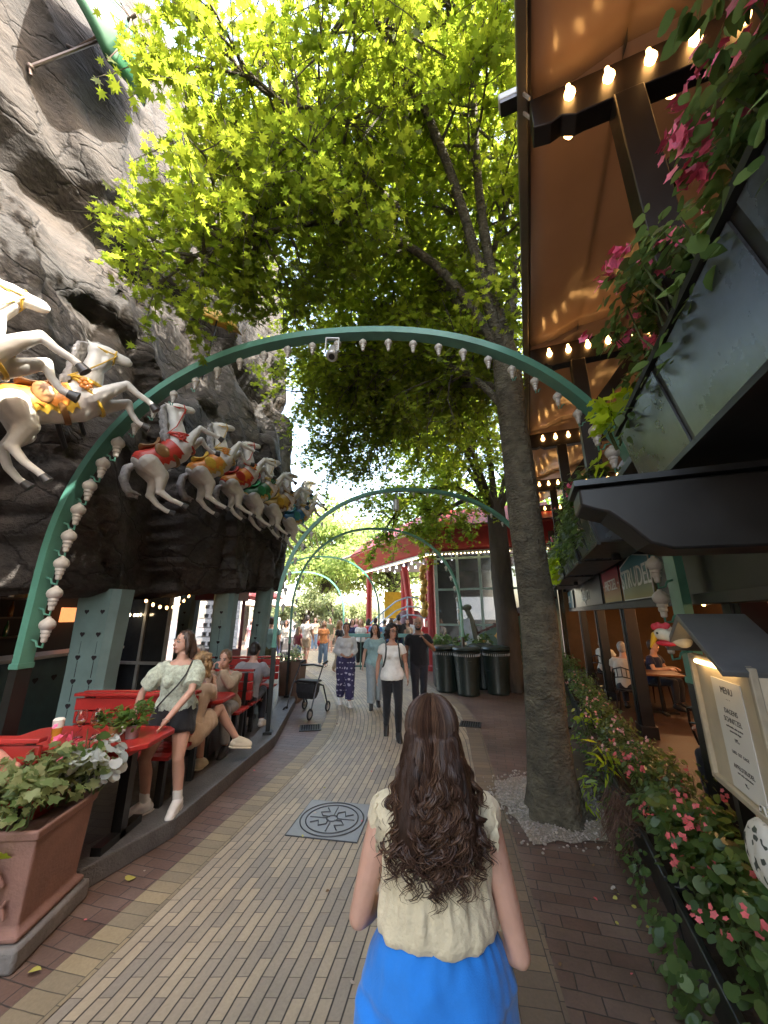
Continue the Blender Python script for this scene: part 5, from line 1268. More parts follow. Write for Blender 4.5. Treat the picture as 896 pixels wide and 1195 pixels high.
for v in me.vertices:      # gathers above the elastic and below the yoke
    a = math.atan2(v.co.y, v.co.x); zz = v.co.z - f.pel.z; g_ = math.exp(-((zz - .23) / .06) ** 2) + .5 * math.exp(-((zz - .36) / .06) ** 2)
    v.co += v.normal * g_ * (.0035 * math.sin(19 * a + 5 * noise.noise(v.co * 6)) + .002 * math.sin(37 * a + 6 * noise.noise(v.co * 9)))
top = link('blouse', me, w0, CREAM)
# shoulder ruffles
for i in (0, 1):
    q = 1 if i == 0 else -1; mb = MB(); rings = []
    for k in range(34):
        a = R(-65 + 285 * k / 33); c = f.sho[i] + V((q * .004, 0, -.035)); u = V((0, math.cos(a), math.sin(a) * 1.2)); wv = .010 * math.sin(k * 2.3) + .005 * math.sin(k * 4.1)
        rings.append([c + u * .062, c + u * .070 + V((q * (.015 + wv * .6), 0, 0)), c + u * (.074 + wv * .6) + V((q * (.026 - wv * .6), 0, .003)), c + u * (.070 + wv * .6) + V((q * (.025 - wv * .6), 0, .002)), c + u * .066 + V((q * .018, 0, 0))])
    mb.loft(rings, (True, True)); mb.build('ruffle', CREAM, top, 80)
# jersey tied round the hips, hanging open at the front
mb = MB(); rings = []; NS = 96
for k in range(80):
    q = k / 79; ring = []
    for j in range(NS + 1):
        t = R(-68 + 316 * j / NS)     # round the back, open in front
        z = .165 - .68 * q + .03 * math.cos(t + .6) * (1 - q) + .012 * math.sin(5 * t) * q
        rx, ry = lerp_table(FEM, max(-.04, min(.15, z)))
        e_ = (z + .13 - .075 * math.cos(t + .25)) / .007; fold = .014 * math.sin(6 * t + 3 * q) * q + .020 / (1 + math.exp(max(-30, min(30, e_)))) + .005 * math.exp(-(e_ / 2.2) ** 2) + .010 * fbm(t * 2.2, q * 5, 2, 3) + .004 * math.sin(24 * t + 3 * noise.noise(V((t * 2, q * 3, 0)))) * math.exp(-q / .12)
        rx *= f.fat; ry *= f.fat; kx = .036 + .050 * q + fold; ring.append(f.T(V(((rx + kx) * math.cos(t), (ry + kx * 1.1) * math.sin(t), z))))
    rings.append(ring)
mb.loft(rings, (False, False), False); o = mb.build('tied_jersey', BLUE, w0, 80); so = o.modifiers.new('s', 'SOLIDIFY'); so.thickness = .008
mb = MB()
for q in (1, -1): mb.chain([f.T(V((q * .13, -.12, .08))), f.T(V((q * .03, -.16, .06))), f.T(V((-q * .03, -.17, -.02))), f.T(V((-q * .05, -.15, -.22)))], [.03, .028, .026, .03], 10)
link('knotted_sleeves', remesh(mb, .01, 3, .005), o, BLUE)
link('trousers', garment_pants(f, 1.9, 1.08, .01, .09, .012), w0, NAVYC); shoes(f, SNEAK, w0, sole=SNEAK)
# hair: a dense inner mass plus hundreds of curling locks
mb = MB()
mb.ball(f.H((0, .022, .038)), (.086, .102, .092), f.hr); mb.ball(f.H((0, .06, -.03)), (.088, .07, .11), f.hr)
for q in (-.08, -.06, -.03, 0, .03, .06, .08): mb.chain([f.H((q * .75, .072, .0)), f.H((q * 1.0, .112, -.12)), f.H((q * 1.15, .135, -.24)), f.H((q * 1.1, .135, -.31)), f.H((q * .8, .13, -.37 + abs(q) * .6))], [.045, .05, .048, .034, .014], 12)
HAIRF = M('hair_dark_curls', (.030, .0155, .010), .55, var=.6, scale=26, bump=.6, bscale=60, stretch=(1, 1, .15), spec=.2)
hr_ = link('hair', remesh(mb, .010, 3, .008, (50, 50, 8), 4), w0, HAIRF)
r = random.Random(21); mbs = [MB(), MB(), MB()]
for k in range(230):                      # locks; every lock is a bundle of strands that curl together
    ph = R(r.uniform(-96, 96)) if r.random() < .93 else R(r.uniform(-118, 118))     # 0 is straight back (+Y)
    el0 = r.uniform(.05, 1.0); ln0 = r.uniform(.26, .50) * (1 - .10 * abs(math.sin(ph))); fr_ = r.uniform(52, 92); amp = r.uniform(.006, .0135); p0_ = r.uniform(0, 6.3); lay0 = r.uniform(-.012, .022); wx0 = r.gauss(0, .038); tone = r.randrange(3)
    hand_ = r.choice((-1, 1))
    for st_ in range(r.randrange(9, 17)):
        dph = r.gauss(0, .045); layer = lay0 + r.gauss(0, .004); ln = ln0 * r.uniform(.86, 1.05); wx = wx0 + r.gauss(0, .007); rad = r.uniform(.0011, .0023); pp_ = p0_ + r.gauss(0, .35); loose = r.random() < .06
        am0 = amp * (r.uniform(1.3, 2.0) if loose else r.uniform(.8, 1.15)); sx, sy = math.sin(ph + dph), math.cos(ph + dph); pts = []
        for j in range(7):
            a = R(90 - 102 * (el0 * .25 + (1 - el0 * .25) * j / 6)); ca, sa = math.cos(a), math.sin(a)
            pts.append(V((sx * (.089 + layer * .5) * ca, .022 + sy * (.104 + layer * .5) * ca, .036 + (.096 + layer * .5) * sa)))
        n2 = 44
        for j in range(1, n2 + 1):
            q = j / n2; s_ = q * ln; x = sx * (.088 + .050 * min(1, (s_ / .42) ** 1.2)) + wx * q; y = .022 + max(sy, -.1) * (.108 + .04 * min(1, q * 1.6)) + layer; z = .016 - s_ * (1 - .04 * q)
            if sy < .3: y += (.3 - sy) * .07 * q
            am = am0 * min(1.35, .10 + max(0, s_ - .04) * 4.0); ang = fr_ * s_ * (1 + .25 * q) + pp_
            pts.append(V((x + am * math.cos(ang) * 1.25, y + am * hand_ * math.sin(ang), z + am * .4 * math.sin(ang * .7))))
        rr = [rad * (.75 + .4 * min(1, i / 12)) * (1 if i < len(pts) - 8 else max(.12, (len(pts) - i) / 8)) for i in range(len(pts))]
        mbs[(tone + (st_ % 5 == 0)) % 3].tube([f.H(p) for p in pts], rr, 4, cap=False)
for i, (b, c) in enumerate(zip(mbs, ((.040, .020, .013), (.055, .028, .018), (.082, .044, .026)))): b.build('curls', M('hair_lock_%d' % i, c, .45, var=.35, scale=20, spec=.28), hr_, 80)

# ------------------------------------------------------------------ four people walking towards the camera
def walk(sex, st=.22, lead=0, **k):
    a = [(.085, -st * .62, .085), (-.085, st * .9, .125)]; kn = [(.088, -st * .62, .50), (-.088, st * .05, .48)]; td = [(.08, -1, -.18), (-.08, -1, -.5)]
    if lead: a = [(-x, y, z) for x, y, z in reversed(a)]; kn = [(-x, y, z) for x, y, z in reversed(kn)]; td = [(-x, y, z) for x, y, z in reversed(td)]; a = [a[0], a[1]]
    return Fig(sex, an=a, kn=kn, td=td, **k)
def wl(u, v): return at_z(u, v, 0)
p = wl(458, 863); f = walk('f', .22, 0, el=[(.235, .04, 1.12), (-.235, .06, 1.12)], wr=[(.25, -.08, .90), (-.255, .02, .89)], hr=rotm(0, 0, 22))
w1 = person('curly dark haired woman in white tee and black trousers with backpack straps', (p.x, p.y + .1, 0), R(4), f, SK2, h=1.74, glasses=True, smile=.004, group='people walking towards the camera')
link('tee_shirt', garment_top(f, .42, -.08, 1.08, .47, .018, seed=1), w1, WHITE_TEE); link('trousers', garment_pants(f, 1.95, 1.02, .004, .06, 0, seed=2), w1, BLACKC); shoes(f, BSHOE, w1, sole=SNEAK); link('hair', hair_cap(f, 'curly', 3), w1, HK)
mb = MB()
for q in (1, -1): mb.tube([f.T(V((q * .10, .07, .46))), f.T(V((q * .105, -.02, .495))), f.T(V((q * .108, -.115, .42))), f.T(V((q * .118, -.135, .30))), f.T(V((q * .15, -.09, .16))), f.T(V((q * .16, .03, .10)))], .013, 8)
mb.build('backpack_strap', M('strap_olive', (.05, .055, .05), .7), w1)
mb = MB(); mb.box(f.T(V((0, .17, .30))), (.26, .12, .36)); link('backpack', remesh(mb, .014, 5), w1, M('strap_olive', (.05, .055, .05), .7))
p = wl(490, 833); f = walk('m', .2, 1, el=[(.30, -.02, 1.14), (-.24, .06, 1.10)], wr=[(.10, -.235, 1.33), (-.26, -.04, .87)], hd=[(-.55, -.2, .8), None], hr=rotm(4, 0, -6), curl=1.0)
w2 = person('bald bearded man in black tee and dark jeans with one hand at his chest', (p.x, p.y, 0), R(2), f, SK3, h=1.84, glasses=True, group='people walking towards the camera')
link('tee_shirt', garment_top(f, .55, -.09, 1.06, .485, .012, seed=4), w2, BLACKC); link('jeans', garment_pants(f, 1.95, 1.04, .008, .05, 0, seed=5), w2, NAVYC); shoes(f, BSHOE, w2, sole=BSHOE)
mb = MB(); mb.ball(f.H((0, -.040, -.085)), (.058, .055, .040), f.hr); mb.ball(f.H((0, -.086, -.047)), (.034, .014, .010), f.hr)
for q in (1, -1): mb.ball(f.H((q * .056, -.012, -.055)), (.014, .03, .04), f.hr)
link('beard', remesh(mb, .007, 2, .003, (60, 60, 60)), w2, HK)
p = wl(437, 826); f = walk('f', .16, 1, hr=rotm(0, 0, -14), el=[(.225, .05, 1.12), (-.235, .03, 1.12)], wr=[(.22, -.05, .88), (-.27, -.06, .88)])
w3 = person('girl in pale teal tee and loose pale jeans with long dark hair', (p.x, p.y, 0), R(6), f, SK1, h=1.70, group='people walking towards the camera')
link('tee_shirt', garment_top(f, .62, -.14, 1.12, .475, .022, seed=6, wr=.010), w3, TEALC); link('jeans', garment_pants(f, 1.93, 1.15, .018, .06, .010, seed=7, wr=.012), w3, PALEDEN); shoes(f, BSHOE, w3); link('hair', hair_cap(f, 'long', 5), w3, HK)
PRINT, N, Lk, Pn = nt('batik_print'); tc = N.new('ShaderNodeTexCoord'); vo = N.new('ShaderNodeTexVoronoi'); vo.inputs['Scale'].default_value = 13; vo.feature = 'DISTANCE_TO_EDGE'; Lk.new(tc.outputs['Object'], vo.inputs['Vector'])
wv = N.new('ShaderNodeTexWave'); wv.bands_direction = 'Z'; wv.inputs['Scale'].default_value = 2.6; wv.inputs['Distortion'].default_value = 3; Lk.new(tc.outputs['Object'], wv.inputs['Vector'])
ma = N.new('ShaderNodeMath'); ma.operation = 'MULTIPLY'; Lk.new(vo.outputs['Distance'], ma.inputs[0]); Lk.new(wv.outputs['Fac'], ma.inputs[1])
cr = N.new('ShaderNodeValToRGB'); cr.color_ramp.interpolation = 'CONSTANT'; cr.color_ramp.elements[0].color = (.035, .03, .09, 1); e_ = cr.color_ramp.elements[1]; e_.position = .16; e_.color = (.42, .40, .50, 1); Lk.new(ma.outputs[0], cr.inputs[0]); Lk.new(cr.outputs[0], Pn.inputs['Base Color']); Pn.inputs['Roughness'].default_value = .85
p = wl(402, 823); f = walk('f', .2, 0, hr=rotm(4, 0, -5), el=[(.225, .03, 1.13), (-.23, .02, 1.13)], wr=[(.08, -.20, 1.02), (-.05, -.22, 1.03)], hd=[(-.9, -.2, -.2), (.9, -.2, -.2)])
w4 = person('woman in pale grey sweater and wide navy batik print trousers, hands together', (p.x, p.y, 0), R(12), f, SK2, h=1.72, smile=.004, group='people walking towards the camera')
link('sweater', garment_top(f, 1.55, -.06, 1.08, .475, .014, seed=8, wr=.010), w4, GREYH); link('trousers', garment_pants(f, 1.86, 1.25, .026, .10, .006, seed=9, wr=.014), w4, PRINT); shoes(f, SNEAK, w4, sole=BSHOE); link('hair', hair_cap(f, 'bun', 6), w4, HK)

# ------------------------------------------------------------------ woman standing at the near table
base = V((-2.10, 4.06, .15))
f = Fig('f', pel=(-.02, .10, .88), tr=rotm(9, 2, 16), hr=rotm(0, 0, -28), el=[(.225, -.11, 1.10), (-.33, -.03, 1.07)], wr=[(.10, -.33, .85), (-.36, -.05, .83)], hd=[(-.25, -.45, -.85), (.1, -.5, -.9)], kn=[(.15, -.06, .47), (-.16, -.10, .47)], an=[(.17, .0, .085), (-.12, -.06, .085)], td=[(.1, -1, -.2), (-.75, -.75, -.2)], curl=.5, fat=1.15)
ws = person('woman in sage blouse, black shorts and white sneakers standing at the nearest red table', base, 0, f, SK1, voxel=.008, h=1.66, smile=.008)
BL = garment_top(f, .80, .02, 1.06, .475, .014, sl_r=1.8, voxel=.010, wr=.012, seed=10); link('blouse', BL, ws, SAGE)
link('shorts', garment_pants(f, .52, 1.12, .014, .07, .012, seed=11, wr=.010), ws, LEAFBLK); shoes(f, SNEAK, ws, sole=M('sole_grey', (.40, .37, .33), .6))
for i in (0, 1):
    b = MB(); d = (f.kn[i] - f.an[i]).normalized(); b.cap(f.an[i], f.an[i] + d * .09, .044, .045, 12); link('sock', remesh(b, .009, 2, .002), ws, SNEAK)
    b = MB(); an, td = f.an[i], f.td[i]; sd = V((td.y, -td.x, 0)).normalized()
    for q in range(4): c = an + td * (.055 + q * .022) + V((0, 0, .008 - q * .006)); b.cap(c - sd * .022, c + sd * .022, .005, .005, 6)
    b.build('laces', M('lace_grey', (.30, .29, .28), .8), ws)
link('hair', hair_cap(f, 'bob', 8), ws, HB)
b = MB(); b.loft([f.ring(z, *[q * 1.08 + .012 for q in lerp_table(FEM, z)]) for z in (.03, .065)]); b.build('belt', BSHOE, ws)
b = MB(); b.tube([f.T(V((.10, .04, .49))), f.T(V((.105, -.05, .50))), f.T(V((.085, -.155, .41))), f.T(V((.02, -.185, .30))), f.T(V((-.07, -.172, .19))), f.T(V((-.14, -.14, .09))), f.T(V((-.19, -.03, .02)))], .008, 6); b.build('bag_strap', BSHOE, ws)
b = MB(); w = f.wr[0]; d = (f.wr[0] - f.el[0]).normalized(); b.tube([w - d * .03 + (V((1, 0, 0)) * math.cos(t) + d.cross(V((1, 0, 0))) * math.sin(t)) * .03 for t in [2 * math.pi * k / 16 for k in range(17)]], .005, 6); b.build('bracelet', M('bead', (.5, .4, .3), .4), ws)

# ------------------------------------------------------------------ people sitting at the red tables
def seated(label, pel, face, knees, ankles, tds, el, wr, hd, sex='f', lean=10, head=(0, 0, 0), skin=SK1, grp='people sitting at the red tables', curl=.8, **k):
    pl = V(pel); F_ = rotm(lean, 0, 0); T = Matrix.Rotation(R(face), 3, 'Z') @ F_
    loc = V((pl.x, pl.y, .15)); rel = lambda p: V(p) - loc
    fg = Fig(sex, pel=rel(pl), tr=T, hr=Matrix.Rotation(R(face), 3, 'Z') @ rotm(*head), kn=[rel(p) for p in knees], an=[rel(p) for p in ankles], td=tds, el=[rel(p) for p in el], wr=[rel(p) for p in wr], hd=hd, curl=curl)
    return fg, person(label, loc, 0, fg, skin, grp, **k)
# facing +Y means turned by 180 degrees
f, p_ = seated('blonde woman in beige dress and cream clogs sitting with crossed legs on a red bench', (-2.20, 4.60, .66), 165, [(-2.22, 5.02, .70), (-2.02, 5.02, .80)], [(-2.19, 5.02, .235), (-1.82, 5.16, .42)], [(0, 1, -.2), (.75, .6, -.2)],
               [(-2.42, 4.72, .98), (-2.02, 4.82, .96)], [(-2.32, 5.0, 1.02), (-2.12, 5.02, 1.10)], [(.3, .6, .6), (-.3, .5, .8)], lean=14, head=(6, 0, -18))
link('dress', garment_top(f, .5, -.04, 1.12, .475, .018, seed=12, wr=.010), p_, BEIGE); link('dress_skirt', garment_pants(f, .62, 1.15, .03, .1, .02, seed=13, wr=.012), p_, BEIGE); shoes(f, CLOG, p_, sole=CLOG); link('hair', hair_cap(f, 'curly', 9), p_, HBL)
f, p_ = seated('woman in tan jacket sitting with both hands over her mouth', (-2.28, 5.86, .66), 8, [(-2.12, 5.42, .68), (-2.36, 5.42, .68)], [(-2.08, 5.48, .235), (-2.36, 5.48, .235)], [(0, -1, -.2), (0, -1, -.2)],
               [(-2.12, 5.55, .97), (-2.46, 5.53, .97)], [(-2.25, 5.50, 1.17), (-2.36, 5.49, 1.17)], [(-.2, -.1, 1), (.2, -.1, 1)], lean=24, head=(10, 0, -10))
link('jacket', garment_top(f, 1.85, -.04, 1.14, .485, .022, seed=14, wr=.012), p_, KHAKI); link('trousers', garment_pants(f, 1.9, 1.1, .014, .08, 0, seed=15), p_, cloth('grey_trousers', (.25, .25, .25))); shoes(f, BSHOE, p_); link('hair', hair_cap(f, 'bun', 10), p_, HLB)
f, p_ = seated('dark haired person in grey sweater with turned back, sitting behind the tan jacket', (-2.18, 6.42, .66), 172, [(-2.28, 6.85, .68), (-2.06, 6.85, .68)], [(-2.28, 6.80, .235), (-2.0, 6.72, .235)], [(0, 1, -.2), (.1, 1, -.2)],
               [(-2.44, 6.56, .98), (-1.93, 6.58, .98)], [(-2.3, 6.86, .96), (-2.05, 6.88, .96)], [(.3, .9, 0), (-.3, .9, 0)], sex='m', lean=14, head=(8, 0, 0))
link('sweater', garment_top(f, 1.9, -.07, 1.08, .485, .016, seed=16, wr=.010), p_, cloth('mid_grey_knit', (.27, .26, .27))); link('jeans', garment_pants(f, 1.92, 1.05, .010, .05, seed=17), p_, NAVYC); shoes(f, SNEAK, p_); link('hair', hair_cap(f, 'short', 11), p_, HK)
f, p_ = seated('grey haired man in dark polo seated across the second table from the blonde woman', (-2.75, 5.90, .66), 0, [(-2.6, 5.45, .68), (-2.86, 5.45, .68)], [(-2.6, 5.5, .235), (-2.86, 5.5, .235)], [(0, -1, -.2), (0, -1, -.2)],
               [(-2.52, 5.72, .97), (-3.0, 5.72, .97)], [(-2.66, 5.45, .96), (-2.84, 5.45, .96)], [(-.5, -.8, 0), (.5, -.8, 0)], sex='m', lean=8, skin=SK2)
link('polo', garment_top(f, .55, -.07, 1.08, .485, .014, seed=18), p_, cloth('dark_polo', (.05, .05, .06))); link('trousers', garment_pants(f, 1.92, 1.05, .010, .05, seed=19), p_, BLACKC); shoes(f, BSHOE, p_); link('hair', hair_cap(f, 'short', 12), p_, HG)
# someone at the left picture edge, elbow on the near bench back
f, p_ = seated('person in peach knit with bent elbow at the left picture edge', (-2.92, 2.74, .62), 60, [(-2.6, 2.7, .66), (-2.7, 2.5, .66)], [(-2.62, 2.8, .235), (-2.7, 2.65, .235)], [(1, -.4, -.2), (1, -.4, -.2)],
               [(-2.50, 2.84, .89), (-2.95, 2.45, .9)], [(-2.74, 2.74, 1.03), (-2.86, 2.80, .95)], [(-.5, -.6, .4), (-.2, .9, 0)], lean=4, head=(0, 0, 10))
link('jumper', garment_top(f, 1.9, -.07, 1.1, .485, .018, seed=20, wr=.010), p_, cloth('peach_knit', (.55, .27, .19))); link('trousers', garment_pants(f, 1.92, 1.05, .012, .05, seed=21), p_, WHITE_TEE); shoes(f, SNEAK, p_); link('hair', hair_cap(f, 'long', 13), p_, HLB)

# ------------------------------------------------------------------ guests inside the cafe on the right
def cafe_guest(label, b, a, face, sex, topm, hair, hm, skin=SK1, z0=.03):
    c = RB(b, a, z0); T = Matrix.Rotation(R(face), 3, 'Z')
    q = lambda x, y, z: T @ V((x, y, z))
    fg = Fig(sex, pel=(0, 0, .52), tr=T @ rotm(8), hr=T, kn=[q(.11, -.42, .53), q(-.11, -.42, .53)], an=[q(.12, -.40, .09), q(-.12, -.40, .09)], td=[q(0, -1, -.2), q(0, -1, -.2)], el=[q(.24, -.14, .74), q(-.24, -.14, .74)], wr=[q(.12, -.38, .78), q(-.12, -.38, .78)], hd=[q(-.4, -.9, 0), q(.4, -.9, 0)], curl=.9)
    t = person(label, c, 0, fg, skin, 'guests inside the cafe', voxel=.014)
    link('top', garment_top(fg, .55, -.07, 1.09, .48, .014, voxel=.014, seed=a), t, topm); link('trousers', garment_pants(fg, 1.92, 1.05, .01, .06, voxel=.015), t, NAVYC); link('hair', hair_cap(fg, hair, int(a * 7), .013), t, hm); shoes(fg, BSHOE, t)
    return t
REDB = cloth('dark_red_cap', (.10, .01, .012))
cafe_guest('woman with long blond hair in navy top inside the cafe', 1.95, 5.75, 95, 'f', cloth('navy_top', (.015, .02, .06)), 'long', HBL)
g2 = cafe_guest('big man in black shirt seated inside the cafe nearest the lamp arch', 1.8, 4.75, 190, 'm', BLACKC, 'short', HB, SK2)
cafe_guest('white haired man in pale shirt inside the cafe between the two dark posts', 1.7, 9.3, 140, 'm', cloth('pale_shirt', (.5, .46, .40)), 'short', HG)
cafe_guest('fair woman in white top deep inside the cafe beyond the second post', 1.7, 11.6, 120, 'f', WHITE_TEE, 'bob', HBL)
cafe_guest('man in navy jumper inside the cafe facing the white haired man', 2.4, 10.2, 30, 'm', cloth('navy_top', (.015, .02, .06)), 'short', HB)
for i, (b, a, w) in enumerate(((2.35, 5.2, 'nearest the lamp arch'), (2.3, 9.5, 'between the dark posts'), (2.3, 12.0, 'farthest inside'))):
    t = rthing('cafe_table', 'small dark wooden cafe table ' + w, 'table', b, a, .024, 'cafe tables')
    mb = MB(); mb.box((0, 0, .74), (.75, .75, .035)); mb.build('tabletop', M('table_brown', (.16, .07, .03), .4), t, bevel=.008)
    mb = MB(); mb.lathe([(.03, 0), (.03, .72)], 10); mb.box((0, 0, .02), (.5, .07, .04)); mb.box((0, 0, .021), (.07, .5, .04)); mb.build('pedestal', BLK, t)
for i, (b, a, rz, w) in enumerate(((1.92, 5.75, 95, 'under the blond woman'), (1.77, 4.75, 190, 'under the man in black'), (1.68, 9.3, 140, 'with curved back rail under the white haired man'), (1.68, 11.6, 120, 'under the woman in white'), (2.42, 10.2, 30, 'under the man in navy'))):
    t = thing('bistro_chair', 'dark bistro chair ' + w, 'chair', RB(b, a, .024), R(rz), 'bistro chairs in the cafe')
    mb = MB(); mb.lathe([(0, .42), (.2, .42), (.205, .435), (.2, .45), (0, .45)], 18); mb.build('seat', M('chair_black', (.02, .016, .014), .35), t)
    for x in (-.15, .15):
        for y in (-.15, .15): b_ = MB(); b_.tube([(x, y, .42), (x * 1.25, y * 1.25, 0)], [.016, .012], 8); b_.build('leg', M('chair_black', (.02, .016, .014), .35), t)
    mb = MB(); mb.tube([(-.17, .16, .43), (-.19, .21, .65), (-.15, .24, .82), (0, .25, .87), (.15, .24, .82), (.19, .21, .65), (.17, .16, .43)], .014, 8); mb.tube([(-.18, .21, .66), (0, .235, .69), (.18, .21, .66)], .011, 8)
    for x in (-.08, 0, .08): mb.tube([(x, .235, .69), (x, .248, .86)], .008, 6)
    mb.build('backrest', M('chair_black', (.02, .016, .014), .35), t)

# ------------------------------------------------------------------ the far crowd
CRC = {}
def crowd_base(kind):
    if kind in CRC: return CRC[kind]
    sex, st, bottom, hair = kind
    f = walk(sex, .18 if st == 'walk' else .02, 0) if st != 'stand' else Fig(sex)
    mb = MB(); body_shape(mb, f, True); out = dict(body=remesh(mb, .018, 2), fig=f)
    out['top'] = garment_top(f, .5, -.08, 1.08, .48, .016, voxel=.02, wr=.008, seed=len(CRC))
    out['bottom'] = garment_pants(f, {'long': 1.93, 'short': .75, 'skirt': .3}[bottom], 1.08, .012, .05, .01, voxel=.02, seed=len(CRC)) if bottom != 'skirt' else garment_skirt(f, -.45, .08, .012, .08, .015)
    out['hair'] = hair_cap(f, hair, len(CRC), .018)
    CRC[kind] = out; return out
def put(me, name, mat, root):
    if not len(me.materials): me.materials.append(None)
    o = bpy.data.objects.new(name, me); COL.objects.link(o); o.parent = root; o.material_slots[0].link = 'OBJECT'; o.material_slots[0].material = mat; return o
CC = dict(white=(.66, .65, .62), black=(.02, .02, .022), navy=(.03, .04, .10), blue=(.10, .20, .45), red=(.45, .04, .04), teal=(.20, .34, .36), grey=(.28, .28, .29), beige=(.45, .36, .26), orange=(.62, .26, .10), denim=(.16, .24, .36), olive=(.14, .15, .08), pink=(.55, .28, .30), maroon=(.16, .03, .04), cream=(.58, .52, .40))
HN = {'dark': HK, 'brown': HB, 'blond': HBL, 'grey': HG, 'light brown': HLB}
def crowd(where, x, y, rz, sex, tc_, bc, hc, style='short', bottom='long', st='stand', h=1.72, skin=SK1, extra=None):
    K = crowd_base((sex, st, bottom, style))
    bn = {'long': 'trousers', 'short': 'shorts', 'skirt': 'skirt'}[bottom]
    t = thing('person', '%s top, %s %s, %s hair, %s' % (tc_, bc, bn, hc, where), 'person', (x, y, 0), R(rz), 'people in the far crowd'); s_ = h / 1.75; t.scale = (s_,) * 3
    put(K['body'], 'body', skin, t); put(K['top'], 'top', cloth('cloth_' + tc_, CC[tc_]), t); put(K['bottom'], bn, cloth('cloth_' + bc, CC[bc]), t); put(K['hair'], 'hair', HN[hc], t)
    if extra: extra(t, K['fig'])
    return t
def bag(mat):
    def g(t, f):
        b = MB(); b.tube([f.T(V((.12, 0, .47))), f.T(V((0, -.16, .25))), f.T(V((-.18, -.04, .02)))], .012, 6); b.ball(f.T(V((-.2, -.02, -.06))), (.06, .12, .12), f.tr); link('shoulder_bag', remesh(b, .018, 3), t, mat)
    return g
def cap_(mat):
    def g(t, f):
        b = MB(); b.ball(f.H((0, .02, .07)), (.095, .105, .075), f.hr); b.ball(f.H((0, -.10, .06)), (.07, .07, .012), f.hr); link('cap', remesh(b, .012, 2), t, mat)
    return g
REDM = cloth('cloth_red', CC['red'])
for (u, v, Y, *a), kw in [
    ((356, 776, 15.6, 'walking away down the path', 170, 'm', 'white', 'beige', 'dark'), dict(bottom='short', st='walk', h=1.85)),
    ((346, 776, 14.6, 'beside the man in beige shorts', 150, 'f', 'maroon', 'denim', 'light brown'), dict(bottom='short', style='long', h=1.45, st='walk')),
    ((376, 777, 14.9, 'alone on the far path with a red bag', 20, 'f', 'orange', 'denim', 'blond'), dict(style='long', st='walk', h=1.66, extra=bag(REDM))),
    ((395, 772, 13.4, 'leaning left past the batik trousers', 70, 'f', 'black', 'beige', 'blond'), dict(style='long', st='walk', h=1.70)),
    ((331, 770, 15.8, 'pushing a pushchair', 10, 'f', 'white', 'black', 'dark'), dict(style='bob', h=1.66)),
    ((313, 775, 11.8, 'just beyond the leaning pillar', 190, 'm', 'teal', 'olive', 'brown'), dict(h=1.82)),
    ((322, 765, 17.5, 'far beyond the second arch foot', 0, 'm', 'beige', 'navy', 'grey'), dict(h=1.75)),
    ((302, 765, 15.0, 'beyond the red parasols', 30, 'm', 'white', 'grey', 'dark'), dict(h=1.78)),
    ((291, 765, 17.5, 'farthest left, beside the leaning pillar', 0, 'f', 'pink', 'white', 'brown'), dict(style='long', bottom='skirt')),
    ((366, 765, 21.0, 'far away left of the red bag', 10, 'f', 'cream', 'denim', 'brown'), dict(style='long')),
    ((384, 765, 20.0, 'far away left of the black top', -20, 'm', 'olive', 'beige', 'brown'), dict(bottom='short'))]:
    q = at_z(u, v, 0); q = q * (Y / q.y); crowd(a[0], q.x, Y, *a[1:], **kw)
for (u, Y, *a), kw in [
    ((411, 15.6, 'first from the left at the railing', 20, 'f', 'navy', 'denim', 'brown'), dict(style='bob')),
    ((421, 15.2, 'at the railing beside the red column', -10, 'f', 'white', 'black', 'blond'), dict(style='long')),
    ((430, 16.4, 'right of the red column', 160, 'f', 'red', 'white', 'dark'), dict(style='bob', bottom='skirt')),
    ((438, 15.0, 'at the railing above the teal tee girl', 180, 'm', 'blue', 'grey', 'dark'), dict(h=1.76)),
    ((449, 15.8, 'at the railing with a white cap', 170, 'm', 'teal', 'denim', 'brown'), dict(extra=cap_(cloth('cloth_white', CC['white'])))),
    ((456, 15.1, 'at the railing left of the curly woman', 200, 'f', 'blue', 'black', 'light brown'), dict(style='long')),
    ((465, 14.8, 'hunched at the railing', 190, 'm', 'black', 'navy', 'dark'), dict(h=1.88)),
    ((475, 15.4, 'at the railing left of the bald man', 0, 'f', 'beige', 'denim', 'dark'), dict(style='long', skin=SK2)),
    ((484, 16.2, 'behind the bald man with a red cap', -10, 'm', 'white', 'black', 'brown'), dict(extra=cap_(REDM), h=1.8)),
    ((499, 15.8, 'right of the bald man at the railing', 10, 'm', 'red', 'navy', 'brown'), dict(extra=cap_(REDM))),
    ((505, 14.9, 'with pale cap, last at the railing', -90, 'm', 'cream', 'grey', 'grey'), dict(extra=cap_(cloth('cloth_white', CC['white'])), h=1.8)),
    ((514, 15.6, 'behind the thin arch leg', 15, 'f', 'white', 'pink', 'blond'), dict(style='bob')),
    ((548, 13.4, 'behind the banner post', 150, 'm', 'olive', 'maroon', 'dark'), dict(h=1.80, skin=SK2)),
    ((404, 18.5, 'far behind the railing end', 0, 'm', 'grey', 'black', 'grey'), dict()),
    ((416, 18.8, 'far behind the red column', 0, 'f', 'pink', 'denim', 'blond'), dict(style='long'))]:
    r_ = ray(u, 730); crowd(a[0], r_.x / r_.y * Y, Y, *a[1:], **kw)
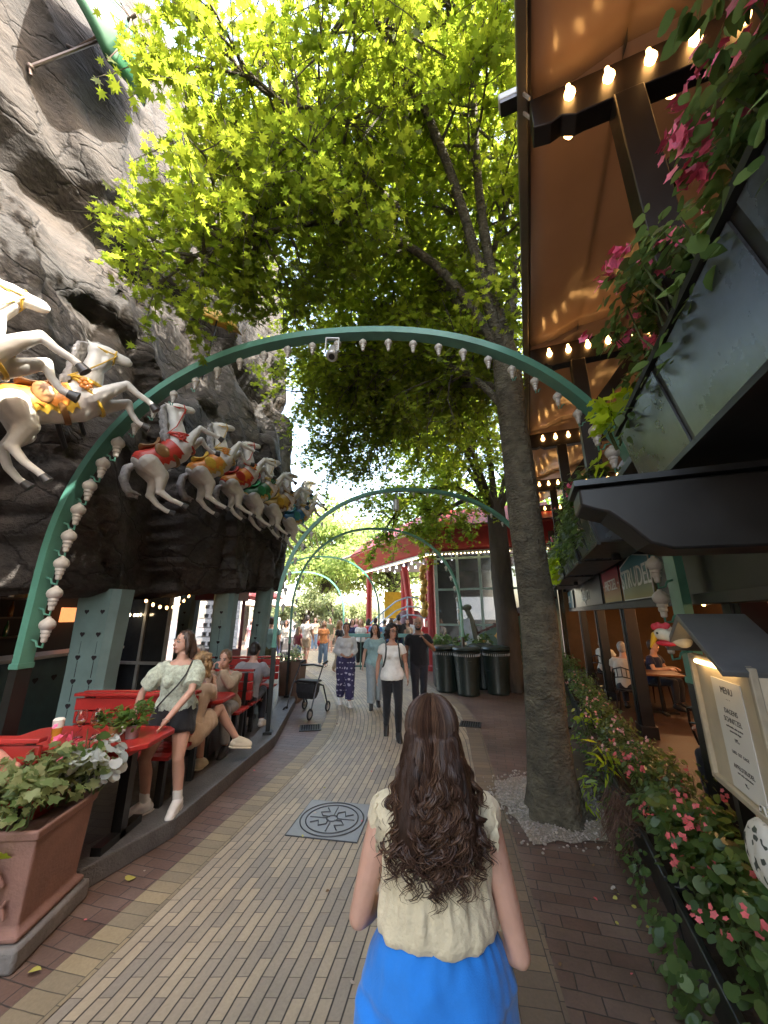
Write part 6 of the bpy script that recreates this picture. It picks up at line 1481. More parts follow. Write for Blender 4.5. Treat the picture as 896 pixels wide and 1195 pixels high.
# ================================================================== LEAPING CAROUSEL HORSES ON THE ROCK
HW = M('horse_white', (.62, .60, .55), .42, var=.10, scale=7, dirt=.25, bump=.04)
HGREY = M('horse_mane_grey', (.30, .29, .28), .5, var=.45, scale=9, bump=.4, bscale=26, dirt=.3)
HOOF = M('hoof_dark', (.035, .032, .03), .4)
def cm(n, c): return M('horse_' + n, c, .38, var=.16, scale=12, dirt=.15)
HC = {'yellow': (.62, .40, .05), 'orange': (.62, .22, .03), 'green': (.04, .30, .12), 'red': (.50, .045, .03), 'blue': (.03, .15, .30), 'brown': (.24, .12, .04), 'teal': (.04, .24, .26), 'deep green': (.03, .13, .05), 'gold': (.50, .33, .08)}
def horse_meshes():
    o = {}
    mb = MB()
    mb.loft([[(x, ry * math.cos(t), z + rz_ * math.sin(t)) for t in [2 * math.pi * k / 20 for k in range(20)]] for x, z, ry, rz_ in
             ((-.62, .06, .07, .08), (-.57, .05, .17, .19), (-.42, .03, .225, .255), (-.2, -.02, .205, .235), (.02, -.05, .21, .24), (.22, -.03, .22, .27), (.38, .02, .21, .27), (.50, .08, .15, .20), (.57, .10, .07, .10))])
    mb.chain([(.36, 0, .12), (.52, 0, .34), (.64, 0, .54), (.70, 0, .66)], [.19, .145, .11, .095], 14, side=(0, 1, 0))
    mb.chain([(.70, 0, .68), (.82, 0, .63), (.94, 0, .55), (1.02, 0, .49)], [.105, .095, .066, .060], 12, side=(0, 1, 0), ry=1.25)
    mb.ball((1.03, 0, .475), (.062, .05, .055)); mb.ball((.80, 0, .56), (.085, .062, .075))
    for q in (1, -1):
        mb.cap((.67, q * .045, .76), (.655, q * .055, .86), .028, .008, 8); mb.ball((.80, q * .068, .675), (.026, .016, .018), n=8); mb.ball((1.055, q * .03, .50), .018, n=8)
        mb.chain([(.66, q * .03, .42), (.76, q * .035, .50)], [.06, .07], 10)
    # front legs stretched forward, one folded more; hind legs pushed back
    for y, L in ((-.12, [(.36, -.06), (.60, .02), (.86, .09), (.93, -.06), (1.03, -.20), (1.06, -.27)]), (.12, [(.36, -.08), (.60, -.10), (.83, -.08), (.80, -.24), (.83, -.40), (.88, -.46)]),):
        mb.chain([(x, y, z) for x, z in L], [.14, .095, .058, .046, .042, .045], 10)
        mb.ball((L[2][0], y, L[2][1]), .06)
    for y, L in ((-.13, [(-.42, -.02), (-.40, -.30), (-.62, -.52), (-.58, -.74), (-.50, -.90), (-.48, -.96)]), (.13, [(-.42, -.02), (-.46, -.30), (-.72, -.46), (-.74, -.68), (-.70, -.86), (-.67, -.92)])):
        mb.chain([(x, y, z) for x, z in L], [.20, .135, .066, .050, .044, .046], 10)
        mb.ball((L[2][0] - .02, y, L[2][1]), .062)
    o['body'] = remesh(mb, .016, 3, .003, (9, 9, 9))
    o['hooves'] = []
    for p, d in (((1.06, -.12, -.27), (.25, 0, -1)), ((.88, .12, -.46), (.6, 0, -.6)), ((-.48, -.13, -.96), (.3, 0, -1)), ((-.67, .13, -.92), (.4, 0, -.9))):
        m2 = MB(); d = V(d).normalized(); m2.tube([V(p) - d * .012, V(p) + d * .02, V(p) + d * .085], [.046, .052, .066], 12); o['hooves'].append(m2.mesh('hoof'))
    mb = MB(); r = random.Random(2)
    for k in range(26):
        q = k / 25; b = V((.34, 0, .34)).lerp(V((.66, 0, .80)), q); b += V((-.03, 0, .0))
        for y in (-1, 1):
            tip = b + V((-.14 - .08 * r.random(), y * (.10 + .03 * r.random()), -.15 - .10 * r.random())); mid = b.lerp(tip, .5) + V((-.03, y * .035, .05))
            mb.chain([b, mid, tip], [.036, .032, .008], 8)
    for k in range(5): mb.chain([(.68, 0, .80), (.76, (k - 2) * .018, .78), (.84, (k - 2) * .028, .69)], [.03, .026, .008], 8)
    o['mane'] = remesh(mb, .012, 1, .004, (40, 40, 40))
    mb = MB()
    for k in range(16):
        a = 2 * math.pi * k / 16; rr = .06
        mb.chain([(-.58, 0, .12), (-.74, rr * .6 * math.cos(a), .12 + rr * math.sin(a) * .6), (-.92, rr * 1.3 * math.cos(a), -.02 + rr * math.sin(a)), (-1.0 + .03 * math.sin(k * 3), rr * 1.3 * math.cos(a), -.22 + rr * math.sin(a)), (-.93 + .05 * math.sin(k * 5), rr * math.cos(a), -.36 + .05 * math.sin(k * 2))], [.05, .045, .04, .034, .012], 8)
    o['tail'] = remesh(mb, .013, 1, .004, (40, 40, 20))
    BR = [(-.58, .05, .165, .185), (-.42, .03, .225, .255), (-.2, -.02, .205, .235), (.02, -.05, .21, .24), (.22, -.03, .22, .27), (.38, .02, .21, .27), (.5, .08, .15, .2)]
    def wrap(x0, x1, a, k, zig=0, th=.02, n=30, m=24):
        rings = []
        for i in range(n):
            x = x0 + (x1 - x0) * i / (n - 1); z, ry, rz_ = lerp_table(BR, x); out = []; inn = []
            aa = a + zig * abs((i * 6 / n) % 1 - .5) * 2
            for j in range(m):
                t = R(90) + R(aa) * (2 * j / (m - 1) - 1)
                out.append((x, (ry + k) * math.cos(t), z + (rz_ + k) * math.sin(t))); inn.append((x, (ry + k - th) * math.cos(t), z + (rz_ + k - th) * math.sin(t)))
            rings.append(out + inn[::-1])
        b = MB(); b.loft(rings); return b.mesh('wrap', 50)
    o['cloth'] = wrap(-.50, .16, 98, .028, 16, .03); o['under'] = wrap(-.53, .19, 118, .018, 18, .03); o['girth'] = wrap(-.02, .05, 179, .024)
    o['collar'] = None
    mb = MB()
    def nring(c, d, ru, rv_, rad, n=22):
        c, d = V(c), V(d).normalized(); a = V((0, 1, 0)); b = d.cross(a); mb.tube([c + a * math.cos(t) * ru + b * math.sin(t) * rv_ for t in [2 * math.pi * k / n for k in range(n + 1)]], rad, 6)
    nring((.42, 0, .16), (.55, 0, .6), .215, .235, .030); nring((.36, 0, .02), (.95, 0, .3), .24, .285, .024)
    o['collar'] = mb.mesh('collar'); mb = MB()
    nring((.90, 0, .57), (.8, 0, -.5), .078, .098, .012); nring((.76, 0, .66), (.5, 0, .45), .1, .118, .012)
    for q in (1, -1): mb.tube([(.90, q * .08, .57), (.76, q * .10, .66)], .011, 6); mb.tube([(.91, q * .08, .55), (.7, q * .13, .44), (.45, q * .19, .32), (.22, q * .12, .3)], .010, 6)
    o['bridle'] = mb.mesh('bridle')
    mb = MB(); mb.loft([[(x, w * math.cos(t), z + h * math.sin(t)) for t in [2 * math.pi * k / 14 for k in range(14)]] for x, z, w, h in ((-.32, .30, .07, .05), (-.27, .33, .14, .07), (-.18, .265, .16, .045), (-.06, .235, .14, .04), (.04, .26, .12, .05), (.10, .30, .07, .05))])
    for q in (1, -1): mb.ball((-.10, q * .225, .06), (.12, .03, .16))
    o['saddle'] = remesh(mb, .012, 3)
    mb = MB()
    for q in (1, -1):
        for k in range(7):
            a = 2 * math.pi * k / 7; mb.ball((.36 + .06 * math.cos(a), q * .262, .10 + .06 * math.sin(a)), (.03, .014, .03), n=8)
        mb.ball((.36, q * .268, .10), (.03, .02, .03), n=8)
    o['rosette'] = mb.mesh('rosette')
    mb = MB(); mb.tube([(-.05, .1, -.02), (-.05, .9, -.30)], .035, 8); mb.tube([(.2, .1, .0), (.25, .9, -.15)], .03, 8); o['bracket'] = mb.mesh('wall_bracket')
    return o
HM = horse_meshes()
HMU = [('body', 'body', HW), ('mane', 'mane', HGREY), ('tail', 'tail', HGREY)]
def horse(label, u, v, x, pitch, yaw, cols, sc=1.0, roll=0):
    r_ = ray(u, v); p = V((0, 0, EYE)) + r_ * (x / r_.x)
    t = thing('carousel_horse', label, 'carousel horse', p, 0, 'carousel horses leaping along the rock'); t.rotation_euler = (R(roll), -R(pitch), R(yaw)); t.scale = (sc,) * 3
    for nm, k, m_ in HMU: put(HM[k], nm, m_, t)
    for h in HM['hooves']: put(h, 'hoof', HOOF, t)
    a, b, c = [cm(k, HC[k]) for k in cols]
    put(HM['under'], 'saddle_cloth', b, t); put(HM['cloth'], 'saddle_blanket', a, t); put(HM['girth'], 'girth', c, t); put(HM['collar'], 'breast_collar', b, t); put(HM['bridle'], 'bridle', b, t)
    put(HM['saddle'], 'saddle', c, t); put(HM['rosette'], 'rosette', a, t); put(HM['bracket'], 'wall_bracket', HOOF, t); return t
horse('white horse cut by the left picture edge, green and yellow trappings, highest of the row', -82, 418, -3.4, 32, 38, ('green', 'yellow', 'orange'), .80)
horse('white horse with yellow and orange saddle cloth, largest one wholly in view', 66, 470, -3.25, 30, 38, ('orange', 'yellow', 'brown'), .74)
horse('white horse with plain red saddle straps behind the nearest arch lamps', 194, 530, -3.0, 48, 42, ('red', 'red', 'brown'), .70)
horse('white horse with orange saddle cloth and yellow straps, fourth from the left', 248, 543, -2.84, 47, 42, ('orange', 'gold', 'yellow'), .70)
horse('white horse with red and orange blanket, fifth from the left', 282, 558, -2.68, 45, 42, ('orange', 'red', 'red'), .68)
horse('white horse with dark green and gold blanket, sixth from the left', 306, 574, -2.54, 42, 42, ('deep green', 'gold', 'green'), .70)
horse('white horse with gold brown blanket, just before the blue one', 328, 587, -2.36, 40, 40, ('gold', 'brown', 'yellow'), .70)
horse('white horse with blue blanket leaping past the rock end', 347, 603, -2.16, 38, 38, ('blue', 'gold', 'teal'), .72)
horse('pale horse with teal blanket, farthest and partly behind the blue one', 354, 589, -2.28, 40, 38, ('teal', 'gold', 'gold'), .68)

# umbrellas fixed high on the rock
def half_brolly(mb, rad, ht, a0=0, a1=360, n=8, sub=5, rim=.16):
    rings = []
    for k in range(8):
        q = k / 7; ring = []
        for j in range(n * sub + 1):
            a = R(a0 + (a1 - a0) * j / (n * sub)); f_ = (j % sub) / sub; sc = 1 - rim * q * 4 * f_ * (1 - f_) * .45
            ring.append((rad * q * sc * math.cos(a), rad * q * sc * math.sin(a), ht * (1 - q ** 2.1) + .16 * rad * q * 4 * f_ * (1 - f_) * .35))
        rings.append(ring)
    mb.loft(rings, (False, False), False)
GU = M('umbrella_green', (.02, .12, .05), .4, var=.25, scale=3, dirt=.15); GW = M('umbrella_mint', (.025, .10, .055), .45)
p = at_y(122, 38, 3.1); t = thing('umbrella', 'green and mint umbrella sticking out high on the rock with a long strut', 'umbrella', p); t.rotation_euler = (R(0), R(74), R(-12))
for i in range(6):
    mb = MB(); half_brolly(mb, .72, .36, i * 60, i * 60 + 60, 1, 8, .2); o = mb.build('panel', GU if i % 2 == 0 else GW, t, 60); so = o.modifiers.new('s', 'SOLIDIFY'); so.thickness = .008
mb = MB(); mb.tube([(0, 0, .5), (0, 0, -.9)], .02, 8); mb.build('shaft', M('shaft_brown', (.10, .06, .04), .5), t)
mb = MB()
for k in range(6): a = R(k * 60); mb.tube([(0, 0, .42), (.5 * math.cos(a), .5 * math.sin(a), .31), (.71 * math.cos(a), .71 * math.sin(a), .0)], .008, 5)
mb.build('rib', M('shaft_brown', (.10, .06, .04), .5), t)
q0 = at_y(35, 78, 2.95); q1 = at_y(114, 48, 3.05); q2 = at_y(47, 40, 3.3); q3 = at_y(88, 57, 3.02)
t = thing('strut', 'thin metal strut running from the rock to the green umbrella', 'strut', q0)
mb = MB(); mb.tube([V((0, 0, 0)), q1 - q0], .022, 8); mb.build('bar', M('steel_brown', (.16, .13, .12), .5, metal=.5), t)
mb = MB(); mb.tube([q2 - q0, q3 - q0], .016, 8); mb.tube([q1 - q0, p - q0], .016, 8); mb.build('brace', M('steel_brown', (.16, .13, .12), .5, metal=.5), t)
mb = MB(); mb.tube([V((-.25, .05, -.05)), V((0, 0, 0)), V((.02, .02, -.12))], .02, 8); mb.ball((0, 0, 0), .04); mb.build('hook', M('steel_brown', (.16, .13, .12), .5, metal=.5), t)
p = at_y(252, 378, 4.9); t = thing('umbrella', 'small yellow scalloped umbrella leaning out of the rock above the arch', 'umbrella', p); t.rotation_euler = (R(25), R(22), 0)
mb = MB(); half_brolly(mb, .42, .20, 0, 360, 8, 6, .3); o = mb.build('canopy', M('umbrella_yellow', (.60, .33, .03), .5, var=.2), t, 60); so = o.modifiers.new('s', 'SOLIDIFY'); so.thickness = .006
mb = MB(); mb.tube([(0, 0, .28), (0, 0, -.9)], .014, 8); mb.build('shaft', BLK, t)

# ================================================================== STREET FURNITURE AND TABLES
REDP = M('red_paint', (.36, .022, .018), .38, var=.22, scale=5, bump=.05, dirt=.2)
def bench(label, y, face, x1=-2.05, L=1.25, z=.15):
    t = thing('bench', label, 'bench', (x1 - L / 2, y, z - .003), R(180 if face < 0 else 0), 'red benches on the terrace')    # own +Y is where the sitter looks
    mb = MB()
    for k in range(3): mb.box((0, -.13 + k * .14, .44), (L, .125, .035))
    mb.build('seat', REDP, t, bevel=.006)
    mb = MB()
    for k in range(3): mb.box((0, -.235 - k * .012, .58 + k * .13), (L, .03, .115))
    mb.box((0, -.265, .935), (L + .02, .075, .03)); mb.build('backrest', REDP, t, bevel=.006)
    for x in (-L / 2 + .1, L / 2 - .1):
        mb = MB(); mb.box((x, .10, .21), (.06, .06, .42)); mb.bar((x, -.18, 0), (x, -.24, .9), .05, .05); mb.box((x, -.04, .40), (.05, .34, .05)); mb.build('leg', BLK, t)
    return t
def red_table(label, y, x1=-1.93, L=1.3, w=.58, z=.15):
    t = thing('table', label, 'table', (x1 - L / 2, y, z - .003), 0, 'red tables on the terrace')
    mb = MB(); c = .09; a, b = L / 2, w / 2
    mb.prism([(-a + c, -b), (a - c, -b), (a, -b + c), (a, b - c), (a - c, b), (-a + c, b), (-a, b - c), (-a, -b + c)], .04, Matrix.Translation((0, 0, .71))); mb.build('tabletop', REDP, t, 30, bevel=.008)
    mb = MB(); mb.box((0, 0, .68), (L - .3, w - .2, .06)); mb.build('apron', REDP, t)
    for x in (-a + .25, a - .25):
        mb = MB(); mb.box((x, 0, .33), (.08, .08, .66)); mb.box((x, 0, .03), (.08, w * .85, .06)); mb.build('leg', BLK, t)
    return t
red_table('nearest red table with drinks and a leafy pot', 3.62, L=1.25)
red_table('red table between the blonde woman and the tan jacket', 5.20, x1=-1.98)
red_table('red table beyond the person in grey sweater', 7.0, x1=-2.05)
red_table('farthest red table next to the wooden planter', 8.6, x1=-2.5, L=1.1)
bench('red bench closest to the camera, its back towards the terracotta planter', 3.14, 1, x1=-2.36, L=1.1)
bench('red bench behind the standing woman, facing the nearest table', 4.22, -1)
bench('red bench under the blonde woman', 4.62, 1)
bench('red bench under the woman in the tan jacket', 5.86, -1, x1=-2.0)
bench('red bench under the person in grey sweater', 6.38, 1, x1=-2.0)
bench('red bench facing away from the farthest table', 7.7, -1, x1=-2.1)
bench('red bench at the far table beside the wooden planter', 8.15, 1, x1=-2.45, L=1.0)
TZ = .15 - .003 + .75
GLS = M('glass', (1, 1, 1), .02, trans=1.0, var=0)
x, y = -2.93, 3.50
t = thing('beer_glass', 'tall glass of foaming beer on the nearest red table', 'glass', (-2.78, 3.52, TZ))
mb = MB(); mb.lathe([(.0, 0), (.032, 0), (.038, .09), (.0, .09)], 16); mb.build('beer', M('beer', (.55, .25, .03), .1), t)
mb = MB(); mb.lathe([(.0, .0901), (.039, .0901), (.042, .15), (.03, .162), (0, .165)], 16); mb.build('foam', M('foam', (.75, .72, .64), .9), t)
for i, (xx, yy, w) in enumerate(((-2.62, 3.56, 'left one'), (-2.52, 3.64, 'middle one'), (-2.46, 3.52, 'right one'))):
    t = thing('wine_glass', 'stemmed wine glass on the nearest red table, %s of three' % w, 'glass', (xx, yy, TZ), 0, 'wine glasses on the nearest table')
    mb = MB(); mb.lathe([(0, 0), (.035, .001), (.034, .004), (.005, .008), (.004, .08), (.02, .095), (.042, .13), (.044, .16), (.034, .215), (.0325, .215), (.0425, .16), (.040, .13), (.018, .098), (0, .09)], 18); mb.build('bowl', GLS, t)
    mb = MB(); mb.lathe([(0, .0985), (.017, .0995), (.034, .124), (.0, .1242)], 14); mb.build('wine', M('wine', (.40, .20, .04), .1), t)
def pot_plant(label, loc, s, pm, lm, n, ls, seed, shape=OVATE):
    t = thing('potted_plant', label, 'plant', loc, 0); mb = MB(); mb.lathe([(0, 0), (.045 * s, 0), (.055 * s, .09 * s), (.06 * s, .095 * s), (.05 * s, .1 * s), (.046 * s, .08 * s), (0, .08 * s)], 16); mb.build('pot', pm, t)
    r = random.Random(seed); cl = Cloud(); st = MB()
    for k in range(n // 8):
        d = V((r.gauss(0, 1), r.gauss(0, 1), r.uniform(.5, 2.0))).normalized(); e = V((0, 0, .08 * s)) + d * r.uniform(.06, .17) * s; st.tube([V((0, 0, .07 * s)), V((0, 0, .1 * s)) + d * .05 * s, e], .003, 4, cap=False)
        for j in range(8): cl.leaf(e + rv(r, .022 * s), V((0, 0, 1)) + rv(r, .5), d + rv(r, .6), ls * r.uniform(.6, 1.2))
    st.build('stems', M('stem', (.06, .09, .03), .6), t); cl.build('foliage', shape, lm, t); return t
HERB = leaf_mat('leaf_herb', (.05, .10, .02), (.10, .17, .04), .35, .4)
pot_plant('bushy herb in a grey tin pot at the path end of the nearest table', (-2.16, 3.56, TZ), 1.05, M('tin', (.35, .34, .33), .4, metal=.6), HERB, 150, .065, 1)
pot_plant('smaller herb in an amber pot on the nearest table', (-2.33, 3.58, TZ), .85, M('amber_pot', (.35, .20, .08), .3), HERB, 90, .055, 2)
t = thing('plate', 'white plate with fork on the nearest red table', 'plate', (-2.36, 3.76, TZ)); mb = MB(); mb.lathe([(0, .0), (.06, .0), (.10, .014), (.098, .017), (.06, .006), (0, .006)], 22); mb.build('dish', M('china', (.7, .7, .68), .2), t); mb = MB(); mb.box((.02, 0, .019), (.18, .014, .004), rz=.4); mb.build('fork', M('steel', (.6, .6, .6), .25, metal=1), t)
t = thing('menu_card', 'white menu card standing on the table beyond the grey sweater', 'card', (-2.2, 6.95, TZ), R(20)); mb = MB(); mb.loft([[(-.06, -.04, 0), (.06, -.04, 0), (.06, 0, .18), (-.06, 0, .18)], [(-.06, .04, 0), (.06, .04, 0), (.06, .003, .18), (-.06, .003, .18)]]); mb.build('card', M('card', (.7, .7, .66), .6), t, sm=False)

# terracotta planter with a lush mix of leaves
t = thing('terracotta_planter', 'flared square terracotta planter with relief ornament on a grey stone base at lower left', 'planter', (-2.36, 2.90, 0), R(4))
mb = MB(); mb.box((0, 0, .06), (.60, .60, .12)); mb.build('stone_base', M('base_stone', (.15, .14, .13), .8, var=.3, bump=.4, dirt=.4), t, bevel=.02)
TC = M('terracotta', (.20, .105, .082), .75, var=.18, scale=5, bump=.25, bscale=50, dirt=.3)
mb = MB(); sq = lambda r_, z: [(sx * r_, sy * r_, z) for sx, sy in ((-1, -1), (1, -1), (1, 1), (-1, 1))]
mb.loft([sq(.265, .121), sq(.275, .15), sq(.235, .175), sq(.255, .60), sq(.268, .615), sq(.275, .66), sq(.245, .66), sq(.23, .58)]); mb.build('pot', TC, t, sm=False, bevel=.012)
mb = MB()
for k in range(7):
    a = k / 6; mb.chain([(-.16 + a * .32 + .01, -.262 - .02 * .3, .24), (-.16 + a * .32 + .03 * math.sin(k * 2), -.266, .29), (-.14 + a * .30, -.268, .32)], [.010, .013, .006], 8)
for q in (1, -1): mb.chain([(q * .02, -.284, .50), (q * .09, -.280, .46), (q * .13, -.276, .40), (q * .07, -.274, .37), (q * .03, -.272, .36)], [.010, .014, .012, .010, .006], 8)
mb.build('relief', TC, t)
loc = (-2.36, 2.90, 0)
bush('mixed_planting', 'lush green and bronze leaves filling the terracotta planter', loc, R(4), (.30, .30), .64, .95, 900, .075, leaf_mat('leaf_coleus', (.10, .15, .05), (.24, .26, .13), .3, .45), IVY, 90, trail=.12)
bush('silver_plant', 'silvery round leaves at the back of the terracotta planter', (-2.12, 3.12, 0), R(4), (.09, .10), .68, .98, 100, .075, LGREY, ROUND, 91)
bush('trailing_vine', 'yellow green vine trailing down the front of the terracotta planter', (-2.32, 2.58, 0), R(90), (.05, .05), .5, .72, 36, .07, LIME, IVY, 92, trail=.7)
bush('pink_flower', 'single hot pink bloom standing above the terracotta planter', (-2.22, 3.10, 0), 0, (.05, .05), .70, 1.12, 20, .08, LB1, OVATE, 93, (HOT, 4, .045))

# wooden planter, rollator
pw = at_z(337, 822, .0); pw = V((-2.12, 9.25, 0))
t = thing('wooden_planter', 'tall brown box planter beside the black walking frame', 'planter', pw, R(-6)); mb = MB(); mb.loft([sq(.22, .0), sq(.245, .86), sq(.215, .86), sq(.21, .78)]); mb.build('box', M('box_brown', (.17, .10, .065), .6, var=.25, scale=3), t, sm=False, bevel=.006)
bush('white_flowers', 'pale variegated leaves and small white flowers in the brown box planter', pw, R(-6), (.24, .24), .86, 1.10, 150, .085, leaf_mat('leaf_variegated', (.12, .18, .06), (.34, .38, .22), .3), OVATE, 95, (M('petal_white', (.7, .7, .62), .6), 14, .04))
t = thing('rollator', 'black walking frame with four wheels and hanging bag parked by the box planter', 'walking frame', (-1.52, 8.10, 0), R(-20))
FR = M('frame_black', (.02, .02, .022), .3, metal=.3); WH = M('tyre', (.018, .018, .018), .7)
for q in (-.27, .27):
    mb = MB(); mb.tube([(q, -.34, .10), (q, -.16, .55), (q, .10, .94), (q, .22, .96)], .014, 8); mb.tube([(q, .34, .10), (q, .12, .52), (q, -.10, .60)], .014, 8); mb.build('side_frame', FR, t)
    mb = MB(); mb.tube([(q, .08, .93), (q, .26, .965)], .02, 8); mb.build('handle', WH, t)
    mb = MB(); mb.tube([(q, .24, .95), (q, .26, .88), (q, .10, .86)], .006, 6); mb.build('brake_lever', M('steel', (.6, .6, .6), .25, metal=1), t)
    for y in (-.36, .34):
        mb = MB(); mb.tube([(q + .0 * math.cos(a), y + .085 * math.cos(a), .10 + .085 * math.sin(a)) for a in [2 * math.pi * k / 20 for k in range(21)]], .016, 8); w_ = mb.build('wheel', WH, t); m2 = MB(); m2.tube([(q - .015, y, .1), (q + .015, y, .1)], .05, 12); m2.build('rim', M('rim_grey', (.3, .3, .3), .4), w_)
mb = MB(); mb.tube([(-.27, -.08, .60), (.27, -.08, .60)], .012, 8); mb.tube([(-.27, .12, .53), (.27, .12, .53)], .012, 8); mb.tube([(-.26, .10, .88), (0, .16, .90), (.26, .10, .88)], .02, 8); mb.build('crossbar', FR, t)
mb = MB(); mb.box((0, .02, .615), (.46, .22, .035)); mb.build('seat', WH, t, bevel=.012)
mb = MB(); mb.loft([[(-.22, -.12, .58), (.22, -.12, .58), (.22, .10, .58), (-.22, .10, .58)], [(-.2, -.15, .42), (.2, -.15, .42), (.2, .10, .42), (-.2, .10, .42)], [(-.17, -.11, .30), (.17, -.11, .30), (.17, .06, .30), (-.17, .06, .30)]]); link('bag', remesh(mb, .015, 4, .006), t, cloth('bag_black', (.014, .014, .016), rough=.6))

# litter bins with slotted collars
def bin_(label, x, y, rz=0):
    t = thing('litter_bin', label, 'bin', (x, y, 0), rz, 'dark green litter bins'); BG = M('bin_green', (.012, .020, .017), .38, var=.3, scale=6)
    mb = MB(); mb.lathe([(0, 0), (.25, 0), (.27, .03), (.27, .06), (.265, .08), (.325, .97), (.345, .98), (.345, 1.0), (.30, 1.0), (.29, .9), (0, .9)], 30); mb.build('body', BG, t)
    mb = MB()
    for k in range(40):
        a = 2 * math.pi * k / 40; mb.bar((.327 * math.cos(a), .327 * math.sin(a), .90), (.333 * math.cos(a), .333 * math.sin(a), .96), .014, .01)
    o = mb.build('slots', M('slot_pale', (.36, .37, .36), .5), t)
    mb = MB(); mb.lathe([(.30, 1.0), (.35, 1.03), (.36, 1.06), (.34, 1.10), (.22, 1.13), (.20, 1.12), (.16, 1.06), (0, 1.05)], 30); mb.build('lid', BG, t)
    mb = MB(); mb.tube([(.30 * math.cos(a), .30 * math.sin(a) , .55 + .0 * a) for a in [R(180 + 20 * k) for k in range(3)]], .012, 6); mb.box((0, -.325, .78), (.10, .02, .05)); mb.build('handle', BG, t)
bin_('dark green bin farthest left, half hidden by its neighbour', 1.62, 10.35); bin_('dark green bin standing foremost in the row', 2.08, 9.92); bin_('dark green bin behind, between the foremost one and the trunk side one', 2.66, 10.75); bin_('dark green bin next to the dark second trunk', 2.86, 10.05)
t = thing('shrub_planter', 'low dark planter box behind the bins', 'planter', (2.2, 11.15, 0)); mb = MB(); mb.box((0, 0, .4), (1.6, .5, .8)); mb.build('box', DARK, t, bevel=.01)
bush('shrub', 'leafy green shrub growing behind the row of bins', (2.2, 11.15, 0), R(90), (.28, .8), .8, 1.35, 420, .13, LB2, OVATE, 96, (M('petal_white', (.7, .7, .62), .6), 6, .05))

# steel plate in the paving with an engraved round emblem, drains
c = V((-.50, 4.22, .006)); rzp = R(-10)
t = thing('steel_plate', 'square steel access plate with engraved round emblem set in the path', 'cover', c, rzp); STL = M('plate_steel', (.21, .205, .195), .45, metal=.25, var=.15, scale=6, bump=.06)
STD = M('engraving', (.055, .06, .065), .5, metal=.3)
mb = MB(); mb.box((0, 0, .004), (.74, .74, .008)); t.scale = (.88, .88, 1); mb.build('plate', STL, t)
mb = MB()
for rr in (.345, .285): mb.tube([(rr * math.cos(a), rr * math.sin(a), .0085) for a in [2 * math.pi * k / 48 for k in range(49)]], .0075, 5, flat=1)
r = random.Random(4)
for k in range(4):
    a = R(45 + 90 * k); mb.tube([(.05 * math.cos(a), .05 * math.sin(a), .0085), (.12 * math.cos(a + .5), .12 * math.sin(a + .5), .0085), (.19 * math.cos(a + .2), .19 * math.sin(a + .2), .0085), (.15 * math.cos(a - .35), .15 * math.sin(a - .35), .0085), (.24 * math.cos(a - .3), .24 * math.sin(a - .3), .0085)], .008, 5)
    mb.tube([(.06 * math.cos(a + .8), .06 * math.sin(a + .8), .0085), (.25 * math.cos(a + .8), .25 * math.sin(a + .8), .0085)], .006, 5)
mb.tube([(.06 * math.cos(a), .06 * math.sin(a), .0085) for a in [2 * math.pi * k / 24 for k in range(25)]], .007, 5)
mb.build('emblem', STD, t)
mb = MB()
for sx, sy in ((1, 0), (-1, 0), (0, 1), (0, -1)): mb.box((sx * .373, sy * .373, .003), (.008 if sx else .752, .008 if sy else .752, .007))
mb.build('edge_gap', STD, t)
for lab, u, v, rz in (('iron drain grate on the right of the path below the bins', 549, 846, -16), ('iron drain grate on the left below the walking frame', 362, 850, 10)):
    p = at_z(u, v, .0); t = thing('drain_grate', lab, 'drain', (p.x, p.y, .006), R(rz)); mb = MB()
    for q in (-1, 1): mb.box((q * .17, 0, .005), (.03, .36, .010)); mb.box((0, q * .165, .005), (.31, .03, .0095))
    for k in range(7): mb.box((-.12 + k * .04, 0, .0045), (.016, .30, .008))
    mb.build('grate', M('cast_iron', (.03, .03, .03), .5, metal=.5), t)
    mb = MB(); mb.box((0, 0, .001), (.32, .32, .002)); mb.build('sump', M('sump_black', (.006, .006, .006), .9), t)
# fallen leaves and petals
r = random.Random(8); cols_ = [M('fallen_yellow', (.42, .38, .08), .7), M('fallen_brown', (.16, .09, .04), .8), M('fallen_pale', (.42, .36, .30), .8), PINK]
for k in range(70):
    q = r.random(); x = r.uniform(-2.0, 1.6); y = r.uniform(2.1, 8.5)
    if k == 0: x, y = at_z(148, 1030, 0).x, at_z(148, 1030, 0).y
    if k == 1: x, y = at_z(32, 1138, 0).x, at_z(32, 1138, 0).y
    b = r.randrange(4) if k > 1 else 0
    if r.random() < .6 and k > 1: e_ = RB(r.uniform(.25, .6), r.uniform(2.2, 6)); x, y = e_.x, e_.y
    s_ = r.uniform(.018, .035) if k > 1 else .07
    me = leaves([(0, 0, .012)], [(r.gauss(0, .25), r.gauss(0, .25), 1)], [(math.cos(q * 6.3), math.sin(q * 6.3), 0)], [s_], OVATE if k % 3 else ROUND, fold=.3); o = link('fallen_leaf', me, None, cols_[b]); o.location = (x, y, 0)
    tag(o, 'small fallen leaf or petal lying on the paving', 'leaf', 'fallen leaves on the paving')
    if k == 0: o['label'] = 'yellow fallen leaf on the red paving right of the terracotta planter'; 
    if k == 1: o['label'] = 'pale yellow fallen leaf at the bottom left corner of the paving'

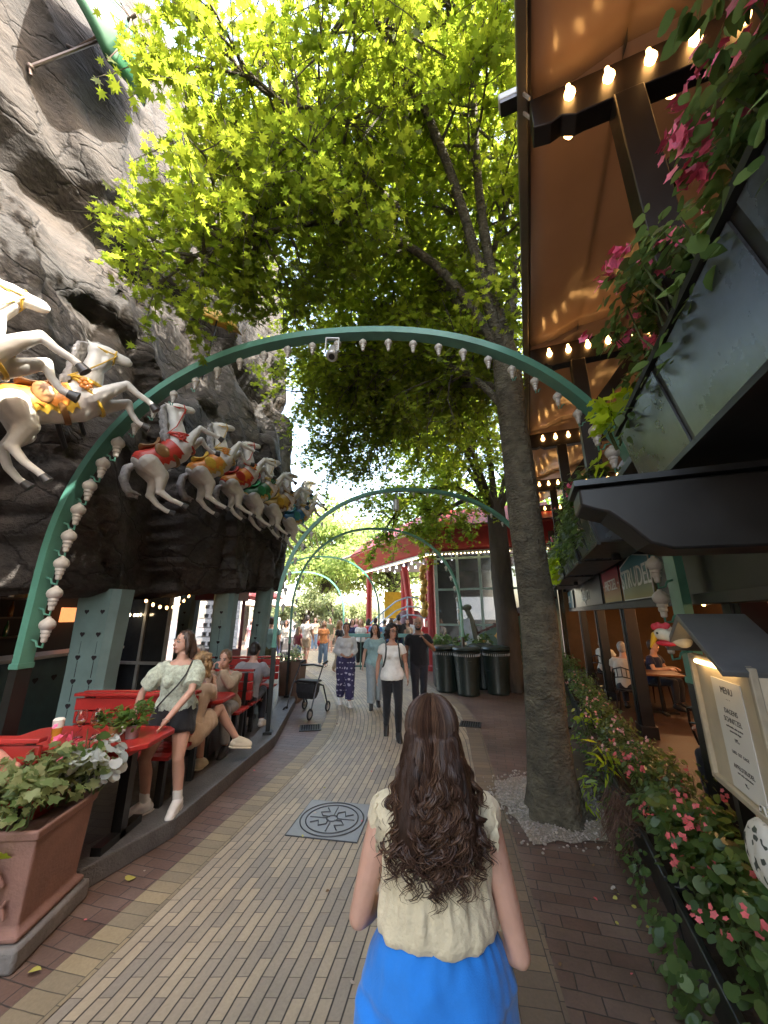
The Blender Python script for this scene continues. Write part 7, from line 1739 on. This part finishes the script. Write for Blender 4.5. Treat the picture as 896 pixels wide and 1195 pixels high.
# ================================================================== MENU BOARD WITH HEN'S HEAD, BAG
t = rthing('menu_board', 'pale menu case under a small grey roof fixed beside the near arch post', 'menu board', .90, 2.48, 1.08)
CRM = M('case_cream', (.50, .44, .33), .5, var=.14, scale=4, dirt=.3)
mb = MB(); mb.box((0, 0, .30), (.05, .66, .60)); mb.build('case', CRM, t, bevel=.006)
mb = MB()
for y in (-.325, .325): mb.box((-.034, y, .30), (.03, .03, .63))
for z in (-.005, .605): mb.box((-.034, 0, z), (.03, .62, .03))
mb.build('frame', M('case_frame', (.40, .35, .26), .5, dirt=.4), t, bevel=.005)
mb = MB(); mb.box((-.028, -.02, .27), (.004, .30, .50)); pp = mb.build('paper', M('paper', (.66, .66, .64), .8, var=.04), t)
Mx = Matrix(((0, 0, -1, -.0305), (-1, 0, 0, 0), (0, 1, 0, 0), (0, 0, 0, 1)))
INK = M('ink', (.05, .05, .055), .7)
for s_, sz, z in (('MENU', .045, .47), ('· · ·', .03, .43), ('DAGENS', .034, .375), ('SCHNITZEL', .034, .335), ('med kartofler, salat og citron', .0135, .305), ('serveres hele dagen', .0135, .285), ('195,-', .024, .25), ('LAKS  OST  KAGE', .02, .19), ('APFELSTRUDEL', .028, .125), ('med vanilje og flødeskum', .0135, .10), ('95,-', .022, .065)):
    me = text_mesh(s_, sz, .0006); me.transform(Matrix.Translation((0, -.02, z)) @ Mx); link('print', me, pp, INK)
mb = MB(); mb.cap((-.05, .22, .585), (-.05, -.15, .585), .012, .012, 8); mb.build('case_lamp', M('case_lamp', (1, .7, .35), .4, emit=(1, .62, .25), es=.9), t)
mb = MB(); mb.prism([(.36, .625), (.37, .65), (.08, .84), (-.34, .60), (-.33, .575), (.08, .80)], .30, Matrix(((0, 0, 1, -.14), (1, 0, 0, 0), (0, 1, 0, 0), (0, 0, 0, 1)))); mb.build('roof', M('roof_grey', (.11, .115, .12), .5, dirt=.3), t, sm=False, bevel=.004)
mb = MB(); mb.box((.05, .30, -.5), (.06, .06, 1.2)); mb.box((.05, -.30, -.5), (.06, .06, 1.2)); mb.build('post', DARK, t)
t = rthing('hen_head', 'painted hen head with red comb and yellow beak under the menu roof', 'ornament', .74, 2.80, 1.80); t.rotation_euler = (0, 0, -ANG + R(-25))
t.scale = (.6,) * 3
mb = MB(); mb.ball((0, 0, 0), (.075, .06, .06)); mb.cap((.03, 0, -.01), (.16, 0, -.05), .055, .075); link('head', remesh(mb, .008, 3), t, M('hen_white', (.55, .52, .42), .45, dirt=.3))
mb = MB(); mb.cap((-.06, 0, -.01), (-.115, 0, -.13), .036, .008, 10); link('beak', remesh(mb, .006, 2), t, M('beak_yellow', (.60, .34, .02), .4))
mb = MB()
for k in range(4): mb.ball((-.055 + k * .035, 0, .07 + .015 * (k % 2)), (.032, .014, .036), n=10)
link('comb', remesh(mb, .006, 2), t, M('comb_red', (.48, .02, .04), .45))
mb = MB(); mb.ball((-.03, -.055, .012), .012, n=8); mb.ball((-.03, .055, .012), .012, n=8); mb.build('eye', BLK, t)
mb = MB(); mb.ball((.03, 0, -.085), (.10, .055, .03)); link('wattle', remesh(mb, .008, 2), t, M('comb_red', (.48, .02, .04), .45))
t = rthing('cloth_bag', 'white cloth bag with dark leaf print hanging below the menu case', 'bag', .86, 2.33, .82); t.scale = (.75, .75, .75)
mb = MB(); mb.loft([[(w * .10 * math.cos(a), w * .20 * math.sin(a), z) for a in [2 * math.pi * k / 20 for k in range(20)]] for w, z in ((.4, 0), (.9, .03), (1, .10), (.95, .2), (.7, .28), (.35, .32))]); 
BP, N, Lk, Pn = nt('bag_print'); tc = N.new('ShaderNodeTexCoord'); vo = N.new('ShaderNodeTexNoise'); vo.inputs['Scale'].default_value = 22; vo.inputs['Detail'].default_value = 1; Lk.new(tc.outputs['Object'], vo.inputs['Vector']); cr = N.new('ShaderNodeValToRGB'); cr.color_ramp.elements[0].position = .60; cr.color_ramp.elements[0].color = (.58, .57, .53, 1); cr.color_ramp.elements[1].position = .63; cr.color_ramp.elements[1].color = (.05, .06, .05, 1); Lk.new(vo.outputs['Fac'], cr.inputs[0]); Lk.new(cr.outputs[0], Pn.inputs['Base Color']); Pn.inputs['Roughness'].default_value = .8
link('bag_body', remesh(mb, .012, 3, .006), t, BP); mb = MB(); mb.tube([(0, -.05, .31), (0, -.02, .40), (0, .02, .40), (0, .05, .31)], .006, 6); mb.build('strap', BP, t)

# parasols beyond the rock end
for lab, u, v, Y, m_ in (('red parasol seen left of the third pillar, beyond the rock', 244, 697, 13.5, M('parasol_red', (.42, .06, .07), .7)), ('pale red parasol seen between the third and leaning pillars', 285, 700, 14.5, M('parasol_rose', (.50, .12, .13), .7)), ('cream parasol farther back near the second arch foot', 312, 705, 19, M('parasol_cream', (.55, .5, .42), .7))):
    p = at_y(u, v, Y); t = thing('parasol', lab, 'parasol', (p.x, p.y, .147 if Y < 15 else 0), 0, 'parasols beyond the rock'); zt = p.z
    mb = MB(); half_brolly(mb, 1.5, .55, 0, 360, 8, 5, .1); o = mb.build('canopy', m_, t, 60); o.location.z = zt - .15; so = o.modifiers.new('s', 'SOLIDIFY'); so.thickness = .01
    mb = MB(); mb.tube([(0, 0, 0), (0, 0, zt + .35)], .03, 8); mb.box((0, 0, .05), (.5, .5, .1)); mb.build('pole', BLK, t)
# pushchair by the woman in white
q = at_z(333, 772, 0); q = q * (15.2 / q.y); t = thing('pushchair', 'small grey pushchair beyond the second arch foot', 'pushchair', (q.x + .05, 15.1, 0), R(10)); mb = MB()
mb.box((0, 0, .5), (.36, .45, .1)); mb.box((0, .2, .75), (.36, .08, .5), rot=Matrix.Rotation(R(-15), 3, 'X')); link('seat', remesh(mb, .02, 3), t, cloth('cloth_grey', CC['grey'])); mb = MB()
for q_ in (-.2, .2): mb.tube([(q_, -.3, .08), (q_, .1, .6), (q_, .4, 1.0)], .014, 6); mb.tube([(q_, .25, .08), (q_, .05, .55)], .014, 6)
mb.tube([(-.2, .4, 1.0), (.2, .4, 1.0)], .016, 6); mb.build('frame', FR, t)
for q_ in (-.2, .2):
    for y in (-.3, .25): m2 = MB(); m2.tube([(q_ - .02, y, .09), (q_ + .02, y, .09)], .09, 14); m2.build('wheel', WH, t)
